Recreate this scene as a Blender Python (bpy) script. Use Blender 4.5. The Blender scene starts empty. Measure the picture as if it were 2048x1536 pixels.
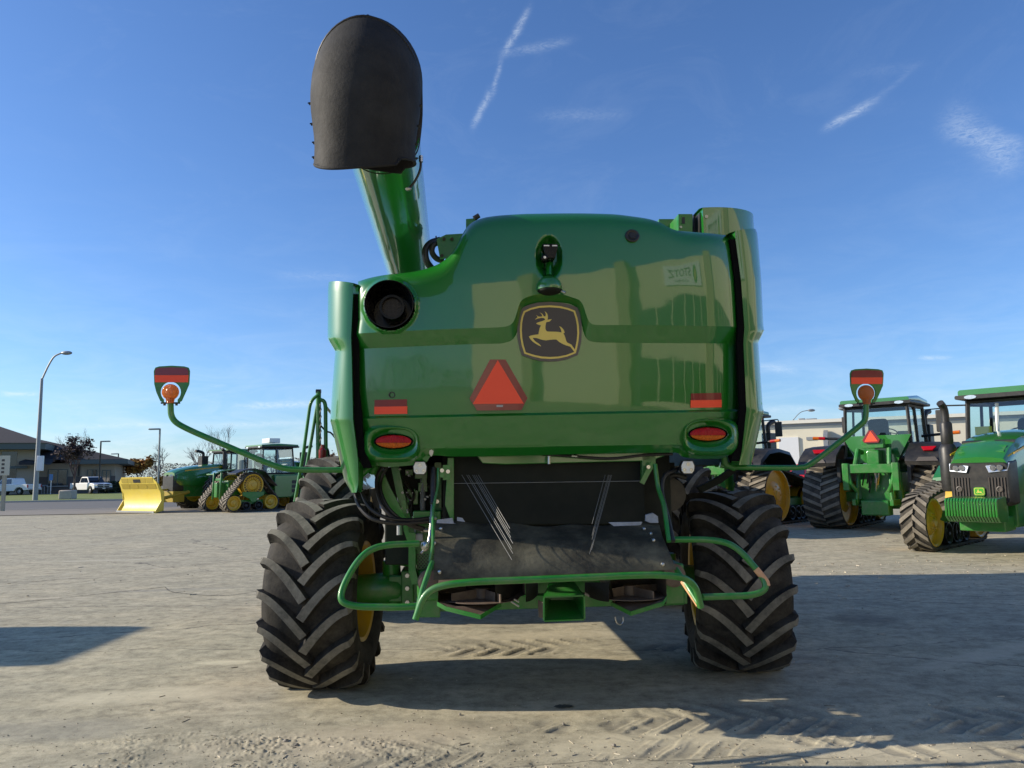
import bpy, bmesh, math, random
import numpy as np
from mathutils import Vector, Matrix
random.seed(7)
rng = np.random.RandomState(11)
scene = bpy.context.scene
COL = scene.collection
PI = math.pi
rad = math.radians

# ------------------------------------------------------------------ camera
F = 1500.0
CAM_H = 1.65
PITCH = math.atan(177 / F)
ROLL = -0.018
cam_data = bpy.data.cameras.new("camera")
cam_data.lens = 36 * F / 2048
cam_data.sensor_width = 36
cam_data.clip_start = 0.05
cam_data.clip_end = 8000
cam = bpy.data.objects.new("camera", cam_data)
COL.objects.link(cam)
cam.matrix_world = (Matrix.Translation((0, 0, CAM_H)) @ Matrix.Rotation(PI / 2 + PITCH, 4, 'X')
                    @ Matrix.Rotation(ROLL, 4, 'Z'))
scene.camera = cam
CM = cam.matrix_world.to_3x3()
CO = Vector((0, 0, CAM_H))


def ray(u, v):
    return CM @ Vector(((u - 1024) / F, -(v - 768) / F, -1))


def G(u, v, z=0.0):
    """ground point seen at photo pixel (u, v)"""
    d = ray(u, v)
    return CO + d * ((z - CAM_H) / d.z)


def W(u, v, Y):
    """point on the world plane y = Y seen at pixel (u, v)"""
    d = ray(u, v)
    return CO + d * (Y / d.y)


class Frame:
    """a thing's own frame; P(u, v, y) gives the point of its plane y"""
    def __init__(s, loc, rz):
        s.M = Matrix.Translation(loc) @ Matrix.Rotation(rz, 4, 'Z')
        s.I = s.M.inverted()
        s.o = s.I @ CO
        s.R = s.I.to_3x3()

    def P(s, u, v, y):
        d = s.R @ ray(u, v)
        return s.o + d * ((y - s.o.y) / d.y)

    def X(s, u, v, x):
        d = s.R @ ray(u, v)
        return s.o + d * ((x - s.o.x) / d.x)


# ------------------------------------------------------------------ objects
def thing(name, label, cat, loc=(0, 0, 0), rz=0.0, group=None, kind=None):
    o = bpy.data.objects.new(name, None)
    o.empty_display_size = 0.2
    COL.objects.link(o)
    o.location = loc
    o.rotation_euler = (0, 0, rz)
    tag(o, label, cat, group, kind)
    return o


def tag(o, label=None, cat=None, group=None, kind=None):
    if label: o['label'] = label
    if cat: o['category'] = cat
    if group: o['group'] = group
    if kind: o['kind'] = kind
    return o


def children_of(o):
    return [c for c in bpy.data.objects if c.parent == o]


def copy_tree(o, parent=None):
    c = o.copy()
    COL.objects.link(c)
    c.parent = parent
    for ch in children_of(o):
        copy_tree(ch, c)
    return c


class MB:
    def __init__(s):
        s.v = []; s.f = []; s.m = []; s.n = 0

    def add(s, verts, faces, mi=0):
        b = len(s.v)
        s.v.extend([tuple(p) for p in verts])
        for f in faces:
            s.f.append(tuple(i + b for i in f)); s.m.append(mi)
        return s

    def box(s, c, d, mi=0, R=None):
        x, y, z = d[0] / 2, d[1] / 2, d[2] / 2
        vs = [Vector((i * x, j * y, k * z)) for i in (-1, 1) for j in (-1, 1) for k in (-1, 1)]
        if R is not None: vs = [R @ p for p in vs]
        c = Vector(c)
        return s.hexa([c + p for p in vs], mi)

    def bx(s, x0, x1, y0, y1, z0, z1, mi=0):
        return s.box(((x0 + x1) / 2, (y0 + y1) / 2, (z0 + z1) / 2), (x1 - x0, y1 - y0, z1 - z0), mi)

    def hexa(s, p, mi=0):
        # order: (x0y0z0, x0y0z1, x0y1z0, x0y1z1, x1y0z0, x1y0z1, x1y1z0, x1y1z1)
        return s.add(p, [(0, 1, 3, 2), (4, 6, 7, 5), (0, 4, 5, 1), (2, 3, 7, 6), (0, 2, 6, 4), (1, 5, 7, 3)], mi)

    def tube(s, path, r, seg=10, mi=0, closed=False, flat=1.0):
        P = [Vector(p) for p in path]
        n = len(P)
        rr = r if isinstance(r, (list, tuple)) else [r] * n
        vs = []
        up = None
        for i in range(n):
            if closed: t = P[(i + 1) % n] - P[i - 1]
            elif i == 0: t = P[1] - P[0]
            elif i == n - 1: t = P[-1] - P[-2]
            else: t = (P[i + 1] - P[i]).normalized() + (P[i] - P[i - 1]).normalized()
            if t.length < 1e-9: t = Vector((0, 0, 1))
            t.normalize()
            if up is None:
                up = Vector((0, 0, 1)) if abs(t.z) < 0.9 else Vector((1, 0, 0))
            a = t.cross(up)
            if a.length < 1e-6: a = t.cross(Vector((0.3, 0.9, 0.2)))
            a.normalize()
            b = a.cross(t).normalized()
            up = b
            for k in range(seg):
                w = 2 * PI * k / seg
                vs.append(P[i] + (a * math.cos(w) + b * math.sin(w) * flat) * rr[i])
        fs = []
        m = n if closed else n - 1
        for i in range(m):
            j = (i + 1) % n
            for k in range(seg):
                l = (k + 1) % seg
                fs.append((i * seg + k, i * seg + l, j * seg + l, j * seg + k))
        if not closed:
            fs.append(tuple(range(seg))); fs.append(tuple((n - 1) * seg + k for k in range(seg)))
        return s.add(vs, fs, mi)

    def lathe(s, prof, c=(0, 0, 0), axis='X', seg=32, mi=0, a0=0.0, a1=2 * PI):
        """prof: list of (a, r) along the axis"""
        full = abs(a1 - a0 - 2 * PI) < 1e-6
        n = seg if full else seg + 1
        vs = []
        c = Vector(c)
        for a, r in prof:
            for k in range(n):
                w = a0 + (a1 - a0) * k / seg
                p, q = r * math.cos(w), r * math.sin(w)
                if axis == 'X': d = (a, -p, q)
                elif axis == 'Y': d = (p, a, q)
                else: d = (p, q, a)
                vs.append(c + Vector(d))
        fs = []
        for i in range(len(prof) - 1):
            for k in range(seg):
                l = (k + 1) % n
                fs.append((i * n + k, i * n + l, (i + 1) * n + l, (i + 1) * n + k))
        return s.add(vs, fs, mi)

    def cyl(s, p0, p1, r, seg=16, mi=0, r1=None):
        return s.tube([p0, p1], [r, r if r1 is None else r1], seg, mi)

    def prism(s, pts, d, mi=0):
        """closed polygon pts extruded by vector d"""
        n = len(pts)
        d = Vector(d)
        P = [Vector(p) for p in pts]
        vs = P + [p + d for p in P]
        fs = [tuple(range(n)), tuple(range(2 * n - 1, n - 1, -1))]
        for i in range(n):
            j = (i + 1) % n
            fs.append((i, j, n + j, n + i))
        return s.add(vs, fs, mi)

    def grid(s, rows, mi=0, closed_u=False):
        nr, nc = len(rows), len(rows[0])
        vs = [p for r in rows for p in r]
        fs = []
        for i in range(nr - 1):
            for k in range(nc if closed_u else nc - 1):
                l = (k + 1) % nc
                fs.append((i * nc + k, i * nc + l, (i + 1) * nc + l, (i + 1) * nc + k))
        return s.add(vs, fs, mi)

    def ball(s, c, r, seg=12, rings=8, mi=0, sc=(1, 1, 1)):
        rows = []
        c = Vector(c)
        for i in range(rings + 1):
            a = PI * i / rings
            rows.append([c + Vector((math.sin(a) * math.cos(2 * PI * k / seg) * r * sc[0],
                                     math.sin(a) * math.sin(2 * PI * k / seg) * r * sc[1],
                                     math.cos(a) * r * sc[2])) for k in range(seg)])
        return s.grid(rows, mi, True)

    def split(s, name, mats, parent=None, **kw):
        """one object for each loose piece"""
        par = list(range(len(s.v)))
        def find(a):
            while par[a] != a:
                par[a] = par[par[a]]; a = par[a]
            return a
        for f in s.f:
            r = find(f[0])
            for i in f[1:]: par[find(i)] = r
        groups = {}
        for f, m in zip(s.f, s.m): groups.setdefault(find(f[0]), []).append((f, m))
        out = []
        for g in groups.values():
            b = MB(); ix = {}
            for f, m in g:
                nf = []
                for i in f:
                    if i not in ix: ix[i] = len(b.v); b.v.append(s.v[i])
                    nf.append(ix[i])
                b.f.append(tuple(nf)); b.m.append(m)
            out.append(b.build(name, mats, parent, **kw))
        return out

    def build(s, name, mats, parent=None, smooth=35, bevel=0.0, recalc=True, merge=True):
        me = bpy.data.meshes.new(name)
        me.from_pydata(s.v, [], s.f)
        if not isinstance(mats, (list, tuple)): mats = [mats]
        for m in mats: me.materials.append(m)
        if len(mats) > 1: me.polygons.foreach_set('material_index', s.m)
        if recalc and len(s.f) < 60000:
            bm = bmesh.new(); bm.from_mesh(me)
            if merge: bmesh.ops.remove_doubles(bm, verts=bm.verts, dist=1e-5)
            bmesh.ops.recalc_face_normals(bm, faces=bm.faces)
            bm.to_mesh(me); bm.free()
        if smooth:
            me.polygons.foreach_set('use_smooth', [True] * len(me.polygons))
            me.set_sharp_from_angle(angle=rad(smooth))
        me.update()
        o = bpy.data.objects.new(name, me)
        COL.objects.link(o)
        if parent: o.parent = parent
        if bevel:
            b = o.modifiers.new('bevel', 'BEVEL')
            b.width = bevel; b.segments = 2; b.limit_method = 'ANGLE'; b.angle_limit = rad(40)
            b.harden_normals = False
        return o


def fillet(pts, r, n=6):
    P = [Vector(p) for p in pts]
    out = [P[0]]
    for i in range(1, len(P) - 1):
        a, b, c = P[i - 1], P[i], P[i + 1]
        d0 = min(r, (a - b).length * 0.49); d1 = min(r, (c - b).length * 0.49)
        p = b + (a - b).normalized() * d0
        q = b + (c - b).normalized() * d1
        for k in range(n + 1):
            t = k / n
            out.append(p * (1 - t) ** 2 + b * 2 * t * (1 - t) + q * t * t)
    out.append(P[-1])
    return out


def curve(pts, n=8):
    """catmull-rom through points"""
    P = [Vector(p) for p in pts]
    P = [P[0] * 2 - P[1]] + P + [P[-1] * 2 - P[-2]]
    out = []
    for i in range(1, len(P) - 2):
        for k in range(n):
            t = k / n
            a, b, c, d = P[i - 1], P[i], P[i + 1], P[i + 2]
            out.append(0.5 * ((2 * b) + (c - a) * t + (2 * a - 5 * b + 4 * c - d) * t * t + (3 * b - a - 3 * c + d) * t ** 3))
    out.append(P[-2])
    return out


def spl(pairs):
    """monotone cubic interpolation"""
    xs = np.array([p[0] for p in pairs], float); ys = np.array([p[1] for p in pairs], float)
    h = np.diff(xs); dl = np.diff(ys) / h
    m = np.zeros(len(xs))
    m[0], m[-1] = dl[0], dl[-1]
    for i in range(1, len(xs) - 1):
        if dl[i - 1] * dl[i] <= 0: m[i] = 0
        else:
            w1, w2 = 2 * h[i] + h[i - 1], h[i] + 2 * h[i - 1]
            m[i] = (w1 + w2) / (w1 / dl[i - 1] + w2 / dl[i])
    def f(x):
        if x <= xs[0]: return float(ys[0])
        if x >= xs[-1]: return float(ys[-1])
        i = int(np.searchsorted(xs, x) - 1)
        t = (x - xs[i]) / h[i]
        return float((1 + 2 * t) * (1 - t) ** 2 * ys[i] + t * (1 - t) ** 2 * h[i] * m[i]
                     + t * t * (3 - 2 * t) * ys[i + 1] + t * t * (t - 1) * h[i] * m[i + 1])
    return f


def lin(pairs):
    xs = [p[0] for p in pairs]; ys = [p[1] for p in pairs]
    return lambda x: float(np.interp(x, xs, ys))


def sstep(t):
    t = max(0.0, min(1.0, t))
    return t * t * (3 - 2 * t)


# ------------------------------------------------------------------ materials
def newmat(name):
    m = bpy.data.materials.new(name)
    m.use_nodes = True
    nt = m.node_tree
    return m, nt, nt.nodes['Principled BSDF']


def node(nt, typ, **kw):
    n = nt.nodes.new(typ)
    for k, v in kw.items():
        if k.startswith('i_'):
            key = k[2:]
            key = int(key) if key.isdigit() else key.replace('_', ' ')
            n.inputs[key].default_value = v
        else: setattr(n, k, v)
    return n


def ramp(nt, stops, src=None):
    n = nt.nodes.new('ShaderNodeValToRGB')
    el = n.color_ramp.elements
    el[0].position, el[0].color = stops[0][0], c4(stops[0][1])
    el[1].position, el[1].color = stops[-1][0], c4(stops[-1][1])
    for p, c in stops[1:-1]:
        e = el.new(p); e.color = c4(c)
    if src is not None: nt.links.new(src, n.inputs[0])
    return n


def c4(c):
    return (c, c, c, 1) if isinstance(c, (int, float)) else (c[0], c[1], c[2], 1)


def noise(nt, scale, detail=4, rough=0.55, vec=None, dist=0.0):
    n = node(nt, 'ShaderNodeTexNoise')
    n.inputs['Scale'].default_value = scale
    n.inputs['Detail'].default_value = detail
    n.inputs['Roughness'].default_value = rough
    n.inputs['Distortion'].default_value = dist
    if vec is not None: nt.links.new(vec, n.inputs['Vector'])
    return n


def mapping(nt, scale=(1, 1, 1), rot=(0, 0, 0), coord='Object'):
    tc = nt.nodes.new('ShaderNodeTexCoord')
    mp = nt.nodes.new('ShaderNodeMapping')
    mp.inputs['Scale'].default_value = scale
    mp.inputs['Rotation'].default_value = rot
    nt.links.new(tc.outputs[coord], mp.inputs['Vector'])
    return mp.outputs[0]


def mixc(nt, fac, a, b):
    n = nt.nodes.new('ShaderNodeMix'); n.data_type = 'RGBA'
    for sock, val in ((n.inputs[0], fac), (n.inputs[6], a), (n.inputs[7], b)):
        if isinstance(val, bpy.types.NodeSocket): nt.links.new(val, sock)
        else: sock.default_value = val if sock == n.inputs[0] else c4(val)
    return n.outputs[2]


def bump(nt, bs, src, strength=0.3, dist=0.01):
    b = nt.nodes.new('ShaderNodeBump')
    b.inputs['Strength'].default_value = strength
    b.inputs['Distance'].default_value = dist
    nt.links.new(src, b.inputs['Height'])
    nt.links.new(b.outputs[0], bs.inputs['Normal'])
    return b


def mat(name, col, rough=0.5, metal=0.0, var=0.12, scale=6.0, coat=0.0, bmp=0.0, dirt=0.0, dirtcol=(0.22, 0.19, 0.15), spec=0.5):
    m, nt, bs = newmat(name)
    v = mapping(nt)
    n = noise(nt, scale, 5, 0.6, v)
    lo = [c * (1 - var) for c in col]; hi = [min(1, c * (1 + var)) for c in col]
    out = mixc(nt, n.outputs[0], lo, hi)
    if dirt > 0:
        d = noise(nt, scale * 0.6 + 1.3, 6, 0.7, v)
        r = ramp(nt, [(0.42, 0), (0.75, dirt)], d.outputs[0])
        out = mixc(nt, r.outputs[0], out, dirtcol)
    nt.links.new(out, bs.inputs['Base Color'])
    rr = nt.nodes.new('ShaderNodeMapRange')
    rr.inputs[3].default_value = max(0.0, rough - 0.08); rr.inputs[4].default_value = min(1, rough + 0.10)
    n2 = noise(nt, scale * 2.3, 4, 0.6, v)
    nt.links.new(n2.outputs[0], rr.inputs[0]); nt.links.new(rr.outputs[0], bs.inputs['Roughness'])
    bs.inputs['Metallic'].default_value = metal
    bs.inputs['Coat Weight'].default_value = coat
    bs.inputs['Coat Roughness'].default_value = 0.04
    bs.inputs['Specular IOR Level'].default_value = spec
    if bmp > 0: bump(nt, bs, noise(nt, scale * 8, 5, 0.65, v).outputs[0], bmp, 0.01)
    return m


def gloss_paint(name, col, wob=0.0030, coatr=0.03, dustamt=0.10):
    m, nt, bs = newmat(name)
    v = mapping(nt)
    n = noise(nt, 3.0, 6, 0.65, v)
    r = ramp(nt, [(0.45, 0), (0.95, dustamt)], n.outputs[0])
    out = mixc(nt, r.outputs[0], col, (0.20, 0.20, 0.15))
    nt.links.new(out, bs.inputs['Base Color'])
    bs.inputs['Roughness'].default_value = 0.35
    bs.inputs['Coat Weight'].default_value = 1.0
    bs.inputs['Coat IOR'].default_value = 1.62
    sp = noise(nt, 90.0, 3, 0.6, v)
    rr = ramp(nt, [(0.5, coatr), (0.9, coatr + 0.06)], sp.outputs[0])
    nt.links.new(rr.outputs[0], bs.inputs['Coat Roughness'])
    w = noise(nt, 2.2, 2, 0.5, v)
    o = noise(nt, 140.0, 2, 0.5, v)
    ad = nt.nodes.new('ShaderNodeMath'); ad.operation = 'MULTIPLY_ADD'
    ad.inputs[1].default_value = 0.004
    nt.links.new(o.outputs[0], ad.inputs[0]); nt.links.new(w.outputs[0], ad.inputs[2])
    b = nt.nodes.new('ShaderNodeBump'); b.inputs['Strength'].default_value = 1.0
    b.inputs['Distance'].default_value = wob
    nt.links.new(ad.outputs[0], b.inputs['Height'])
    nt.links.new(b.outputs[0], bs.inputs['Normal']); nt.links.new(b.outputs[0], bs.inputs['Coat Normal'])
    return m


def glassmat(name, tint=(0.8, 0.9, 0.85), refl=0.12):
    m = bpy.data.materials.new(name); m.use_nodes = True
    nt = m.node_tree; nt.nodes.clear()
    out = nt.nodes.new('ShaderNodeOutputMaterial')
    tr = node(nt, 'ShaderNodeBsdfTransparent'); tr.inputs[0].default_value = c4(tint)
    gl = node(nt, 'ShaderNodeBsdfGlossy'); gl.inputs['Roughness'].default_value = 0.03
    fr = node(nt, 'ShaderNodeFresnel'); fr.inputs[0].default_value = 1.5
    ad = node(nt, 'ShaderNodeMath', operation='ADD'); ad.inputs[1].default_value = refl; ad.use_clamp = True
    nt.links.new(fr.outputs[0], ad.inputs[0])
    mx = node(nt, 'ShaderNodeMixShader')
    nt.links.new(ad.outputs[0], mx.inputs[0]); nt.links.new(tr.outputs[0], mx.inputs[1]); nt.links.new(gl.outputs[0], mx.inputs[2])
    nt.links.new(mx.outputs[0], out.inputs[0])
    return m


def rubber(name, base, dust, amt0, amt1, dcol):
    m, nt, bs = newmat(name)
    v = mapping(nt)
    a = noise(nt, 5.0, 7, 0.7, v, 0.4)
    b = noise(nt, 38.0, 5, 0.7, v)
    ad = node(nt, 'ShaderNodeMath', operation='MULTIPLY_ADD'); ad.inputs[1].default_value = 0.35
    nt.links.new(b.outputs[0], ad.inputs[0]); nt.links.new(a.outputs[0], ad.inputs[2])
    r = ramp(nt, [(0.5, amt0), (0.9, amt1)], ad.outputs[0])
    out = mixc(nt, r.outputs[0], base, dcol)
    nt.links.new(out, bs.inputs['Base Color'])
    bs.inputs['Roughness'].default_value = 0.82
    bs.inputs['Specular IOR Level'].default_value = 0.3
    bump(nt, bs, b.outputs[0], 0.5, 0.006)
    return m


M = {}
M['green'] = gloss_paint('paint_green_gloss', (0.007, 0.150, 0.010), dustamt=0.04)
M['green2'] = mat('paint_green_frame', (0.014, 0.185, 0.018), 0.38, coat=0.3, var=0.2, scale=9, dirt=0.35)
M['greenbg'] = gloss_paint('paint_green_tractor', (0.014, 0.165, 0.014), 0.001, 0.08, 0.15)
M['yellow'] = mat('paint_yellow', (0.66, 0.40, 0.015), 0.40, coat=0.2, var=0.12, scale=5, dirt=0.3)
M['bladeyellow'] = mat('paint_blade_yellow', (0.86, 0.66, 0.09), 0.5, var=0.08, scale=3, dirt=0.2, dirtcol=(0.6, 0.55, 0.4))
M['bladedark'] = mat('paint_blade_mesh', (0.45, 0.33, 0.03), 0.6, var=0.2, scale=40)
M['rubber'] = rubber('tyre_rubber', (0.011, 0.0105, 0.010), 0, 0.0, 0.42, (0.14, 0.125, 0.10))
M['lug'] = rubber('tyre_lug_face', (0.032, 0.031, 0.028), 0, 0.18, 0.9, (0.27, 0.25, 0.20))
M['belt'] = rubber('track_belt', (0.018, 0.017, 0.015), 0, 0.1, 0.7, (0.15, 0.13, 0.10))
M['beltlug'] = rubber('track_lug', (0.04, 0.037, 0.032), 0, 0.35, 0.95, (0.31, 0.27, 0.21))
M['boot'] = mat('spout_rubber', (0.017, 0.0165, 0.016), 0.72, var=0.25, scale=5, bmp=0.25, dirt=0.35, dirtcol=(0.065, 0.063, 0.058), spec=0.25)
M['black'] = mat('black_plastic', (0.012, 0.012, 0.012), 0.45, var=0.3, dirt=0.15)
M['blackgloss'] = mat('black_gloss', (0.003, 0.003, 0.003), 0.25, var=0.2, spec=.25)
M['darkgap'] = mat('dark_inner_metal', (0.006, 0.009, 0.006), 0.7, var=0.5, scale=4, dirt=0.3, dirtcol=(0.035, 0.035, 0.025), spec=.3)
M['sheet'] = mat('black_belting', (0.040, 0.038, 0.028), 0.65, var=0.3, scale=3.5, bmp=0.35, dirt=0.95, dirtcol=(0.18, 0.165, 0.11), spec=.3)
M['rustpan'] = mat('worn_pan', (0.12, 0.085, 0.065), 0.6, var=0.3, scale=12, dirt=0.5, dirtcol=(0.3, 0.25, 0.2))
M['gapshade'] = mat('gap_shade_black', (0.004, 0.004, 0.004), 0.9, var=0.2, spec=0.1)  # near-black standing in for the shade inside the hood gaps
M['rod'] = mat('rod_steel', (0.20, 0.20, 0.19), 0.6, 0.3, var=0.2, scale=20)
M['steel'] = mat('bright_steel', (0.55, 0.55, 0.53), 0.28, 1.0, var=0.1, scale=20)
M['greymetal'] = mat('grey_metal', (0.33, 0.34, 0.34), 0.5, 0.4, var=0.15)
M['chip'] = mat('chipped_liner', (0.42, 0.45, 0.50), 0.6, var=0.25, scale=25, dirt=0.5)
M['white'] = mat('white_paint', (0.78, 0.78, 0.76), 0.4, coat=0.3, var=0.04)
M['lightplate'] = mat('lamp_plate', (0.80, 0.79, 0.73), 0.45, var=0.06, scale=30)
M['red'] = mat('tape_dark_red', (0.20, 0.008, 0.010), 0.30, var=0.15, scale=60, coat=0.5)
M['orange'] = mat('tape_bright_orange', (1.0, 0.085, 0.028), 0.5, var=0.03, scale=60)
M['tailred'] = mat('tail_lens_red', (0.36, 0.003, 0.010), 0.35, var=0.5, scale=60, spec=.25)
M['tailamber'] = mat('tail_lens_amber', (0.50, 0.105, 0.004), 0.35, var=0.5, scale=60, spec=.25)
M['badge'] = mat('badge_brown', (0.060, 0.048, 0.040), 0.45, var=0.08, scale=50)
M['badgeyel'] = mat('badge_yellow', (0.75, 0.56, 0.12), 0.45, var=0.03, scale=50)
M['badgerim'] = mat('badge_rim', (0.10, 0.085, 0.072), 0.4, var=0.05)
M['paper'] = mat('yellow_paper', (0.92, 0.80, 0.10), 0.6, var=.03)
M['glass'] = glassmat('cab_glass', (0.85, 0.94, 0.92), 0.04)
M['windowdark'] = mat('dark_window_glass', (0.010, 0.013, 0.016), 0.06, var=0.4, scale=0.8, coat=1.0)
M['lens'] = mat('clear_lens', (0.65, 0.68, 0.70), 0.12, 0.5, var=0.4, scale=30, coat=1.0)
M['extred'] = mat('extinguisher_red', (0.22, 0.008, 0.01), 0.3, coat=0.5)

# amber beacon lens: light passes through it
def beacon_mat():
    m = bpy.data.materials.new('beacon_amber'); m.use_nodes = True
    nt = m.node_tree; nt.nodes.clear()
    out = nt.nodes.new('ShaderNodeOutputMaterial')
    tr = node(nt, 'ShaderNodeBsdfTranslucent'); tr.inputs[0].default_value = (1, 0.45, 0.05, 1)
    df = node(nt, 'ShaderNodeBsdfDiffuse'); df.inputs[0].default_value = (0.95, 0.26, 0.015, 1)
    gl = node(nt, 'ShaderNodeBsdfGlossy'); gl.inputs['Roughness'].default_value = 0.08
    a = node(nt, 'ShaderNodeMixShader'); a.inputs[0].default_value = 0.25
    nt.links.new(tr.outputs[0], a.inputs[1]); nt.links.new(df.outputs[0], a.inputs[2])
    b = node(nt, 'ShaderNodeMixShader'); b.inputs[0].default_value = 0.10
    nt.links.new(a.outputs[0], b.inputs[1]); nt.links.new(gl.outputs[0], b.inputs[2])
    w = node(nt, 'ShaderNodeTexVoronoi'); w.inputs['Scale'].default_value = 60
    bp = nt.nodes.new('ShaderNodeBump'); bp.inputs['Distance'].default_value = 0.004
    nt.links.new(w.outputs[0], bp.inputs['Height'])
    for n in (tr, df, gl): nt.links.new(bp.outputs[0], n.inputs['Normal'])
    nt.links.new(b.outputs[0], out.inputs[0])
    return m
M['beacon'] = beacon_mat()
# ------------------------------------------------------------------ ground
SUN_AZ = rad(3.0)      # shadows run towards +X and a little towards -Y
SUN_EL = rad(24.0)


class VNoise:
    def __init__(s, seed):
        s.t = np.random.RandomState(seed).rand(256, 256)

    def one(s, x, y):
        xi = np.floor(x).astype(int); yi = np.floor(y).astype(int)
        fx = x - xi; fy = y - yi
        fx = fx * fx * (3 - 2 * fx); fy = fy * fy * (3 - 2 * fy)
        a = s.t[xi % 256, yi % 256]; b = s.t[(xi + 1) % 256, yi % 256]
        c = s.t[xi % 256, (yi + 1) % 256]; d = s.t[(xi + 1) % 256, (yi + 1) % 256]
        return (a * (1 - fx) + b * fx) * (1 - fy) + (c * (1 - fx) + d * fx) * fy

    def fbm(s, x, y, o=4, g=0.5):
        r = 0; a = 1; t = 0
        for i in range(o):
            r = r + a * s.one(x * 2 ** i + 17.3 * i, y * 2 ** i + 5.1 * i); t += a; a *= g
        return r / t


VN = VNoise(3)


def npstep(t):
    t = np.clip(t, 0, 1)
    return t * t * (3 - 2 * t)


def tread(X, Y, p0, ang, length, width, pitch, depth, slope=0.75, seed=1):
    """chevron print of a lugged tyre rolled along a strip from p0"""
    c, s_ = math.cos(ang), math.sin(ang)
    a = (X - p0[0]) * c + (Y - p0[1]) * s_
    b = -(X - p0[0]) * s_ + (Y - p0[1]) * c
    m = npstep(a / 0.5) * npstep((length - a) / 0.5) * npstep((width / 2 - np.abs(b)) / 0.06)
    m = m * npstep((VN.fbm(X * 1.9 + seed * 9, Y * 2.6 + seed, 4) - 0.40) / 0.16)
    ph = (a + np.abs(b) * slope + np.where(b > 0, pitch / 2, 0) + 0.03 * VN.one(X * 6, Y * 6)) / pitch
    f = ph - np.floor(ph)
    bar = npstep((0.42 - np.abs(f - 0.45)) / 0.12 * 0.5) 
    edge = np.exp(-((np.abs(f - 0.45) - 0.36) / 0.05) ** 2)
    return m * (-depth * bar + depth * 0.55 * edge)


def prints(X, Y):
    T = tread(X, Y, (-1.3, 4.55), rad(8), 2.6, 0.62, 0.22, 0.006, 0.9, 1)
    for p0, a, ln, w, pt, d, sl, sd_ in (((-0.3, 5.35), -4, 2.6, .66, .24, .013, .8, 2), ((-0.9, 7.35), 2, 3.0, .66, .24, .015, .8, 3), ((1.9, 4.25), -6, 3.2, .62, .23, .007, .9, 4),
                                         ((2.4, 5.2), -10, 3.6, .6, .24, .014, .9, 5), ((-0.2, 3.95), 3, 3.4, .6, .24, .005, .9, 6), ((0.3, 4.75), 5, 2.2, .6, .24, .006, .9, 7), ((1.2, 4.75), -14, 3.2, .6, .22, .009, .9, 8)):
        T = T + tread(X, Y, p0, rad(a), ln, w, pt, d, sl, sd_)
    return T


def ground_height(X, Y):
    far = npstep((30 - Y) / 20) * npstep((Y + 3) / 2)
    h = 0.007 * (VN.fbm(X * 0.6, Y * 1.2, 4) - 0.5)
    h = h + 0.0025 * (VN.fbm(X * 5, Y * 9, 4, 0.6) - 0.5)
    # trodden prints left by the machines
    h = h + prints(X, Y)
    # crusted broken dirt, lower left and bottom
    def crust(cx, cy, rx, ry, amp, seed):
        m = npstep(1.25 - ((X - cx) / rx) ** 2 - ((Y - cy) / ry) ** 2)
        m = m * npstep((VN.fbm(X * 2 + seed, Y * 3, 3) - 0.36) / 0.18)
        n1 = VN.fbm(X * 2.6 + Y * 2 + seed, Y * 26 - X * 4.5, 4, 0.62)
        n2 = VN.fbm(X * 28, Y * 34, 3, 0.6)
        return m * (amp * 0.75 * np.exp(-((n1 - 0.5) / 0.03) ** 2) + amp * 0.35 * npstep((n1 - 0.5) / 0.1) + amp * 0.22 * n2)
    h = h + crust(-1.6, 4.55, 1.3, 0.55, 0.018, 3)
    h = h + crust(-0.9, 4.15, 1.6, 0.38, 0.022, 8)
    h = h + crust(-1.2, 4.85, 1.0, 0.2, 0.016, 12)
    h = h + crust(-2.1, 5.0, 0.9, 0.25, 0.008, 5)
    h = h + crust(1.6, 3.95, 1.3, 0.25, 0.008, 21)
    h = h + crust(2.6, 4.0, 0.9, 0.16, 0.012, 31)
    # the machine's tyre stands on flat ground
    for cx, cy in ((-1.46, 5.95), (1.78, 6.2), (-2.0, 9.7), (2.0, 10.0)):
        d = np.sqrt((X - cx) ** 2 + ((Y - cy) * 0.8) ** 2)
        h = h * npstep((d - 0.25) / 0.45)
    return h * far


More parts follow.
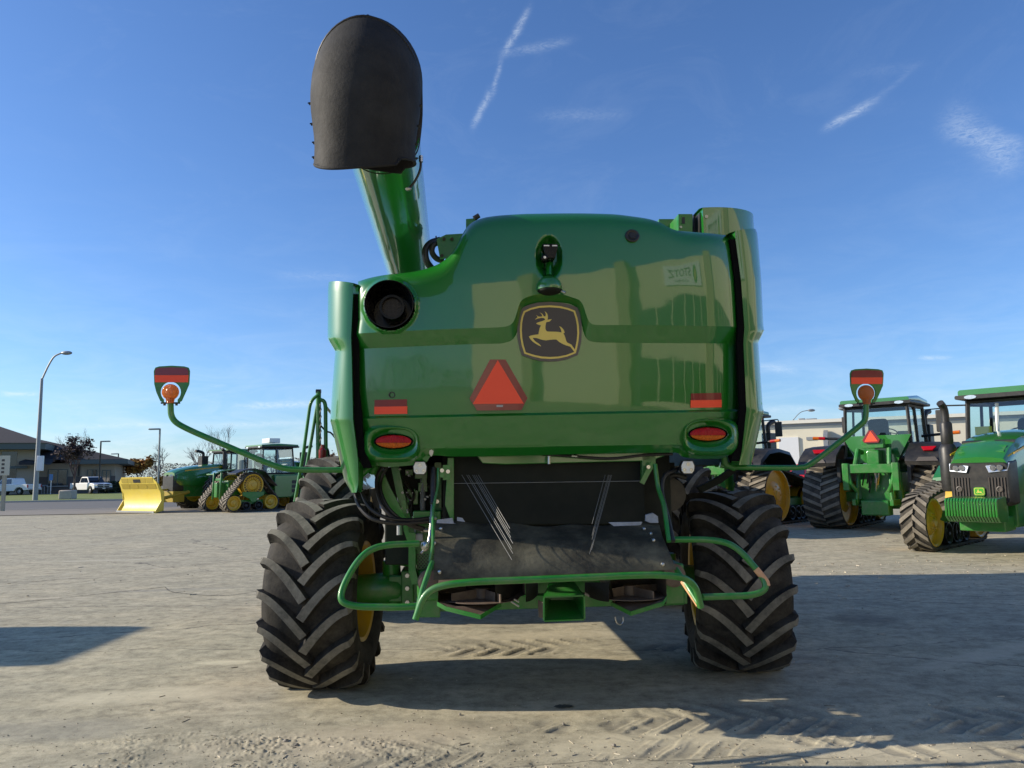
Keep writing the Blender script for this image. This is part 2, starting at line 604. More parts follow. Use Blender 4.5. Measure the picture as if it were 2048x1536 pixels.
def make_ground():
    hor = 945.0
    vs = np.concatenate([np.arange(1640, 1100, -1.7), np.arange(1100, 1010, -2.5)])
    Yn = CAM_H * F / (vs - hor)
    rows = np.concatenate([np.array([-400, -150, -60, -25, -10, -5, -2, 0.2, 1.6, 2.4, 3.0]), Yn,
                           np.array([44, 52, 64, 80, 110, 160, 260, 500, 1200, 4000])])
    rows = np.unique(np.round(rows, 5))
    core = np.arange(-0.80, 0.801, 0.00175)
    cols = np.concatenate([[-300, -80, -20, -6, -3, -1.8, -1.2, -0.95], core, [0.95, 1.2, 1.8, 3, 6, 20, 80, 300]])
    s = np.maximum(rows, 3.0)
    X = cols[None, :] * s[:, None]
    X = np.clip(X, -5000, 5000)
    # keep clipped columns distinct
    X = X + np.linspace(-0.5, 0.5, len(cols))[None, :] * 0.02
    Y = np.repeat(rows[:, None], len(cols), 1)
    Z = ground_height(X, Y)
    nr, nc = X.shape
    V = np.stack([X, Y, Z], -1).reshape(-1, 3)
    idx = np.arange(nr * nc).reshape(nr, nc)
    Fq = np.stack([idx[:-1, :-1], idx[:-1, 1:], idx[1:, 1:], idx[1:, :-1]], -1).reshape(-1, 4)
    me = bpy.data.meshes.new('ground')
    me.vertices.add(len(V)); me.vertices.foreach_set('co', V.ravel())
    me.loops.add(Fq.size); me.loops.foreach_set('vertex_index', Fq.ravel())
    me.polygons.add(len(Fq)); me.polygons.foreach_set('loop_start', np.arange(0, Fq.size, 4))
    me.polygons.foreach_set('loop_total', np.full(len(Fq), 4))
    me.update(calc_edges=True)
    me.polygons.foreach_set('use_smooth', np.ones(len(Fq), bool))
    at_ = me.attributes.new('pressed_shade', 'FLOAT', 'POINT')
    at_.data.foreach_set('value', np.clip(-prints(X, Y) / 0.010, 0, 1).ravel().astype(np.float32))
    o = bpy.data.objects.new('ground', me)
    COL.objects.link(o)
    o['kind'] = 'structure'
    m, nt, bs = newmat('dusty_concrete')
    v = mapping(nt)
    vs_ = mapping(nt, (0.75, 1.9, 1.0), (0, 0, rad(9)))
    big = noise(nt, 0.45, 5, 0.6, v, 0.3)
    stk = noise(nt, 1.5, 7, 0.68, vs_, 0.7)
    fine = noise(nt, 9.0, 9, 0.80, v)
    grit = noise(nt, 95.0, 4, 0.75, v)
    c1 = ramp(nt, [(0.28, (0.23, 0.228, 0.20)), (0.5, (0.39, 0.375, 0.315)), (0.72, (0.54, 0.50, 0.40))], stk.outputs[0])
    c2 = ramp(nt, [(0.3, (0.30, 0.295, 0.245)), (0.7, (0.45, 0.41, 0.31))], big.outputs[0])
    c = mixc(nt, 0.45, c1.outputs[0], c2.outputs[0])
    f2 = ramp(nt, [(0.34, 0.55), (0.5, 1.0), (0.68, 1.3)], fine.outputs[0])
    mu = nt.nodes.new('ShaderNodeMix'); mu.data_type = 'RGBA'; mu.blend_type = 'MULTIPLY'; mu.inputs[0].default_value = 0.85
    nt.links.new(c, mu.inputs[6]); nt.links.new(f2.outputs[0], mu.inputs[7])
    g2 = ramp(nt, [(0.30, 0.55), (0.45, 1.0), (0.7, 1.25)], grit.outputs[0])
    mu2 = nt.nodes.new('ShaderNodeMix'); mu2.data_type = 'RGBA'; mu2.blend_type = 'MULTIPLY'; mu2.inputs[0].default_value = 0.7
    nt.links.new(mu.outputs[2], mu2.inputs[6]); nt.links.new(g2.outputs[0], mu2.inputs[7])
    mid = noise(nt, 3.2, 6, 0.72, mapping(nt, (0.9, 1.3, 1.0), (0, 0, rad(8))), 0.5)
    m2 = ramp(nt, [(0.32, 0.70), (0.5, 1.0), (0.68, 1.20)], mid.outputs[0])
    mu3 = nt.nodes.new('ShaderNodeMix'); mu3.data_type = 'RGBA'; mu3.blend_type = 'MULTIPLY'; mu3.inputs[0].default_value = 0.85
    nt.links.new(mu2.outputs[2], mu3.inputs[6]); nt.links.new(m2.outputs[0], mu3.inputs[7])
    wm = nt.nodes.new('ShaderNodeMix'); wm.data_type = 'RGBA'; wm.blend_type = 'MULTIPLY'; wm.inputs[0].default_value = 1.0
    nt.links.new(mu3.outputs[2], wm.inputs[6]); wm.inputs[7].default_value = (1.00, 0.955, 0.84, 1)
    cc = wm.outputs[2]
    # pale dust drifts
    dn = noise(nt, 0.9, 6, 0.7, vs_, 1.2)
    dr = ramp(nt, [(0.57, 0), (0.70, 0.45)], dn.outputs[0])
    cc = mixc(nt, dr.outputs[0], cc, (0.56, 0.51, 0.39))
    # dark oil patches
    on = noise(nt, 0.55, 4, 0.6, mapping(nt, (0.8, 1.6, 1), (0.3, 0.1, 0.5)), 1.0)
    orr = ramp(nt, [(0.66, 0), (0.74, 0.55)], on.outputs[0])
    cc = mixc(nt, orr.outputs[0], cc, (0.17, 0.165, 0.15))
    # thin wandering cracks
    wv = node(nt, 'ShaderNodeTexVoronoi', feature='DISTANCE_TO_EDGE'); wv.inputs['Scale'].default_value = 0.30
    wn = noise(nt, 1.3, 4, 0.6, v)
    vm = node(nt, 'ShaderNodeVectorMath', operation='MULTIPLY_ADD')
    vm.inputs[1].default_value = (0.5, 0.5, 0); nt.links.new(wn.outputs['Color'], vm.inputs[0])
    nt.links.new(mapping(nt, (0.35, 1.25, 1.0), (0, 0, rad(-9))), vm.inputs[2])
    nt.links.new(vm.outputs[0], wv.inputs['Vector'])
    cr = ramp(nt, [(0.0, 0.8), (0.0035, 0.0)], wv.outputs[0])
    cc = mixc(nt, cr.outputs[0], cc, (0.07, 0.065, 0.058))
    # single marks with a place of their own: damp patch, sandy drifts, grey scuffs
    def spot(cc, u, v, rx, ry, rot, col, amt, ns=3.0):
        g = G(u, v)
        mp = nt.nodes.new('ShaderNodeMapping'); mp.vector_type = 'TEXTURE'
        mp.inputs['Location'].default_value = (g.x, g.y, 0); mp.inputs['Rotation'].default_value = (0, 0, rad(rot)); mp.inputs['Scale'].default_value = (rx, ry, 1)
        tc = nt.nodes.new('ShaderNodeTexCoord'); nt.links.new(tc.outputs['Object'], mp.inputs[0])
        ln = node(nt, 'ShaderNodeVectorMath', operation='LENGTH'); nt.links.new(mp.outputs[0], ln.inputs[0])
        n_ = noise(nt, ns, 6, 0.7, v_obj, 0.6)
        ma = node(nt, 'ShaderNodeMath', operation='MULTIPLY_ADD'); ma.inputs[1].default_value = -1.1
        nt.links.new(n_.outputs[0], ma.inputs[0]); nt.links.new(ln.outputs['Value'], ma.inputs[2])
        r_ = ramp(nt, [(0.0, amt * .65), (0.45, 0.0)], ma.outputs[0])
        return mixc(nt, r_.outputs[0], cc, col)
    v_obj = v
    for args in ((1725, 1238, .42, .36, 5, (0.10, 0.095, 0.085), .7), (1960, 1310, 1.0, .16, 28, (0.62, 0.55, 0.40), .7), (1300, 1480, .9, .30, 10, (0.62, 0.56, 0.40), .6),
                 (300, 1390, .9, .25, 8, (0.64, 0.58, 0.42), .75), (450, 1325, .30, .10, 0, (0.68, 0.62, 0.44), .8), (700, 1480, 1.1, .35, 10, (0.50, 0.43, 0.31), .7), (230, 1120, 1.6, .22, 4, (0.60, 0.56, 0.43), .5),
                 (1750, 1500, .9, .2, -8, (0.66, 0.59, 0.42), .7), (1100, 1270, 1.2, .25, 2, (0.58, 0.52, 0.38), .6), (80, 1460, .8, .3, 0, (0.25, 0.245, 0.215), .6), (340, 1180, 1.2, .16, 6, (0.28, 0.27, 0.23), .6)):
        cc = spot(cc, *args)
    pa = node(nt, 'ShaderNodeAttribute', attribute_name='pressed_shade')
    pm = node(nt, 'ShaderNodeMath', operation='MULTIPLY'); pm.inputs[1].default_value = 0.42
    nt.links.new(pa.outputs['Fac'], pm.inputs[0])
    cc = mixc(nt, pm.outputs[0], cc, (0.13, 0.125, 0.11))  # darker soil in the tread grooves, also painting in their crease shade
    # dark specks of grit and rubber
    vo = node(nt, 'ShaderNodeTexVoronoi'); vo.inputs['Scale'].default_value = 22; nt.links.new(v, vo.inputs['Vector'])
    vr = ramp(nt, [(0.05, 0.6), (0.13, 0.0)], vo.outputs['Distance'])
    vk = noise(nt, 2.0, 4, 0.7, v); vk2 = ramp(nt, [(0.48, 0.0), (0.62, 1.0)], vk.outputs[0])
    vm2 = node(nt, 'ShaderNodeMath', operation='MULTIPLY'); nt.links.new(vr.outputs[0], vm2.inputs[0]); nt.links.new(vk2.outputs[0], vm2.inputs[1])
    cc = mixc(nt, vm2.outputs[0], cc, (0.10, 0.09, 0.075))
    nt.links.new(cc, bs.inputs['Base Color'])
    bs.inputs['Roughness'].default_value = 0.9
    bs.inputs['Specular IOR Level'].default_value = 0.25
    ad = node(nt, 'ShaderNodeMath', operation='MULTIPLY_ADD'); ad.inputs[1].default_value = 0.35
    nt.links.new(grit.outputs[0], ad.inputs[0]); nt.links.new(fine.outputs[0], ad.inputs[2])
    bump(nt, bs, ad.outputs[0], 0.4, 0.007)
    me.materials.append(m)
    return o


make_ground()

# loose grit and chips lying on the concrete: uncountable
def make_debris():
    mb = MB()
    r = random.Random(5)
    cand = []
    for i in range(3600):
        zone = r.random()
        if zone < 0.55:
            X = r.gauss(-0.9, 1.4); Y = r.gauss(4.4, 0.5)
        elif zone < 0.72:
            X = r.gauss(2.2, 1.0); Y = r.gauss(4.1, 0.35)
        elif zone < 0.86:
            X = r.uniform(3, 10); Y = r.uniform(9.5, 13.5)
        else:
            Y = r.uniform(3.6, 16); X = r.uniform(-0.75, 0.75) * Y
        if Y < 3.2: continue
        cand.append((X, Y))
    H_ = ground_height(np.array([c[0] for c in cand]), np.array([c[1] for c in cand]))
    for (X, Y), z in zip(cand, H_):
        z = float(z)
        s = r.uniform(0.0012, 0.0042) * (1.7 if r.random() < 0.06 else 1) * (1 + max(0, Y - 5) * 0.12)
        a = r.uniform(0, PI)
        ln = r.uniform(3.0, 9.0) if r.random() < 0.16 else r.uniform(0.8, 1.6)
        R = Matrix.Rotation(a, 3, 'Z') @ Matrix.Rotation(r.uniform(-.5, .5), 3, 'X')
        P = []
        for i_ in (-1, 1):
            for j in (-1, 1):
                for k in (-1, 1):
                    P.append(Vector((X, Y, z + s * 0.5)) + R @ Vector((i_ * s * ln * r.uniform(.6, 1.1), j * s * r.uniform(.5, 1.1) * (0.45 if ln > 2 else 1), k * s * r.uniform(.4, .9))))
        mb.hexa(P, 0 if r.random() < 0.6 else 1)
    o = mb.build('loose_grit', [mat('grit_pale', (0.52, 0.46, 0.35), 0.9, var=0.3), mat('grit_dark', (0.22, 0.19, 0.14), 0.9, var=0.4)], smooth=0, recalc=False)
    tag(o, 'scattered pale and brown stone chips and straw bits on the concrete', 'grit', kind='stuff')
make_debris()

# a few larger stones one can pick out
stone_m = mat('stone', (0.30, 0.27, 0.22), 0.9, var=0.3, scale=30, bmp=0.4)
for i, (u, v, s, lab) in enumerate([(572, 1484, .016, 'small pale stone at the bottom left of the sunlit dirt'),
                                    (593, 1492, .013, 'small stone just right of another at the bottom edge'),
                                    (920, 1430, .010, 'tiny stone below the tyre shadow edge'),
                                    (1228, 1493, .013, 'small yellowish stone in the sunlit dirt below the hitch'),
                                    (1127, 1449, .010, 'tiny stone beside the dark oil spot')]):
    p = G(u, v)
    mb = MB().ball((0, 0, s * 0.5), s, 9, 6, 0, (1.2, 0.9, 0.7))
    mb.v = [(x + random.uniform(-.25, .25) * s, y + random.uniform(-.25, .25) * s, z + random.uniform(-.15, .15) * s) for x, y, z in mb.v]
    o = mb.build('stone', stone_m, smooth=50)
    o.location = p; o.rotation_euler = (0, 0, i)
    tag(o, lab, 'stone')

# long thin cracks across the slab
crack_m = mat('crack_fill', (0.115, 0.107, 0.088), .95, var=.3)
rc = random.Random(8)
for pts in ([(-40, 1168), (130, 1158), (300, 1138), (420, 1127), (560, 1117)], [(-40, 1210), (90, 1200), (200, 1188), (330, 1174)], [(330, 1174), (345, 1184), (400, 1190), (460, 1191), (530, 1180)], [(-30, 1092), (150, 1082), (330, 1066), (500, 1058)]):
    P = curve([G(*p) for p in pts], 24)
    mb = MB(); L_, R_ = [], []
    for p in P:
        w = rc.uniform(.002, .010) * (1 + p.y * .08); j = rc.uniform(-.012, .012)
        h_ = float(ground_height(np.array([p.x]), np.array([p.y]))[0]) + .004
        L_.append((p.x, p.y + j - w, h_)); R_.append((p.x, p.y + j + w, h_))
    mb.grid([L_, R_])
    mb.build('pavement_crack', crack_m, smooth=0, recalc=False)['kind'] = 'structure'

mb = MB()
oil = G(1128, 1414)
n = 26
mb.add([(math.cos(2 * PI * k / n) * .075 * random.uniform(.7, 1.15), math.sin(2 * PI * k / n) * .045 * random.uniform(.7, 1.2), 0.006) for k in range(n)], [tuple(range(n))])
o = mb.build('oil_spot', mat('wet_oil', (0.012, 0.011, 0.010), 0.35), smooth=0, recalc=False)
o.location = oil
tag(o, 'small wet black oil spot at the edge of the shadow', 'oil spot', kind='structure')

# yellow-grey asphalt road, kerb, lawn, far land
def flat(name, pts, z, m, th=0.0, kind='structure'):
    mb = MB()
    if th: mb.prism([(p[0], p[1], z) for p in pts], (0, 0, th))
    else: mb.add([(p[0], p[1], z) for p in pts], [tuple(range(len(pts)))])
    o = mb.build(name, m, smooth=0, recalc=bool(th))
    o['kind'] = kind
    return o

asph = mat('asphalt', (0.12, 0.116, 0.108), 0.85, var=0.2, scale=1.5, bmp=0.3)
asph2 = mat('old_asphalt', (0.22, 0.195, 0.16), 0.9, var=0.3, scale=0.9, bmp=0.3)
conc = mat('kerb_concrete', (0.38, 0.36, 0.32), 0.85, var=0.12, scale=3)
def grassmat():
    m, nt, bs = newmat('lawn_grass')
    v = mapping(nt)
    a = noise(nt, 0.5, 5, 0.7, v); b = noise(nt, 14.0, 5, 0.8, v)
    c = ramp(nt, [(0.3, (0.10, 0.16, 0.02)), (0.7, (0.20, 0.24, 0.045))], a.outputs[0])
    d = ramp(nt, [(0.3, 0.5), (0.7, 1.3)], b.outputs[0])
    mu = nt.nodes.new('ShaderNodeMix'); mu.data_type = 'RGBA'; mu.blend_type = 'MULTIPLY'; mu.inputs[0].default_value = 1
    nt.links.new(c.outputs[0], mu.inputs[6]); nt.links.new(d.outputs[0], mu.inputs[7])
    nt.links.new(mu.outputs[2], bs.inputs['Base Color']); bs.inputs['Roughness'].default_value = 0.95
    return m
GRASS = grassmat()
# ------------------------------------------------------------------ tyres and tracks
def tyre(name, R, Wd, rr, nlug, lug_h, parent, loc, heading=0.0, lw=0.058, tilt=0.42, rim=True, disc='M', a_off=0.0, seg=96):
    """lugged tyre with its axle along local X; the V of the lugs points down on the side facing -Y"""
    mb = MB()
    R0 = R - lug_h
    h = Wd / 2
    prof = [(-h * .80, rr), (-h * .90, rr + .03), (-h * 1.0, rr + (R0 - rr) * .30), (-h * 1.03, rr + (R0 - rr) * .52), (-h * .99, rr + (R0 - rr) * .76),
            (-h * .90, R0 - .045), (-h * .78, R0 - .018), (-h * .45, R0 - .004), (0, R0)]
    prof = prof + [(-a, r) for a, r in reversed(prof[:-1])]
    mb.lathe(prof, (0, 0, 0), 'X', seg)
    cr = lin([(a, r) for a, r in prof[5:-5]])
    side = lin([(R0 - .045, h * .9), (R0, h * .9)])

    def pt(x, r, th):
        return Vector((x, -r * math.cos(th), r * math.sin(th)))
    for sgn in (-1, 1):
        for i in range(nlug):
            th0 = 2 * PI * (i + (0.5 if sgn > 0 else 0)) / nlug + a_off
            cen = []
            K = 8
            for k in range(K + 1):
                t = k / K
                x = h * (-.03 + t * 1.0)
                th = th0 + tilt * (1 - (1 - t) ** 1.5)
                cen.append((x, th))
            secs = []
            for k, (x, th) in enumerate(cen):
                a = cen[max(0, k - 1)]; b = cen[min(K, k + 1)]
                dx, dt = (b[0] - a[0]), (b[1] - a[1]) * R
                L = math.hypot(dx, dt)
                nx, nt_ = -dt / L, dx / L
                w = lw * (0.85 + 0.25 * (1 - k / K))
                wb = w * 1.45
                rb = cr(min(x, h * .88)) - .01
                rt = R - .032 * (k / K) ** 4
                for (ww, r_) in ((-wb, rb), (-w, rt), (w, rt), (wb, rb)):
                    secs.append(pt(sgn * (x + nx * ww / 2), r_, th + nt_ * ww / 2 / R))
            # shoulder: runs down on to the sidewall
            x, th = cen[-1]
            for (xx, rt, rbb, sc) in ((h * 1.045, R - .075, R0 - .10, 1.0), (h * 1.045, R - .17, R0 - .20, .7)):
                for (ww, r_, xo) in ((-lw * 1.2, rbb, -.05), (-lw * .85, rt, 0), (lw * .85, rt, 0), (lw * 1.2, rbb, -.05)):
                    secs.append(pt(sgn * (xx + xo), r_ if xo == 0 else r_, th + 0.02 + ww * sc / 2 / R))
            n = len(secs) // 4
            fs = []; fm = []
            for k in range(n - 1):
                b0 = k * 4
                for e in range(3):
                    fs.append((b0 + e, b0 + e + 1, b0 + e + 5, b0 + e + 4))
            base = len(mb.v)
            mb.add(secs, fs, 0)
            for q in range(len(fs)):
                if q % 3 == 1: mb.m[len(mb.m) - len(fs) + q] = 1
            mb.add(secs[:4], [(0, 1, 2, 3)], 0); mb.add(secs[-4:], [(0, 1, 2, 3)], 0)
    mb.v = [(x, y * (1.0 + 0.0 * z), max(z, -R + .028)) for x, y, z in mb.v]
    t = mb.build(name, [M['rubber'], M['lug']], parent, smooth=32)
    t.location = loc
    t.rotation_euler = (0, 0, heading)
    if rim:
        rb = MB()
        a = h * .80
        p = [(-a, rr + .012), (-a - .012, rr + .03), (-a - .03, rr + .02), (-a - .02, rr - .01), (-a + .03, rr - .035), (-a * .35, rr - .06),
             (-a * .18, rr * .80), (-a * .10, rr * .55), (-a * .22, rr * .42), (-a * .22, .0)]
        q = [(-x, r) for x, r in reversed(p)]
        rb.lathe(p + q, (0, 0, 0), 'X', 56)
        r_ = rb.build('rim', M['yellow'], t, smooth=30)
        bb = MB()
        for k in range(10):
            w = 2 * PI * k / 10
            for sx in (-1, 1):
                bb.cyl((sx * a * .14, rr * .48 * math.cos(w), rr * .48 * math.sin(w)), (sx * (a * .2 + .03), rr * .48 * math.cos(w), rr * .48 * math.sin(w)), .016, 6)
        bb.split('wheel_bolt', M['greymetal'], t) if lug_h > .061 else bb.build('wheel_bolts', M['greymetal'], r_)
    return t


def hull2(P):
    P = sorted(set(P))
    def half(pts):
        o = []
        for p in pts:
            while len(o) >= 2 and (o[-1][0] - o[-2][0]) * (p[1] - o[-2][1]) - (o[-1][1] - o[-2][1]) * (p[0] - o[-2][0]) <= 0: o.pop()
            o.append(p)
        return o
    a = half(P); b = half(P[::-1])
    return a[:-1] + b[:-1]


def track(name, circ, Wd, parent, x, pitch=0.19, lug_h=0.055, dirn=1, wheels=True, face=0.0, outer=1):
    """belt round circles (y, z, r); outer: side (+1/-1) where the wheels show their discs"""
    pts = []
    for (y, z, r) in circ:
        for k in range(72):
            w = 2 * PI * k / 72
            pts.append((round(y + r * math.cos(w), 5), round(z + r * math.sin(w), 5)))
    H = hull2(pts)
    # resample by arc length
    H.append(H[0])
    d = [0]
    for i in range(1, len(H)): d.append(d[-1] + math.hypot(H[i][0] - H[i - 1][0], H[i][1] - H[i - 1][1]))
    L = d[-1]
    hy = np.array([p[0] for p in H]); hz = np.array([p[1] for p in H]); dd = np.array(d)

    def at(s, off=0.0):
        s = s % L
        y = np.interp(s, dd, hy); z = np.interp(s, dd, hz)
        e = 0.03
        ty = np.interp((s + e) % L, dd, hy) - np.interp((s - e) % L, dd, hy)
        tz = np.interp((s + e) % L, dd, hz) - np.interp((s - e) % L, dd, hz)
        l = math.hypot(ty, tz)
        return y + tz / l * off, z - ty / l * off
    h = Wd / 2
    mb = MB()
    N = 150
    ring = []
    for k in range(N):
        s = L * k / N
        o = at(s, 0.012); i = at(s, -0.028)
        ring.append([(-h, o[0], o[1]), (h, o[0], o[1]), (h, i[0], i[1]), (-h, i[0], i[1])])
    ring.append(ring[0])
    rows = [[Vector(p) for p in r] for r in ring]
    mb.grid(rows, 0, True)
    nl = max(8, int(L / pitch))
    for k in range(nl):
        for sg in (-1, 1):
            s0 = L * (k + (0.5 if sg > 0 else 0)) / nl
            segs = []
            for t in (0, .5, 1):
                sc = s0 + dirn * pitch * 0.95 * t
                w = pitch * .20
                xx = sg * h * (-.02 + 1.02 * t)
                a = at(sc - w * 1.25, .008); b = at(sc - w, lug_h); c = at(sc + w, lug_h); e = at(sc + w * 1.25, .008)
                segs.append([(xx, *a), (xx, *b), (xx, *c), (xx, *e)])
            for j in range(2):
                p, q = segs[j], segs[j + 1]
                mb.add([p[0], p[1], p[2], p[3], q[0], q[1], q[2], q[3]], [(0, 1, 5, 4)], 0)
                mb.add([p[0], p[1], p[2], p[3], q[0], q[1], q[2], q[3]], [(1, 2, 6, 5)], 1)
                mb.add([p[0], p[1], p[2], p[3], q[0], q[1], q[2], q[3]], [(2, 3, 7, 6)], 0)
            mb.add(segs[0], [(0, 1, 2, 3)], 0); mb.add(segs[2], [(0, 1, 2, 3)], 0)
    # guide blocks inside
    for k in range(nl):
        s = L * k / nl
        a = at(s - .03, -.03); b = at(s - .015, -.10); c = at(s + .015, -.10); e = at(s + .03, -.03)
        w = .035
        mb.add([(-w, *a), (-w, *b), (-w, *c), (-w, *e), (w, *a), (w, *b), (w, *c), (w, *e)],
               [(0, 1, 2, 3), (4, 5, 6, 7), (0, 1, 5, 4), (1, 2, 6, 5), (2, 3, 7, 6)], 0)
    t = mb.build(name, [M['belt'], M['beltlug']], parent, smooth=30)
    t.location = (x, 0, 0)
    return t


def track_wheel(name, y, z, r, Wd, parent, m, style='disc', holes=0):
    h = Wd / 2
    mb = MB()
    for s in (-1, 1):
        a, b = s * .06, s * h * .96
        prof = [(a, r - .035), (a, r), (b, r), (b + s * .004, r - .02), (b - s * .02, r - .05), (b - s * .10, r - .07), (b - s * .12, r * .55), (b - s * .05, r * .42), (b - s * .03, r * .18), (b + s * .01, r * .16), (b + s * .01, 0)]
        mb.lathe(prof, (0, 0, 0), 'X', 40, 0)
        for k in range(8):
            w = 2 * PI * k / 8
            mb.cyl((b - s * .13, r * .33 * math.cos(w), r * .33 * math.sin(w)), (b - s * .02, r * .33 * math.cos(w), r * .33 * math.sin(w)), r * .035, 6, 0)
        if holes:
            for k in range(holes):
                w = 2 * PI * k / holes
                c = Vector((b + s * .0, r * .78 * math.cos(w), r * .78 * math.sin(w)))
                mb.box(c - Vector((s * .055, 0, 0)), (.05, r * .085, r * .085), 1, Matrix.Rotation(w, 3, 'X'))
                c2 = Vector((b - s * .075, r * .63 * math.cos(w), r * .63 * math.sin(w)))
                mb.box(c2, (.06, r * .22, r * .07), 0, Matrix.Rotation(w, 3, 'X'))
    o = mb.build(name, [m, M['black']], parent, smooth=30)
    o.location = (0, y, z)
    return o


# ------------------------------------------------------------------ combine harvester
HR = (0.16, 6.07, 0.0)
HA = rad(4.5)
CF = Frame(HR, HA)
L = CF.P
comb = thing('combine_harvester', 'large green combine harvester seen from behind with black rubber spout and deer badge', 'combine harvester', HR, HA)

h_top = spl([(716, 563), (735, 557), (770, 550), (800, 547), (830, 543), (855, 537), (880, 527), (900, 511), (914, 492), (925, 470), (937, 452), (952, 441), (975, 434), (1010, 430), (1060, 427.5),
             (1150, 426.5), (1220, 428), (1270, 433), (1305, 438), (1330, 445), (1350, 455), (1368, 461), (1400, 464), (1440, 467), (1463, 470)])
h_b1 = spl([(716, 667), (850, 660), (960, 656), (1005, 654), (1018, 651), (1027, 643), (1033, 628), (1038, 610), (1044, 600), (1060, 592), (1080, 588), (1100, 587), (1122, 588.5), (1145, 595),
            (1160, 601), (1167, 612), (1172, 628), (1177, 641), (1184, 648), (1195, 650), (1250, 650), (1470, 653)])
h_b2 = spl([(716, 698), (850, 692), (960, 688), (1000, 687), (1018, 683), (1028, 676), (1034, 664), (1038, 645), (1043, 622), (1050, 613), (1075, 606), (1100, 604), (1130, 606),
            (1153, 615), (1159, 628), (1164, 652), (1169, 670), (1176, 680), (1188, 684), (1200, 685), (1470, 687)])
h_b3 = lin([(716, 833), (950, 828), (1200, 823), (1484, 818)])
h_b4 = lin([(716, 899), (1090, 893), (1484, 887)])
h_bot = spl([(733, 931), (750, 934), (800, 931), (830, 928), (842, 922), (850, 914), (862, 911), (900, 913), (1000, 912), (1200, 907), (1340, 905), (1358, 906), (1368, 912), (1385, 916), (1420, 918), (1450, 917), (1476, 905)])
h_l = lin([(560, 716), (640, 717), (667, 713), (698, 714), (780, 714), (833, 720), (870, 722), (905, 728), (935, 740)])
h_r = lin([(466, 1462), (560, 1474), (655, 1480), (687, 1478), (820, 1484), (900, 1474), (920, 1466)])
PORT = (780, 611, 49)
MREC = (1098, 515, 28, 46)


def hood_y(u, v, p):
    x, z = p.x, p.z
    y = -1.15 + .085 * (x / 1.2) ** 2 + .05 * abs(x / 1.25) ** 8 + .055 * max(0, 2.55 - z) + .09 * max(0, 2.22 - z) ** 1.5 + .10 * max(0, z - 2.9) ** 1.6
    b1, b2, b3, b4, bo = h_b1(u), h_b2(u), h_b3(u), h_b4(u), h_bot(u)
    y += .075 * max(0, min(1, (v - b1) / max(1, b2 - b1)))
    y -= .028 * sstep((v - b3) / 5.0)
    y += .050 * max(0, min(1, (v - b3 - 5) / max(1, b4 - b3 - 5)))
    y += .055 * max(0, min(1, (v - b4) / max(1, bo - b4)))
    y += .07 * math.exp(-max(0, v - h_top(u)) / 7.0)
    e = min(u - h_l(v), h_r(v) - u)
    y += .03 * math.exp(-max(0, e) / 4.0)
    r = math.hypot(u - PORT[0], v - PORT[1])
    # raised collar round the exhaust opening, then the well itself
    y -= .035 * sstep((PORT[2] + 9 - r) / 7.0)
    y += .34 * sstep((PORT[2] + .5 - r) / 4.0)
    # recess above the badge for the camera arm
    k = 1 - math.sqrt(((u - MREC[0]) / MREC[2]) ** 2 + ((v - MREC[1]) / MREC[3]) ** 2)
    if k > 0: y += .085 * sstep(k / .45)
    if v > MREC[1] and abs(u - 1096) < 9 and v < 560: y += .03 * sstep((9 - abs(u - 1096)) / 4)
    return y


def S(u, v, off=0.0):
    p = L(u, v, -1.1)
    for _ in range(4):
        p = L(u, v, hood_y(u, v, p) - off)
    return p


def make_hood():
    mb = MB()
    NC = 330
    rows = []
    cols = []
    for c in range(NC + 1):
        s = c / NC
        u0 = 716 + s * (1478 - 716)
        t, b1, b2, b3, b4, bo = h_top(u0), h_b1(u0), h_b2(u0), h_b3(u0), h_b4(u0), h_bot(max(733, min(1476, u0)))
        vs = []
        vs += [t + (b1 - t) * (k / 62) ** 1.15 for k in range(62)]
        vs += [b1 + (b2 - b1) * k / 6 for k in range(6)]
        vs += [b2 + (b3 - b2) * k / 26 for k in range(26)]
        vs += [b3 + 1.25 * k for k in range(5)]
        vs += [b3 + 6.25 + (b4 - b3 - 6.25) * k / 9 for k in range(9)]
        vs += [b4 + (bo - b4) * k / 5 for k in range(6)]
        col = []
        for v in vs:
            ul, ur = h_l(v), h_r(v)
            u = ul + s * (ur - ul)
            # keep the columns that cross the badge arch straight
            if 980 < u0 < 1220: u = u + (u0 - u) * 1.0
            else:
                k = sstep(min(abs(u0 - 980), abs(u0 - 1220)) / 160)
                u = u0 + (u - u0) * k
            col.append(S(u, v))
        cols.append(col)
    nrow = len(cols[0])
    rows = [[cols[c][r] for c in range(NC + 1)] for r in range(nrow)]
    # roof return at the top, inward flanges at the sides and bottom
    top = rows[0]
    pre = []
    for dy, dz in ((1.3, -.05), (.6, .03), (.22, .035), (.06, .018)):
        pre.append([p + Vector((0, dy, dz)) for p in top])
    rows = pre + rows
    rows.append([p + Vector((0, .05, .012)) for p in rows[-1]])
    rows.append([p + Vector((0, .06, .10)) for p in rows[-2]])
    for r in rows:
        r.insert(0, r[0] + Vector((.004, .05, 0))); r.insert(0, r[0] + Vector((0.02, .12, 0)))
        r.append(r[-1] + Vector((-.004, .05, 0))); r.append(r[-1] + Vector((-.02, .12, 0)))
    mb.grid(rows)
    return mb.build('rear_hood', M['green'], comb, smooth=28, merge=False)


hood = make_hood()

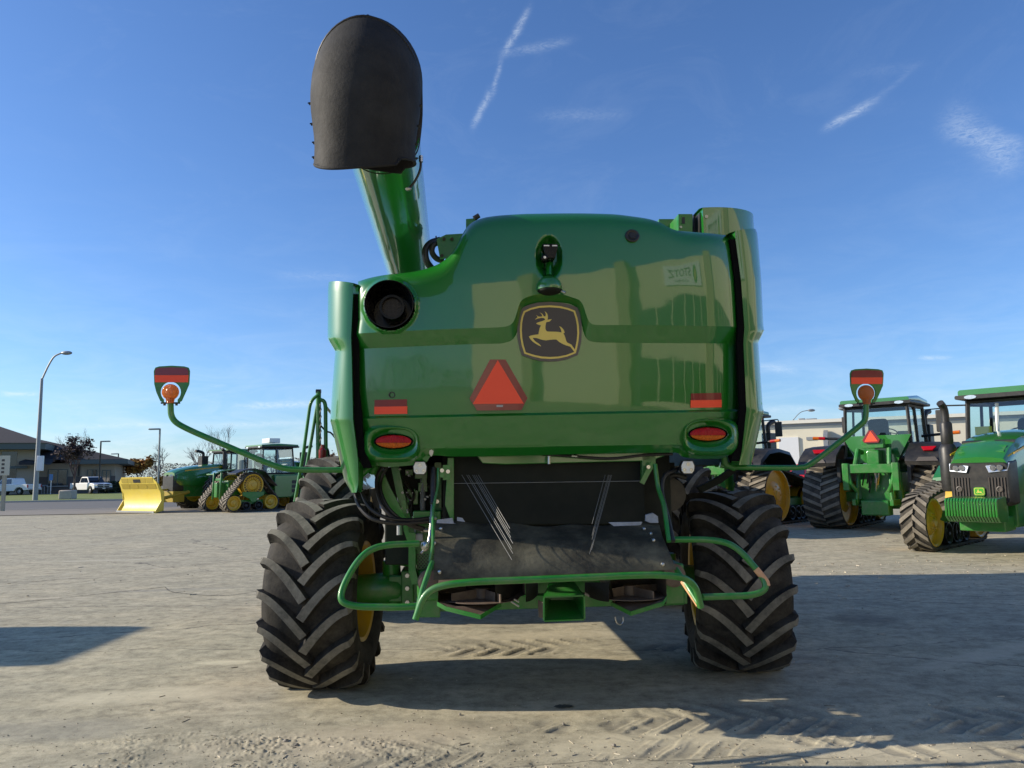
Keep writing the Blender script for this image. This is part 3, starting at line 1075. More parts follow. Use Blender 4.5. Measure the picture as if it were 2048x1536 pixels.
# side shields
def shield(name, outer, inner, vs, y_in, y_out, y_front, sg):
    fo, fi = lin(outer), lin(inner)
    rows = []
    for v in vs:
        a = L(fi(v), v, y_in); b = L(fo(v), v, y_out)
        r = [a + Vector((-sg * .02, .10, 0)), a + Vector((0, .012, 0))]
        for k in range(13):
            w = k / 12 * PI / 2
            r.append(Vector((a.x + (b.x - a.x) * math.sin(w), a.y + (b.y - a.y) * (1 - math.cos(w)) ** .9, a.z + (b.z - a.z) * k / 12)))
        for f in (.1, .4, 1):
            r.append(Vector((b.x + sg * .01 * f, b.y + (y_front - b.y) * f, b.z)))
        rows.append(r)
    # close over the top
    t = rows[0]
    rows.insert(0, [p + Vector((-sg * .03, .03, -.004)) for p in t])
    rows.append([p + Vector((-sg * .02, .02, .01)) for p in rows[-1]])
    return MB().grid(rows).build(name, M['green'], comb, smooth=24)


def vlist(keys, n=7):
    out = []
    for a, b in zip(keys[:-1], keys[1:]):
        m = max(1, int((b - a) / n))
        out += [a + (b - a) * k / m for k in range(m)]
    return out + [keys[-1]]


shield('side_shield', [(568, 658), (580, 656.5), (675, 656), (679, 656.5), (703, 671), (707, 671), (770, 666), (833, 662), (842, 661), (846, 663), (925, 681), (960, 690), (985, 705)],
       [(566, 707), (675, 702), (703, 703), (840, 706), (920, 716), (965, 717), (985, 713)],
       vlist([566, 676, 679, 703, 706, 833, 838, 843, 846, 925, 960, 985]), -.98, -.70, 2.5, -1)
shield('side_shield', [(460, 1503), (466, 1507), (480, 1509), (560, 1515), (655, 1519), (663, 1521), (687, 1508), (691, 1508), (817, 1517), (825, 1520), (830, 1517), (900, 1500), (930, 1493)],
       [(470, 1470), (560, 1482), (655, 1489), (687, 1487), (820, 1493), (900, 1484), (930, 1478)],
       vlist([462, 655, 663, 687, 691, 817, 822, 827, 830, 900, 930]), -.95, -.62, 2.5, 1)

# added black strips that paint the shade in the gaps between hood and shields
for pts_, sg_, y_ in (([(v, h_r(v) + 5) for v in range(478, 925, 12)], 1, -.945), ([(v, h_l(v) - 5) for v in range(588, 940, 12)], -1, -.955)):
    rows = []
    for v, u in pts_:
        a = L(u - 9, v, y_); b = L(u + 9, v, y_)
        rows.append([a, b, b + Vector((0, .03, 0)), a + Vector((0, .03, 0))])
    MB().grid(rows, 0, True).build('gap_shade_strip', M['gapshade'], comb)

# dark body inside, grain tank and cab ahead
mb = MB()
mb.bx(-1.16, 1.16, .30, 3.9, 1.32, 2.72)
mb.bx(-1.10, 1.10, -.66, .30, 1.86, 2.72)
mb.bx(-.72, .95, -.60, .30, 1.20, 1.86)
mb.bx(-1.16, 1.16, .3, 3.9, .95, 1.32)
mb.build('separator_body', M['darkgap'], comb, bevel=.02)
mb = MB()
mb.bx(-1.25, 1.35, 1.0, 3.9, 2.7, 3.25)
mb.build('grain_tank', M['green2'], comb, bevel=.03)
mb = MB()
mb.bx(-.85, .85, 4.2, 5.8, 1.7, 3.2)
cabp = mb.build('cab', M['windowdark'], comb, bevel=.08)
mb = MB(); mb.bx(-1.0, 1.0, 4.05, 5.95, 3.2, 3.38)
mb.build('cab_roof', M['green2'], cabp, bevel=.06)
mb = MB()
for x in (-.85, .85):
    for y in (4.2, 5.8): mb.bx(x - .05, x + .05, y - .05, y + .05, 1.7, 3.2)
mb.split('cab_pillar', M['black'], cabp)

# cover on the upper right, its bracket and the ledge beside it
def ring_panel(u0, u1, vt, vb, y0, depth, m, name, par, lean=0):
    a, b = L(u0, vb, y0), L(u1, vb, y0 + depth)
    zt = L(u0, vt, y0).z; zt2 = zt - lean
    rows = []
    for zz in (a.z - .12, zt):
        r = []
        for k in range(15):
            t = k / 14
            w = t * PI / 2
            r.append(Vector((a.x + (b.x - a.x) * math.sin(w), y0 + depth * (1 - math.cos(w)), zz - (lean * t if zz == zt else 0))))
        r.append(Vector((b.x, y0 + depth + .8, zz - (lean if zz == zt else 0))))
        r.insert(0, Vector((a.x, y0 + .5, zz)))
        rows.append(r)
    mid = rows[1]
    rows.append([p + Vector((-.02, .03, 0)) for p in mid])
    return MB().grid(rows).build(name, m, par, smooth=30)


ring_panel(1408, 1502, 415, 470, -.55, .45, M['green'], 'screen_cover', comb, -.06)
mb = MB()
def quad_box(mb, u0, v0, u1, v1, y, d, mi=0):
    p = [L(u0, v1, y), L(u0, v0, y), L(u1, v0, y), L(u1, v1, y)]
    mb.prism(p, (0, d, 0), mi)
quad_box(mb, 1357, 428, 1385, 468, -.45, .3)
quad_box(mb, 1318, 438, 1358, 466, -.2, .3)
quad_box(mb, 1387, 430, 1398, 470, -.40, .25, 1)
quad_box(mb, 1399, 425, 1406, 474, -.5, .5, 1)
quad_box(mb, 1364, 434, 1370, 447, -.455, .01, 1)
mb.build('tank_bracket', [M['green2'], M['black']], comb)
mb = MB()
mb.cyl(L(1413, 433, -.56), L(1413, 433, -.53), .013, 10)
mb.cyl(L(1362, 454, -.47), L(1362, 454, -.44), .01, 8)
mb.split('bolt', M['steel'], comb)
# pale lip turned over the top of the right shield
rows = []
for k in range(9):
    t = k / 8
    u = 1452 + t * 46
    v = 472 - 12 * math.sin(t * PI * .55)
    a = L(u, v, -.95 + .2 * t)
    rows.append([a, a + Vector((0, .10, .015)), a + Vector((.01, .22, .0))])
MB().grid(rows).build('shield_lip', M['greenbg'], comb)

# exhaust opening: lining, inner pipe with mesh
pc = S(780, 611, .30)
c = Vector((pc.x, -1.12, L(780, 611, -1.1).z))
rl = (L(829, 611, -1.12) - L(780, 611, -1.12)).length
mb = MB()
mb.lathe([(-.035, rl * 1.0), (-.035, rl * .965), (.03, rl * .94), (.27, rl * .80), (.27, .02)], c, 'Y', 48)
ex = mb.build('exhaust_opening', M['blackgloss'], comb, smooth=30)
mb = MB()
mb.lathe([(.08, rl * .50), (.06, rl * .52), (.06, rl * .42), (.10, rl * .40), (.10, 0)], c + Vector((.012, 0, .0)), 'Y', 36)
mb.lathe([(.26, rl * .52), (.07, rl * .52)], c + Vector((.012, 0, .0)), 'Y', 36)
mb.build('exhaust_pipe', M['blackgloss'], ex, smooth=30)
mb = MB()
for k in range(-7, 8):
    q = rl * .4 * math.sqrt(max(0, 1 - (k / 7.6) ** 2))
    o_ = k * rl * .055
    mb.bx(c.x + .012 + o_ - .001, c.x + .012 + o_ + .001, c.y + .094, c.y + .097, c.z - q, c.z + q)
    mb.bx(c.x + .012 - q, c.x + .012 + q, c.y + .097, c.y + .099, c.z + o_ - .001, c.z + o_ + .001)
mb.build('mesh_screen', M['badge'], ex, smooth=0)

# plates that follow the hood
def on_hood(name, poly, th, m, off=.002, par=None, dens=0):
    pts = []
    n = len(poly)
    for i in range(n):
        a, b = poly[i], poly[(i + 1) % n]
        k = max(1, int(math.hypot(b[0] - a[0], b[1] - a[1]) / dens)) if dens else 1
        for j in range(k):
            pts.append((a[0] + (b[0] - a[0]) * j / k, a[1] + (b[1] - a[1]) * j / k))
    f = [S(u, v, off + th) for u, v in pts]
    bk = [S(u, v, off) for u, v in pts]
    mb = MB(); n = len(pts)
    mb.add(f + bk, [tuple(range(n)), tuple(range(2 * n - 1, n - 1, -1))] + [(i, (i + 1) % n, n + (i + 1) % n, n + i) for i in range(n)])
    return mb.build(name, m, par or comb, smooth=0)


def flat_on(name, poly, y, th, m, par=None, bevel=0):
    return MB().prism([L(u, v, y) for u, v in poly], (0, th, 0)).build(name, m, par or comb, smooth=0, bevel=bevel)


# triangle sign
ys = S(1000, 790).y - .016
tri = flat_on('warning_triangle', [(980, 719), (1011, 719), (1055, 796), (1043, 820), (954, 821), (939, 797)], ys, .008, M['red'])
flat_on('triangle_centre', [(995.5, 720), (1047.5, 807), (945.5, 808)], ys - .003, .0025, M['orange'], tri)
flat_on('maker_label', [(993, 810), (1006, 810), (1006, 814), (993, 814)], ys - .001, .0008, M['greymetal'], tri)
for (u0, v0, u1) in ((749, 799, 814), (1382, 786, 1443)):
    w = (u1 - u0)
    dv = -1 if u0 < 1000 else 0
    y = S(u0 + w / 2, v0 + 15).y - .012
    def strip(name, a0, a1, c0, c1, b0, b1, off_, m, par):
        R_ = []
        for j in range(13):
            s_ = j / 12
            R_.append([S(a0 + (a1 - a0) * s_, (c0 + (c1 - c0) * s_) * (1 - k / 6) + (b0 + (b1 - b0) * s_) * k / 6, off_) for k in range(7)])
        mbb = MB().grid(R_)
        R2 = [[p + Vector((0, .01, 0)) for p in r] for r in R_]
        mbb.grid([R_[0], R2[0]]); mbb.grid([R_[-1], R2[-1]]); mbb.grid([[r[0] for r in R_], [r[0] for r in R2]]); mbb.grid([[r[-1] for r in R_], [r[-1] for r in R2]])
        return mbb.build(name, m, par)
    t = strip('reflective_strip', u0, u1, v0 + 1, v0 - .5, v0 + 16, v0 + 16, .004, M['red'], comb)
    strip('bright_band', u0 - .5, u1 + .5, v0 + 14.5, v0 + 13.5, v0 + 29.5, v0 + 28.5, .007, M['orange'], t)
mb = MB().lathe([(-.006, .022), (-.006, .016), (.004, .016), (.004, 0)], S(784, 790), 'Y', 20)
mb.build('hood_plug', M['black'], comb)
# round black port at the upper right
pp = S(1264, 472)
mb = MB().lathe([(.02, .046), (-.012, .046), (-.016, .040), (-.008, .028), (-.008, .022), (-.014, .020), (-.014, 0)], pp, 'Y', 32)
mb.v = [(pp.x + (x - pp.x) * 1.08, y + (z - pp.z) * .18, z) for x, y, z in mb.v]
mb.build('round_grommet', M['black'], comb, smooth=30)

# badge
def zp(x, y): return (1030 + x * 140 / 1536, 590 + y * 140 / 1536)
out = [zp(*p) for p in [(150, 280), (300, 215), (500, 165), (760, 145), (1000, 165), (1200, 210), (1375, 275), (1430, 430), (1460, 620), (1465, 800), (1455, 1000), (1420, 1180), (1380, 1310),
                        (1150, 1405), (950, 1445), (760, 1455), (560, 1440), (380, 1400), (160, 1320), (100, 1150), (60, 950), (48, 760), (60, 560), (90, 400)]]
yel = [zp(*p) for p in [(190, 355), (330, 290), (520, 242), (760, 226), (1000, 245), (1180, 290), (1318, 345), (1370, 500), (1400, 660), (1410, 830), (1395, 1000), (1365, 1150), (1335, 1275),
                        (1150, 1350), (960, 1390), (770, 1402), (580, 1390), (400, 1350), (205, 1285), (150, 1110), (118, 940), (108, 770), (118, 600), (145, 470)]]
def shrink(P, k):
    cx = sum(p[0] for p in P) / len(P); cy = sum(p[1] for p in P) / len(P)
    return [(cx + (x - cx) * (1 - k / abs(math.hypot(x - cx, y - cy))), cy + (y - cy) * (1 - k / abs(math.hypot(x - cx, y - cy)))) for x, y in P]
yb = S(1100, 700).y - .012
# tilt of the lower hood is small; the badge is a flat plate just proud of it
badge = flat_on('deer_badge', out, yb, .02, M['badgerim'])
flat_on('badge_border', yel, yb - .0025, .002, M['badgeyel'], badge)
flat_on('badge_field', shrink(yel, 3.9), yb - .004, .001, M['badge'], badge)
deer = [(650, 355), (672, 372), (700, 400), (718, 440), (722, 490), (714, 545), (760, 535), (808, 530), (785, 558), (750, 585), (700, 592), (685, 600), (675, 640), (668, 690), (668, 745), (682, 780), (710, 800),
        (800, 803), (900, 805), (990, 815), (1022, 825), (1012, 770), (995, 725), (968, 685), (1010, 700), (1050, 740), (1078, 780), (1090, 828), (1062, 840), (1085, 885), (1105, 940),
        (1125, 1010), (1150, 1045), (1235, 1085), (1262, 1125), (1310, 1190), (1330, 1225), (1300, 1245), (1255, 1185), (1210, 1130), (1120, 1105), (1040, 1070), (970, 1030), (925, 990), (905, 975),
        (830, 977), (760, 985), (680, 995), (600, 985), (540, 965), (480, 945), (390, 938), (410, 975), (450, 1020), (520, 1065), (548, 1090), (575, 1125), (555, 1122), (500, 1095), (440, 1060), (380, 1015), (335, 965),
        (305, 912), (345, 890), (420, 875), (515, 862), (525, 800), (540, 730), (570, 665), (530, 655), (475, 635), (470, 615), (520, 595), (590, 575), (640, 555), (662, 545), (655, 520), (630, 505), (580, 500),
        (500, 515), (440, 540), (455, 520), (495, 490), (490, 465), (458, 445), (490, 455), (518, 475), (560, 475), (598, 470), (590, 430), (570, 405), (538, 388), (575, 398), (610, 425), (630, 465), (665, 470), (678, 440), (672, 400)]
dd_ = MB()
dpts = [L(*zp(*p), yb - .0055) for p in deer]
from mathutils.geometry import tessellate_polygon
tris = tessellate_polygon([[Vector((p.x, p.z, 0)) for p in dpts]])
n_ = len(dpts)
dd_.add(dpts + [p + Vector((0, .0012, 0)) for p in dpts], [tuple(t) for t in tris] + [tuple(i + n_ for i in t) for t in tris] + [(i, (i + 1) % n_, n_ + (i + 1) % n_, n_ + i) for i in range(n_)])
dd_.build('leaping_deer', M['badgeyel'], badge, smooth=0)

# a chip in the paint at the lower edge
on_hood('paint_chip', [(859, 901), (863, 899), (867, 902), (866, 908), (863, 913), (860, 911), (858, 906)], .0015, M['white'], .001)
# camera arm in the recess
mb = MB()
mb.tube([S(1098, 552, .05), S(1098, 520, .05)], .022, 10)
arm = mb.build('camera_arm', M['green'], comb)
mb = MB()
pa = S(1098, 500, .07)
mb.hexa([Vector((pa.x + a * (.055 if k > 0 else .03), pa.y - .03 + b * .045, pa.z - .03 + k * .05)) for a in (-1, 1) for b in (-1, 1) for k in (-1, 1)])
mb.lathe([(-.06, 0), (-.06, .02), (-.045, .025), (0, .025)], (pa.x - .04, pa.y - .02, pa.z - .075), 'Y', 16)
mb.build('reversing_camera', M['blackgloss'], arm, smooth=30, bevel=.006)
mb = MB()
mb.bx(pa.x - .045, pa.x - .008, pa.y - .08, pa.y - .074, pa.z + .002, pa.z + .01)
mb.bx(pa.x + .012, pa.x + .045, pa.y - .08, pa.y - .074, pa.z + .002, pa.z + .01)
mb.cyl((pa.x - .04, pa.y - .083, pa.z - .075), (pa.x - .04, pa.y - .078, pa.z - .075), .009, 10)
mb.split('camera_trim', M['steel'], arm)
# hooded base of the arm
hc = S(1098, 578, -.01)
mb = MB().ball(hc, 1.0, 28, 16, 0, (.090, .105, .088))
mb.v = [(x, y, max(z, hc.z - .012)) for x, y, z in mb.v]
ah = mb.build('arm_hood', M['greenbg'], comb, smooth=40)
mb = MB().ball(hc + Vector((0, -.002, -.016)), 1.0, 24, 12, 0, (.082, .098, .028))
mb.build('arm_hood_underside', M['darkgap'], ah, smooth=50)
mb = MB(); q = S(1121, 581, .02)
mb.cyl(q, q + Vector((.03, -.02, -.02)), .008, 8)
mb.build('arm_pin', M['steel'], comb)

# tail lights in raised oval surrounds
def oval(cu, cv, ru, rv, e=2.0, n=40):
    r = []
    for k in range(n):
        w = 2 * PI * k / n
        c_, s_ = math.cos(w), math.sin(w)
        r.append((cu + ru * abs(c_) ** (2 / e) * (1 if c_ > 0 else -1), cv + rv * abs(s_) ** (2 / e) * (1 if s_ > 0 else -1)))
    return r
for (cu, cv, lu, lv) in ((784, 886, 787, 883), (1421, 873, 1416, 868)):
    y = min(S(cu - 38, cv).y, S(cu, cv).y, S(cu + 30, cv).y) - .004
    loops = [(57, 38, .012), (54, 35, -.022), (50, 31, -.042), (46, 27.5, -.036), (42, 24, -.008), (41, 20, .0), (39, 18, .004)]
    rows = []
    for ru, rv, dy in loops:
        f = (ru - 39) / 18
        rows.append([L(u, v, y + dy) for u, v in oval(lu + (cu - lu) * f, lv + (cv + 1 - lv) * f, ru, rv, 2.0 + 1.4 * f)])
    rows.append([L(lu, lv, y + .01)] * 40)
    b = MB().grid(rows, 0, True).build('lamp_surround', M['green'], comb, smooth=50)
    rows = []
    for k_, dy in ((1.0, .0), (1.0, -.016), (.95, -.020), (.90, -.012)):
        rows.append([L(u, v, y + dy) for u, v in oval(lu, lv, 39.5 * k_, 15.5 * k_)])
    t = MB().grid(rows, 0, True).build('tail_light', M['blackgloss'], b)
    def lens(name, v0, v1, m):
        rws = []
        for i in range(9):
            v = v0 + (v1 - v0) * i / 8
            hw = 35.5 * math.sqrt(max(0, 1 - ((v - lv) / 13.2) ** 2))
            rws.append([L(lu - hw + 2 * hw * j / 24, v, y - .012 - .014 * math.sqrt(max(0, 1 - ((v - lv) / 14.6) ** 2 * .8 - ((hw * (j / 12 - 1)) / 38) ** 2 * .8)) - (.0018 if (j % 2) else 0)) for j in range(25)])
        MB().grid(rws).build(name, m, t, smooth=20)
    lens('red_lens', lv - 13, lv + 2.5, M['tailred'])
    lens('amber_lens', lv + 2.9, lv + 13, M['tailamber'])

# ---------- unloading auger and rubber spout
pl, pr = L(697, 338, -1.95), L(846, 338, -1.95)
ql, qr = L(776, 548, 1.95), L(860, 548, 1.95)
ax = (pl.x + pr.x) / 2 - .022
AR = .213
AZ = 3.535
def auger_r(): pass
mb = MB()
mb.tube([(ax - .0, -2.0, AZ), (ax, 5.4, AZ)], AR, 40)
aug = mb.build('unloading_auger', M['green'], comb, smooth=40)
mb = MB()
for yy in (2.6,):
    mb.tube([(ax, yy, AZ), (ax, yy + .05, AZ)], AR + .012, 40)
mb.split('auger_band', M['green'], aug, smooth=40)
# spout: sections (y, z, half width, half thickness, angle)
SP = [(-1.97, 3.535, .217, .217, 0), (-2.01, 3.65, .246, .26, 0), (-2.05, 3.775, .262, .30, 8), (-2.10, 3.81, .278, .312, 22), (-2.155, 3.765, .287, .295, 38), (-2.21, 3.67, .289, .265, 56),
      (-2.235, 3.56, .284, .24, 72), (-2.24, 3.46, .272, .222, 84), (-2.235, 3.37, .262, .212, 90), (-2.23, 3.29, .260, .206, 92), (-2.225, 3.215, .264, .20, 92)]
def spout_rows(scale=1.0, i0=0, tz=0.0, wob=0.0, ts=None):
    ts = scale if ts is None else ts
    rows = []
    for i, (y, z, hw, ht, an) in enumerate(SP[i0:]):
        a = rad(an)
        up = Vector((0, -math.sin(a), math.cos(a)))
        r = []
        for k in range(48):
            w = 2 * PI * k / 48
            c_, s_ = math.cos(w), math.sin(w); sy_ = s_
            e = 2.0 + .35 * max(0, min(1, (i + i0 - 6) / 4)) if i + i0 > 5 else (1.9 if sy_ > 0 else 2.0)
            cx_ = abs(c_) ** (2 / e) * (1 if c_ > 0 else -1); sx_ = abs(s_) ** (2 / e) * (1 if s_ > 0 else -1)
            p = Vector((ax - .058 * min(1, (i + i0) / 4) + hw * scale * cx_, y, z)) + up * (ht * ts * sx_)
            if i + i0 >= len(SP) - 1 and wob:
                p.z += wob * (math.sin(w * 2 + .6) * .6 - .7 * max(0, math.cos(w)) * (.6 if s_ > 0 else 1)) + (.03 if c_ > .7 else 0)
            if i + i0 >= 7: p.z += .35 * (p.y + 2.43) * (i + i0 - 6) / 4 - .03 * (i + i0 - 6) / 4
            p.z += tz
            r.append(p)
        rows.append(r)
    return rows
def dens(rows, n=4):
    out = []
    for k in range(len(rows[0])):
        out.append(curve([r[k] for r in rows], n))
    return [[out[k][i] for k in range(len(out))] for i in range(len(out[0]))]
ro = dens(spout_rows(1.0, 0, 0, .035))
ri = dens(spout_rows(.965, 0, 0.002, .035))
mb = MB().grid(ro, 0, True); mb.grid(ri, 0, True)
n1 = len(ro)
mb.grid([ro[-1], ri[-1]], 0, True); mb.grid([ro[0], ri[0]], 0, True)
spout = mb.build('rubber_spout', M['boot'], aug, smooth=50)
# outer flap wrapped over the rear of the spout, with its bolts
fl = []
for r in dens(spout_rows(.975, 4, 0, .035, 1.085)):
    fl.append([r[k % 48] for k in range(0, 25)])
fo = fl
fi_ = [[p + Vector((0, .012, 0)) for p in r] for r in fl]
mb = MB().grid(fo)
for k in range(len(fo) - 1):
    pass
edge = [r[0] for r in fo]
mb.grid([edge, [r[0] for r in fi_]]); mb.grid([[r[-1] for r in fo], [r[-1] for r in fi_]]); mb.grid([fo[0], fi_[0]]); mb.grid([fo[-1], fi_[-1]])
flp = mb.build('spout_flap', M['boot'], spout, smooth=50)
mb = MB()
mb.tube(fo[0], .0065, 6); mb.build('flap_edge', M['black'], flp, smooth=60)
for col_ in (0, -1): MB().tube([r[col_] for r in fo], .006, 6).build('flap_edge', M['black'], flp, smooth=60)
MB().tube(fo[-1], .008, 6).build('flap_edge', M['boot'], flp, smooth=60)
mb = MB()
for j in (7, 12, 17, 22):
    for kk, sx in ((0, 1), (24, -1)):
        if j < len(fo):
            p = fo[j][kk if kk else 0]
            mb.cyl(p + Vector((sx * -.01, -.01, 0)), p + Vector((sx * .020, -.012, .004)), .004, 6)
            mb.cyl(p + Vector((sx * .008, -.012, 0)), p + Vector((sx * .013, -.012, 0.001)), .008, 6)
mb.split('bolt', M['black'], spout)
mb = MB()
mb.tube([ro[k][12] + Vector((0, -.003, .004)) for k in range(6, 17)], .0035, 6)
mb.build('spout_seam', M['black'], spout)
mb = MB()
cp = [L(842, 318, -2.0), L(840, 340, -2.0), L(830, 362, -2.0), L(818, 377, -2.0)]
mb.tube(curve(cp, 5), .007, 8, 0)
mb.ball(L(817, 378, -2.0), .018, 8, 6, 1, (1, 1, .6))
mb.tube([L(842, 312, -2.0), L(842, 324, -2.0)], .012, 8, 1)
mb.build('spout_camera_cable', [M['black'], M['steel']], spout)

# plate and hose loops beside the auger
mb = MB()
mb.prism([L(u, v, -.55) for u, v in [(873, 478), (892, 469), (925, 467), (925, 500), (905, 515), (880, 518)]], (0, .012, 0), 0)
mb.prism([L(u, v, -.50) for u, v in [(932, 438), (955, 436), (955, 455), (932, 462)]], (0, .05, 0), 0)
mb.tube([L(948, 437, -.5), L(958, 431, -.5)], .02, 8, 1)
for q in ((888, 478), (904, 478), (884, 511)):
    mb.cyl(L(q[0], q[1], -.565), L(q[0], q[1], -.548), .013, 8, 1)
mb.build('hose_bracket', [M['green2'], M['black']], comb)
mb = MB()
mb.tube(curve([L(880, 480, -.45), L(862, 486, -.48), L(851, 500, -.5), L(853, 522, -.5), L(866, 540, -.45)], 6), .026, 12)
mb.tube(curve([L(884, 484, -.5), L(868, 489, -.52), L(864, 503, -.52), L(872, 516, -.5), L(886, 522, -.48)], 6), .022, 12)
mb.tube([L(872, 472, -.47), L(873, 484, -.47)], .006, 6)
mb.split('hydraulic_hose', M['black'], comb)
# ---------- rear wheels, axle, front wheels
RW = .745
AY = .34
tyre('rear_tyre', RW, .68, .375, 18, .070, comb, (-1.665, AY, RW - .028), rad(-6.0), a_off=.05)
tyre('rear_tyre', RW, .72, .375, 18, .070, comb, (1.715, AY, RW - .028), rad(-11), a_off=.12)
FW = .96
tyre('front_tyre', FW, .80, .45, 20, .065, comb, (-2.05, 3.65, FW - .03), 0, a_off=.1)
tyre('front_tyre', FW, .80, .45, 20, .065, comb, (2.12, 3.65, FW - .03), 0, a_off=.0)

mb = MB()
mb.bx(-1.18, 1.18, AY - .10, AY + .10, .62, .84)
axle = mb.build('rear_axle', M['green2'], comb, bevel=.015)
for s in (-1, 1):
    mb = MB()
    mb.bx(s * 1.02 - .05, s * 1.02 + .05, AY - .14, AY + .14, .58, .88)
    mb.lathe([(s * 1.06, .10), (s * 1.10, .12), (s * 1.24, .13), (s * 1.42, .12), (s * 1.52, .12), (s * 1.52, 0)], (0, AY, .72), 'X', 28)
    mb.tube([(s * 1.14, AY, .55), (s * 1.16, AY, .95)], .075, 14)
    mb.tube([(s * 1.16, AY - .02, .93), (s * 1.08, AY - .1, .95), (s * .95, AY - .12, .93)], .035, 10)
    h = mb.build('wheel_hub', M['green2'], axle, smooth=40, bevel=.01)
    mb = MB()
    for (y, z) in ((AY - .15, .63), (AY - .15, .84), (AY - .15, .74)):
        mb.cyl((s * 1.02, y - .01, z), (s * 1.02, y + .02, z), .018, 6)
    mb.split('bolt', M['steel'], h)
mb = MB()
for z in (.665, .775):
    mb.cyl((-.88, AY - .104, z), (-.88, AY - .09, z), .018, 10)
    mb.cyl((.88, AY - .104, z), (.88, AY - .09, z), .018, 10)
mb.split('round_opening', M['black'], axle)
mb = MB()
mb.bx(-1.5, 1.5, 3.5, 3.8, .75, 1.1)
mb.build('front_axle', M['green2'], comb, bevel=.02)

# chassis side frames
def beam(mb, pts, w, d, mi=0):
    """flat bar through (u, v, y) points"""
    P = [L(*p) for p in pts]
    rows = []
    for i, p in enumerate(P):
        t = (P[min(i + 1, len(P) - 1)] - P[max(i - 1, 0)]).normalized()
        n = Vector((t.z, 0, -t.x)).normalized() * w / 2
        rows.append([p - n, p + n, p + n + Vector((0, d, 0)), p - n + Vector((0, d, 0))])
    mb.grid(rows, mi, True)
    mb.add(rows[0], [(0, 1, 2, 3)], mi); mb.add(rows[-1], [(0, 1, 2, 3)], mi)

mb = MB()
beam(mb, [(786, 915, -.45), (800, 985, -.45), (830, 1100, -.45)], .055, .12)
beam(mb, [(748, 925, -.5), (772, 980, -.5), (803, 1040, -.5)], .07, .04)
beam(mb, [(806, 1000, -.48), (812, 1060, -.48), (829, 1110, -.48)], .035, .02)
mb.split('chassis_brace', M['green2'], comb)
mb = MB()
beam(mb, [(824, 1066, -.5), (824, 1140, -.5), (831, 1168, -.5)], .05, .16)
beam(mb, [(829, 1050, -.44), (829, 1165, -.44)], .02, .1, 1)
mb.build('side_post', [M['green2'], M['greymetal']], comb)
# perforated guard box, left
mb = MB()
mb.prism([L(u, v, -.42) for u, v in [(832, 1048), (880, 1048), (880, 1235), (835, 1235)]], (0, .10, 0))
lb = mb.build('guard_plate', M['green2'], comb, bevel=.004)
mb = MB()
for r in range(9):
    for c_ in range(6):
        u = 836 + c_ * 6.4 + (3.2 if r % 2 else 0); v = 1109 + r * 3.7
        p = L(u, v, -.4225)
        mb.cyl(p, p + Vector((0, .004, 0)), .0065, 8)
mb.build('guard_holes', M['black'], lb)
mb = MB()
p = L(837, 1075, -.45)
mb.bx(p.x - .03, p.x + .035, p.y - .03, p.y, p.z - .025, p.z + .03)
mb.build('latch', M['greymetal'], lb, bevel=.006)
# round drums of the spreader drive on both sides
for (u0, u1, v0, v1) in ((834, 884, 1140, 1182), (1325, 1372, 1128, 1192)):
    mb = MB()
    a = L(u0, v1, -.5); b = L(u1, v0, -.5)
    mb.bx(a.x, b.x, -.46, -.2, a.z - .08, b.z)
    box = mb.build('drive_housing', M['green2'], comb, bevel=.02)
    mb = MB()
    cx_ = (a.x + b.x) / 2
    mb.lathe([(-.0, 0), (-.0, .085), (-.045, .085), (-.055, .06), (-.055, 0)], (cx_, -.46, b.z - .08), 'Y', 24)
    mb.build('drum', M['rustpan'], box, smooth=30)

# lower frame across under the chopper
mb = MB()
mb.prism([L(u, v, -.35) for u, v in [(832, 1195), (1375, 1185), (1375, 1208), (832, 1225)]], (0, .1, 0))
mb.build('lower_crossbeam', M['green2'], comb, bevel=.006)

# chopper housing: dark throat
mb = MB()
mb.prism([L(u, v, -.72) for u, v in [(905, 905), (1285, 903), (1292, 1048), (905, 1050)]], (0, .08, 0))
cho = mb.build('chopper_housing', M['darkgap'], comb, bevel=.004)
mb = MB()
a, b = L(907, 967, -.73), L(1282, 962, -.73)
mb.tube([a, b], .0022, 6)
mb.build('panel_seam', M['greymetal'], cho)
# lighter green curved panel at the throat top
mb = MB()
mb.prism([L(u, v, -.80) for u, v in [(950, 905), (1330, 900), (1330, 912), (1300, 922), (1010, 929), (965, 927), (957, 916)]], (0, .04, 0))
mb.build('throat_panel', M['greenbg'], comb, bevel=.006)
mb = MB()
mb.tube(curve([L(1085, 908, -.86), L(1140, 912, -.86), L(1220, 917, -.87), L(1290, 910, -.86), L(1345, 908, -.84)], 6), .010, 8)
mb.build('wiring_harness', M['black'], comb)
mb = MB()
mb.tube([L(1098, 912, -.88), L(1098, 928, -.88)], .011, 8)
mb.tube([L(1143, 911, -.87), L(1154, 912, -.87)], .012, 8)
mb.split('harness_fitting', M['steel'], comb)

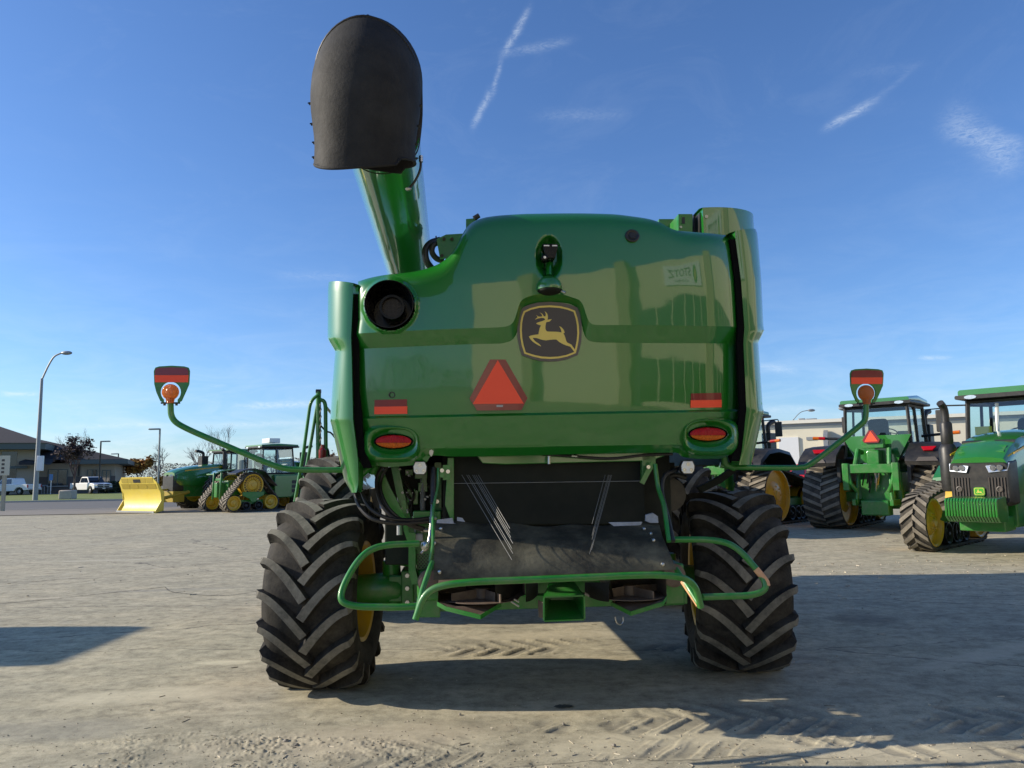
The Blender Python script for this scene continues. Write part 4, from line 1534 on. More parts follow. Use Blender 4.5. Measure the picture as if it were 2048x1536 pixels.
# side cheeks of the throat
for pts in ([(895, 915), (908, 915), (908, 1050), (905, 1050), (890, 1010)], [(1284, 905), (1312, 905), (1312, 925), (1290, 960), (1284, 962)]):
    MB().prism([L(u, v, -.80) for u, v in pts], (0, .05, 0)).build('throat_cheek', M['green2'], comb, bevel=.004)
mb = MB()
beam(mb, [(1307, 925, -.86), (1295, 945, -.86), (1284, 967, -.86)], .035, .012)
beam(mb, [(893, 930, -.86), (893, 960, -.86)], .05, .03)
beam(mb, [(885, 936, -.88), (884, 955, -.88)], .03, .03)
mb.split('tailboard_bracket', M['green2'], comb)
mb = MB()
for u, v in ((896, 943), (1297, 934), (884, 941), (874, 1003)):
    p = L(u, v, -.885); mb.cyl(p, p + Vector((0, .02, 0)), .014, 8)
mb.split('bolt', M['steel'], comb)

# tailboard: black belting deflector, bowed
def tail_edge():
    rows = []
    vl = lin([(0, 1043), (.5, 1078), (1, 1160)]); vr = lin([(0, 1047), (.5, 1080), (1, 1139)])
    ul = lin([(0, 871), (.3, 870), (1, 867)]); ur = lin([(0, 1318), (.45, 1326), (1, 1353)])
    for i in range(21):
        t = i / 20
        y = -.80 - .46 * math.sin(t * PI / 2 * .92)
        r = []
        for j in range(41):
            s = j / 40
            sag = 5 * math.sin(s * PI) * (1 - t) - (5 * math.sin(s * 9) * .3 + 2.5 * math.sin(s * 23)) * (1 if i == 0 else 0)
            u = ul(t) + (ur(t) - ul(t)) * s; v = vl(t) + (vr(t) - vl(t)) * s + sag
            r.append(L(u, v, y))
        rows.append(r)
    return rows
rt = tail_edge()
mb = MB().grid(rt)
rb_ = [[p + Vector((0, .014, -.004)) for p in r] for r in rt]
mb.grid(rb_)
mb.grid([rt[0], rb_[0]]); mb.grid([rt[-1], rb_[-1]]); mb.grid([[r[0] for r in rt], [r[0] for r in rb_]]); mb.grid([[r[-1] for r in rt], [r[-1] for r in rb_]])
tb = mb.build('tailboard', M['sheet'], comb, smooth=50)
mb = MB()
for s_, t_ in ((.028, .22), (.022, .58), (.028, .90), (.965, .30), (.955, .52), (.955, .93), (.94, .18)):
    p = rt[int(t_ * 20)][int(s_ * 40)]
    mb.cyl(p + Vector((0, .01, 0)), p + Vector((0, -.018, 0)), .011, 8)
    mb.ball(p + Vector((0, -.018, 0)), .013, 8, 5)
mb.split('bolt', M['steel'], tb)
# torn pale liner pieces at both top corners
mb = MB()
mb.prism([L(u, v, -.83) for u, v in [(874, 1040), (905, 1036), (908, 1047), (960, 1052), (1000, 1053), (960, 1060), (925, 1068), (906, 1067), (876, 1069), (873, 1060), (884, 1054), (873, 1050)]], (0, .006, .002))
mb.prism([L(u, v, -.80) for u, v in [(914, 1034), (925, 1036), (933, 1048), (914, 1049)]], (0, .004, .0))
mb.prism([L(u, v, -.83) for u, v in [(1217, 1045), (1285, 1044), (1282, 1050), (1260, 1054), (1243, 1056), (1228, 1053)]], (0, .006, .002))
mb.prism([L(u, v, -.84) for u, v in [(1292, 1030), (1306, 1026), (1316, 1033), (1317, 1046), (1300, 1046), (1291, 1042)]], (0, .02, .002))
mb.split('torn_liner', M['chip'], comb, bevel=.002)

# long thin deflector rods hanging in front of the throat
mb = MB()
for (u, v) in ((1020, 1057), (1020, 1065), (1022, 1075), (1026, 1087), (1024, 1097), (1026, 1107), (1024, 1120)):
    mb.tube([L(u - (v - 950) * .59, 950, -.80), L(u, v, -1.28)], .0020, 6)
for (u, v) in ((1184, 1048), (1184, 1071), (1184, 1079), (1179, 1108), (1183, 1100)):
    mb.tube([L(u + (v - 950) * .27, 950, -.80), L(u, v, -1.24)], .0018, 6)
mb.split('deflector_rod', M['rod'], comb)

# struts beside the throat
mb = MB()
mb.tube(fillet([L(877, 936, -.86), L(876, 968, -.88), L(866, 1020, -1.0), L(866, 1090, -1.18), L(860, 1122, -1.2)], .04), .010, 8)
mb.tube(fillet([L(1310, 928, -.86), L(1316, 975, -.88), L(1328, 1010, -.98), L(1338, 1083, -1.15)], .04), .016, 8)
mb.split('tailboard_strut', M['green2'], comb)
mb = MB()
mb.tube([L(867, 936, -.84), L(866, 1008, -.95)], .020, 12, 0)
mb.tube(fillet([L(864, 1008, -.95), L(860, 1068, -1.08), L(855, 1092, -1.12), L(842, 1107, -1.14)], .03), .0085, 10, 1)
mb.ball(L(850, 1092, -1.13), .034, 10, 8, 1, (.8, .8, 1))
mb.tube(fillet([L(1350, 940, -.8), L(1326, 950, -.84), L(1322, 985, -.9), L(1334, 1030, -1.0), L(1346, 1083, -1.15)], .06), .016, 10, 0)
mb.split('gas_strut', [M['black'], M['steel']], comb)

# reversing lamps
for (u, v) in ((840, 937), (1376, 935.5)):
    y = -.90
    pts = [(u - 13, v - 4), (u - 9, v - 13), (u + 9, v - 13), (u + 13, v - 4), (u + 12, v + 6), (u + 8, v + 11), (u - 8, v + 11), (u - 12, v + 6)]
    lp = flat_on('work_lamp', [(a_ + (a_ - u) * .1, b_ + (b_ - v) * .1) for a_, b_ in pts], y + .004, .05, M['black'])
    flat_on('lamp_face', pts, y, .01, M['lightplate'], lp, bevel=.003)
    mb = MB()
    for (du, dv) in ((0, -7.5), (-7, 4), (7, 4)):
        p = L(u + du, v + dv, y)
        mb.lathe([(.002, .0125), (-.005, .0125), (-.005, .008), (-.001, .006), (-.001, 0)], p, 'Y', 16)
    mb.build('lamp_socket', M['steel'], lp)

# hydraulic hoses on the left
mb = MB()
for k, (pts) in enumerate(([(705, 955, -.7), (709, 985, -.72), (722, 1018, -.8), (750, 1040, -.85), (800, 1047, -.8), (868, 1042, -.7)],
                           [(718, 955, -.66), (726, 990, -.7), (742, 1018, -.78), (775, 1036, -.8), (820, 1040, -.75), (862, 1036, -.7)],
                           [(768, 930, -.6), (754, 955, -.62), (756, 990, -.66), (772, 1022, -.7), (800, 1040, -.7), (850, 1058, -.62)],
                           [(774, 933, -.6), (762, 958, -.6), (762, 985, -.64), (780, 1020, -.68), (815, 1048, -.66), (850, 1062, -.62)])):
    mb.tube(curve([L(*p) for p in pts], 7), .0135, 9)
mb.split('hydraulic_hose', M['black'], comb)
mb = MB()
mb.tube([L(842, 1060, -.62), L(858, 1060, -.62)], .018, 8)
mb.tube([L(858, 1037, -.72), L(872, 1036, -.70)], .013, 8)
mb.split('hose_fitting', M['steel'], comb)
# boxes behind the hoses (tanks, valve block)
mb = MB()
mb.prism([L(u, v, -.2) for u, v in [(770, 935), (905, 925), (905, 1130), (770, 1130)]], (0, .5, 0))
mb.prism([L(u, v, -.2) for u, v in [(1290, 925), (1350, 925), (1350, 1010), (1290, 1060)]], (0, .5, 0))
mb.split('inner_panel', M['darkgap'], comb, bevel=.01)
rn_ = random.Random(4)
for i in range(16):
    mb = MB()
    u, v = rn_.uniform(795, 895), rn_.uniform(935, 1030)
    p = L(u, v, -.24)
    if i % 3 == 0: mb.box(p, (rn_.uniform(.03, .10), .05, rn_.uniform(.03, .12)))
    elif i % 3 == 1: mb.tube(curve([p, p + Vector((rn_.uniform(-.1, .1), -.06, -.12)), p + Vector((rn_.uniform(-.12, .12), -.02, -.3))], 5), .012, 8)
    else: mb.tube([p, p + Vector((0, -.02, -.28))], .022, 10)
    mb.build(('valve', 'inner_hose', 'inner_cylinder')[i % 3], (M['green2'], M['black'], M['greymetal'])[i % 3], comb, bevel=.004 if i % 3 == 0 else 0)
mb = MB()
beam(mb, [(876, 925, -.30), (876, 1045, -.30)], .05, .05)
beam(mb, [(905, 930, -.30), (899, 1040, -.30)], .03, .05)
mb.split('inner_post', M['green2'], comb)
mb = MB()
mb.tube(curve([L(1300, 940, -.5), L(1325, 965, -.4), L(1345, 950, -.4), L(1372, 955, -.4)], 5), .02, 8)
mb.build('inner_hose', M['black'], comb)
mb = MB()
mb.prism([L(u, v, -.58) for u, v in [(826, 1022), (882, 1022), (882, 1048), (826, 1048)]], (0, .12, 0))
mb.build('valve_block', M['green2'], comb, bevel=.006)
mb = MB()
for i in range(26):
    u, v = random.uniform(800, 895), random.uniform(935, 1035)
    p = L(u, v, -.48); mb.cyl(p, p + Vector((random.uniform(-.01, .01), .03, 0)), random.uniform(.004, .010), 7)
mb.split('fitting', M['greymetal'], comb)
mb = MB()
mb.tube([(1.02, -.3, 1.46), (1.02, .5, 1.46)], .13, 20)
mb.build('air_tank', M['black'], comb)
# right hand outer black bracket near body bottom
mb = MB()
beam(mb, [(1465, 905, -.62), (1475, 935, -.62), (1440, 960, -.5), (1400, 980, -.4)], .05, .05)
mb.build('shield_bracket', M['darkgap'], comb)

# spreader: two open scoops under the tailboard
for pts_d, (hx, hz) in (([(876, 1168), (1050, 1163), (1050, 1190), (1010, 1204), (876, 1206)], (966, 1186)), ([(1220, 1160), (1333, 1155), (1333, 1208), (1280, 1222), (1230, 1205)], (1260, 1180))):
    rows = []
    P0 = [L(u, v, -.95) for u, v in pts_d]
    P1 = [p + Vector((0, .42, 0)) for p in P0]
    mb = MB()
    n = len(P0)
    mb.add(P0 + P1, [tuple(range(2 * n - 1, n - 1, -1))] + [(i, (i + 1) % n, n + (i + 1) % n, n + i) for i in range(n)])
    sp_ = mb.build('spreader_housing', M['rustpan'], comb, smooth=0)
    mb = MB()
    c_ = L(hx, hz, -.80)
    mb.lathe([(-.03, 0), (-.03, .05), (.035, .05), (.04, 0)], c_, 'Z', 20, 0)
    for k in range(4):
        w = k * PI / 2 + .5
        d = Vector((math.cos(w), math.sin(w), 0)); n2 = Vector((-d.y, d.x, 0))
        mb.prism([c_ + d * .04 - n2 * .012 + Vector((0, 0, -.03)), c_ + d * .24 - n2 * .012 + Vector((0, 0, -.03)), c_ + d * .24 - n2 * .012 + Vector((0, 0, .02)), c_ + d * .04 - n2 * .012 + Vector((0, 0, .03))], n2 * .008, 0)
    mb.lathe([(-.034, .25), (-.030, .25), (-.030, .0)], c_, 'Z', 28, 0)
    mb.build('spinner_disc', M['rustpan'], sp_, smooth=30)
mb = MB()
def lip(mb, P, th, up):
    P = [L(*p) for p in P]
    rows = [[p, p + Vector((0, 0, up)), p + Vector((0, th, up)), p + Vector((0, th, 0))] for p in P]
    mb.grid(rows, 0, True); mb.add(rows[0], [(0, 1, 2, 3)]); mb.add(rows[-1], [(0, 1, 2, 3)])
lip(mb, [(874, 1212, -1.0), (892, 1222, -1.05), (961, 1239, -1.12), (1003, 1213, -.9)], .01, .028)
lip(mb, [(1222, 1212, -.9), (1262, 1232, -1.12), (1326, 1212, -1.02), (1334, 1200, -.98)], .01, .028)
mb.split('pan_lip', M['green2'], comb)
mb = MB()
for P in ([(876, 1207, -.98), (892, 1216, -1.04), (961, 1233, -1.11), (1003, 1207, -.89), (940, 1203, -.6), (880, 1203, -.6)],
          [(1222, 1206, -.89), (1262, 1226, -1.11), (1326, 1206, -1.01), (1333, 1196, -.97), (1300, 1196, -.6), (1232, 1200, -.6)]):
    mb.prism([L(*p) for p in P], (0, 0, .006))
mb.split('spreader_pan', M['rustpan'], comb, smooth=0)
# curved rubber guards at the middle
for (u0, u1, ln) in ((990, 1046, 1), (1052, 1076, 1), (1170, 1218, -1)):
    mb = MB()
    rows = []
    for k in range(9):
        t = k / 8
        u = u0 + (u1 - u0) * t
        y = -1.0 + (.25 * t if ln > 0 else .25 * (1 - t))
        dv = 8 * math.sin(t * PI)
        rows.append([L(u, 1165, y), L(u, 1204 - 14 * (t if ln > 0 else 1 - t) + dv * .4, y)])
    mb.grid(rows); mb.grid([[p + Vector((0, .012, 0)) for p in r] for r in rows])
    mb.build('rubber_guard', M['boot'], comb, smooth=40)

# hitch socket in the middle
y0 = -1.12
F_ = [L(1089, 1196, y0), L(1167, 1193, y0), L(1168, 1238, y0), L(1142, 1238, y0 + .01), (L(1135, 1234, y0 + .01)), L(1115, 1237, y0), L(1108, 1241, y0), L(1089, 1241, y0)]
B_ = [L(1101, 1166, -.80), L(1147, 1165, -.80), L(1147, 1200, -.80), L(1101, 1200, -.80)]
mb = MB()
f0, f1, f2, f3 = F_[0], F_[1], F_[2], F_[7]
quads = [(f0, f1, B_[1], B_[0]), (f1, f2, B_[2], B_[1]), (f2, f3, B_[3], B_[2]), (f3, f0, B_[0], B_[3])]
for q in quads:
    nrm = (q[1] - q[0]).cross(q[2] - q[0]).normalized() * .01
    mb.prism(list(q), nrm)
mb.prism([b for b in B_], (0, .02, 0))
hb = mb.build('hitch_socket', M['green2'], comb, smooth=0)
mb = MB(); p = L(1092, 1220, y0 - .0)
mb.prism([L(1076, 1200, -.95), L(1088, 1206, -1.05), L(1090, 1238, -1.05), L(1078, 1234, -.95)], (0, .02, 0))
mb.build('hitch_flange', M['rustpan'], comb)
mb = MB()
mb.tube(curve([L(1230, 1234, -.8), L(1233, 1245, -.8), L(1240, 1249, -.8), L(1246, 1244, -.8), L(1246, 1234, -.8)], 5), .004, 6)
mb.tube([L(1022, 1203, -1.0), L(1038, 1213, -1.0)], .006, 6); mb.tube([L(1028, 1198, -1.0), L(1038, 1204, -1.0)], .006, 6)
mb.split('steel_clip', M['steel'], comb)

# ---------- rear guard rails
rr_ = .0205
mb = MB()
mb.tube(fillet([L(831, 1239, -1.52), L(850, 1182, -1.52), L(905, 1165, -1.55), L(1100, 1158, -1.56), L(1325, 1148, -1.55), L(1388, 1160, -1.5), L(1402, 1214, -1.45)], .22, 9), rr_, 14)
cr_ = mb.build('rear_guard_rail', M['green2'], comb, smooth=60)
mb = MB()
mb.tube([L(832, 1236, -1.50), L(845, 1180, -1.38), L(864, 1124, -1.22)], rr_ * .85, 12)
mb.tube([L(1352, 1138, -1.2), L(1375, 1172, -1.33), L(1400, 1212, -1.44)], rr_ * .85, 12)
mb.split('rail_brace', M['green2'], cr_, smooth=60)
mb = MB()
mb.tube(fillet([L(838, 1087, -1.15), L(755, 1090, -1.2), L(715, 1118, -1.28), L(676, 1192, -1.4), L(694, 1213, -1.42), L(800, 1215, -1.42), L(846, 1212, -1.40)], .13, 9), rr_, 14)
mb.build('side_guard_rail', M['green2'], comb, smooth=60)
mb = MB()
mb.tube(fillet([L(1348, 1079, -1.1), L(1430, 1079, -1.15), L(1475, 1093, -1.2), L(1539, 1170, -1.3), L(1515, 1191, -1.32), L(1405, 1194, -1.35)], .12, 9), rr_, 14)
sr = mb.build('side_guard_rail', M['green2'], comb, smooth=60)
sr['label'] = 'right side rail with its paint scraped off at the bend'
mb = MB()
mb.tube(fillet([L(1512, 1138, -1.262), L(1532, 1162, -1.29), L(1534, 1172, -1.30)], .05, 4), rr_ * 1.03, 14)
mb.tube([L(1366, 1163, -1.29), L(1398, 1211, -1.43)], rr_ * .88, 12)
mb.split('scraped_primer', mat('primer_scrape', (0.62, 0.33, 0.16), 0.6, var=.35, scale=40), sr, smooth=60)

# ---------- marker arms with lamps
for side, path, (cu, cv), sc in ((-1, [(742, 940, -.62), (600, 940, -.66), (560, 937, -.68), (362, 853, -.70), (342, 836, -.70), (341, 806, -.70)], (341, 785), 1.0),
                                 (1, [(1440, 930, -.6), (1470, 935, -.62), (1600, 936, -.66), (1618, 932, -.67), (1722, 850, -.70), (1732, 838, -.70), (1732, 806, -.70)], (1732, 787), .93)):
    mb = MB()
    mb.tube(fillet([L(*p) for p in path], .16, 8), .0205, 14)
    arm_ = mb.build('marker_arm', M['green2'], comb, smooth=60)
    def q(u, v): return (cu + (u - 341) * sc, cv + (v - 785) * sc)
    arc = [(341 + 20.5 * math.cos(w), 784 - 20.5 * math.sin(w)) for w in [rad(-48 + 276 * k / 18) for k in range(19)]]
    base = [(307, 742), (310, 735), (318, 732.5), (343, 731), (368, 732.5), (377, 735), (379.5, 742), (378, 768), (372, 782), (363, 802), (355, 806)]
    poly = base + arc + [(327, 806), (320, 802), (312, 784), (308, 768)]
    pl_ = MB().prism([L(*q(*p), -.71) for p in poly], (0, .012, 0)).build('marker_plate', M['green2'], arm_, smooth=0, bevel=.003)
    MB().prism([L(*q(*p), -.714) for p in [(309.5, 743), (312, 737), (319, 735.5), (343, 734.5), (368, 735.5), (374.5, 737), (377, 743), (376.8, 750), (309.5, 750)]], (0, .003, 0)).build('dark_reflector', M['red'], pl_, smooth=0)
    MB().prism([L(*q(*p), -.714) for p in [(309, 750.4), (377, 750.4), (376, 764.5), (310, 764.5)]], (0, .003, 0)).build('bright_reflector', M['orange'], pl_, smooth=0)
    c_ = L(*q(341, 784), -.71)
    r_ = (L(*q(357.5, 784), -.71) - c_).length
    mb = MB()
    mb.lathe([(-.045, 0), (-.042, r_ * .4), (-.03, r_ * .8), (-.012, r_ * .98), (0, r_), (.012, r_ * .98), (.03, r_ * .8), (.042, r_ * .4), (.045, 0)], c_, 'Y', 32)
    mb.tube([c_ + Vector((0, 0, -r_ * .75)), c_ + Vector((0, 0, -r_ * 1.4))], [r_ * .55, r_ * .42], 14)
    mb.build('amber_lamp', M['beacon'], arm_, smooth=45)
    mb = MB()
    mb.tube([L(*q(322, 806), -.70), L(*q(360, 806), -.70)], .006, 8)
    for du in (-12, 12):
        mb.tube([L(*q(341 + du, 806), -.70), L(*q(341 + du, 811), -.70)], .009, 8)
    mb.build('lamp_clamp', M['black'], arm_)
# bracket roots of the arms
mb = MB()
mb.tube(curve([L(722, 948, -.72), L(735, 936, -.70), L(748, 928, -.66), L(744, 945, -.62)], 6), .03, 12)
mb.tube(curve([L(1448, 912, -.66), L(1452, 928, -.64), L(1470, 936, -.63)], 6), .024, 12)
mb.split('arm_root', M['green2'], comb, smooth=60)

# ---------- cab ladder with hand rails on the front left
yl = 4.1
mb = MB()
mb.prism([L(u, v, yl) for u, v in [(607, 940), (664, 938), (664, 1004), (600, 1004)]], (0, .06, 0))
lad = mb.build('ladder_side', M['green2'], comb, bevel=.01)
mb = MB()
r_ = .022
mb.tube(fillet([L(590, 1003, yl - .1), L(607, 905, yl - .1), L(621, 802, yl - .1), L(637, 789, yl - .1)], .1), r_, 10)
mb.tube(fillet([L(601, 1003, yl), L(621, 890, yl), L(635, 806, yl), L(640, 796, yl)], .1), r_, 10)
mb.tube([L(637, 940, yl), L(637, 783, yl)], .034, 10)
mb.tube(fillet([L(640, 799, yl), L(651, 803, yl), L(652, 935, yl)], .1), r_ * 1.2, 10)
mb.tube([L(653, 815, yl), L(664, 828, yl + .3)], .018, 8)
mb.tube([L(610, 944, yl), L(672, 944, yl)], .03, 8)
mb.split('hand_rail', M['green2'], lad, smooth=60)
mb = MB()
mb.cyl(L(632, 783, yl), L(642, 783, yl), .03, 10)
mb.build('post_cap', M['black'], lad)
mb = MB()
for k in range(14):
    v = 808 + k * 7.2
    mb.tube([L(641, v, yl - .04), L(642.4 if k % 2 else 639.8, v + 3.5, yl - .04), L(641, v + 7, yl - .04)], .008, 5)
mb.build('safety_chain', M['black'], lad)
mb = MB()
mb.tube(curve([L(640, 850, yl), L(652, 862, yl), L(662, 866, yl), L(672, 878, yl)], 5), .012, 7)
mb.tube(curve([L(643, 893, yl), L(655, 898, yl), L(658, 915, yl), L(656, 930, yl), L(668, 932, yl), L(680, 915, yl)], 5), .014, 7)
mb.split('rubber_hose', M['black'], lad)
p = L(645, 912, yl - .05)
mb = MB().lathe([(-.14, 0), (-.14, .045), (-.13, .05), (.08, .05), (.11, .02), (.15, .02), (.15, 0)], p, 'Z', 18)
mb.build('fire_extinguisher', M['extred'], lad)
mb = MB()
for v in (955, 985):
    for u in (613, 626): mb.cyl(L(u, v - .0, yl - .01), L(u, v, yl + .01), .02, 8)
mb.split('bolt', M['white'], lad)
# ------------------------------------------------------------------ tractors
def loft(mb, secs, mi=0, cap=True):
    """secs: list of rings (same length) of points"""
    mb.grid([[Vector(p) for p in s] for s in secs], mi, True)
    if cap:
        mb.add(secs[0], [tuple(range(len(secs[0])))], mi); mb.add(secs[-1], [tuple(range(len(secs[-1])))], mi)


def rrect(x0, x1, z0, z1, y, r=.08, n=4, zt=None):
    """rounded rectangle ring in the xz plane"""
    P = []
    for cx, cz, a0 in ((x1 - r, z1 - r, 0), (x0 + r, z1 - r, 90), (x0 + r, z0 + r, 180), (x1 - r, z0 + r, 270)):
        for k in range(n + 1):
            a = rad(a0 + 90 * k / n)
            P.append((cx + r * math.cos(a), y, cz + r * math.sin(a)))
    return P


def make_cab(par, x, y0, y1, z0, z1, roof_h=.20, slope=.10, inside=True):
    """glazed cab with posts, roof, seat and wheel"""
    posts = [(-x, y0), (x, y0), (x, y1), (-x, y1)]
    mb = MB()
    top = [(-x * .93, y0 + slope * .4), (x * .93, y0 + slope * .4), (x * .93, y1 - slope), (-x * .93, y1 - slope)]
    for (a, b) in zip(posts, top):
        mb.tube([(a[0], a[1], z0), (b[0], b[1], z1)], .045, 6)
    ym = y0 + (y1 - y0) * .42
    for s in (-1, 1):
        mb.tube([(s * x, ym, z0), (s * x * .93, ym, z1)], .04, 6)
    for i in range(4):
        a, b = posts[i], posts[(i + 1) % 4]
        mb.tube([(a[0], a[1], z0 + .02), (b[0], b[1], z0 + .02)], .05, 6)
        a, b = top[i], top[(i + 1) % 4]
        mb.tube([(a[0], a[1], z1 - .03), (b[0], b[1], z1 - .03)], .05, 6)
    cab = mb.build('cab_frame', M['black'], par)
    for i in range(4):
        a, b = posts[i], posts[(i + 1) % 4]; c, d = top[i], top[(i + 1) % 4]
        MB().add([(a[0] * .99, a[1], z0 + .04), (b[0] * .99, b[1], z0 + .04), (d[0] * .99, d[1], z1 - .04), (c[0] * .99, c[1], z1 - .04)], [(0, 1, 2, 3)]).build('cab_window', M['glass'], cab, smooth=0, recalc=False)
    mb = MB()
    mb.bx(-x + .03, x - .03, y0 + .04, y1 - .04, z0 - .04, z0 + .06)
    mb.build('cab_floor', M['black'], cab)
    mb = MB()
    loft(mb, [rrect(-x - .06, x + .06, z1, z1 + .08, y0 - .10, .03), rrect(-x - .10, x + .10, z1 - .0, z1 + .09, (y0 + y1) / 2, .03), rrect(-x - .08, x + .08, z1, z1 + .08, y1 + .22, .03)])
    rf = mb.build('cab_roof', M['black'], cab, smooth=30)
    mb = MB()
    loft(mb, [rrect(-x - .03, x + .03, z1 + .05, z1 + .05 + roof_h * .6, y0 - .08, .05), rrect(-x - .06, x + .06, z1 + .06, z1 + .05 + roof_h, (y0 + y1) / 2, .07), rrect(-x - .02, x + .02, z1 + .05, z1 + .05 + roof_h * .7, y1 + .20, .05)])
    mb.build('roof_top', M['greenbg'], rf, smooth=30)
    for s in (-1, 1):
        for yy, ms in ((y1 + .21, 1), (y0 - .09, -1)):
            mb = MB().lathe([(ms * .0, .07), (ms * .02, .065), (ms * .02, 0)], (s * x * .75, yy, z1 + .035), 'Y', 14)
            mb.v = [(s * x * .75 + (q[0] - s * x * .75) * 1.7, q[1], z1 + .035 + (q[2] - z1 - .035) * .6) for q in mb.v]
            mb.build('roof_lamp', M['lens'], rf)
    if inside:
        mb = MB()
        ys = y0 + .45
        loft(mb, [rrect(-.24, .24, z0 + .35, z0 + .48, ys - .2, .05), rrect(-.26, .26, z0 + .33, z0 + .5, ys + .28, .05)])
        loft(mb, [rrect(-.25, .25, z0 + .45, z0 + 1.05, ys - .28, .10), rrect(-.23, .23, z0 + .47, z0 + 1.02, ys - .16, .10)])
        mb.bx(-.15, .15, ys - .1, ys + .15, z0, z0 + .35)
        mb.build('seat', M['black'], cab, smooth=40)
        mb = MB()
        c = Vector((0, y1 - .45, z0 + .72)); R = Matrix.Rotation(rad(-30), 3, 'X')
        mb.tube([c + R @ Vector((.19 * math.cos(2 * PI * k / 20), .19 * math.sin(2 * PI * k / 20), 0)) for k in range(20)], .014, 6, closed=True)
        for k in range(3):
            w = 2 * PI * k / 3 + .5
            mb.tube([c, c + R @ Vector((.19 * math.cos(w), .19 * math.sin(w), 0))], .012, 5)
        mb.tube([c, (0, y1 - .25, z0)], .045, 8)
        mb.build('steering_wheel', M['black'], cab, smooth=50)
    return cab


def mirror_arm(par, x, y, z, s):
    mb = MB()
    mb.tube(fillet([(s * x, y, z), (s * (x + .45), y + .05, z + .02), (s * (x + .45), y + .05, z - .35)], .06), .016, 7)
    a = mb.build('mirror_arm', M['black'], par)
    mb = MB().bx(s * (x + .45) - .11, s * (x + .45) + .11, y - .0, y + .07, z - .52, z - .06)
    mb.build('mirror', M['black'], a, bevel=.02)


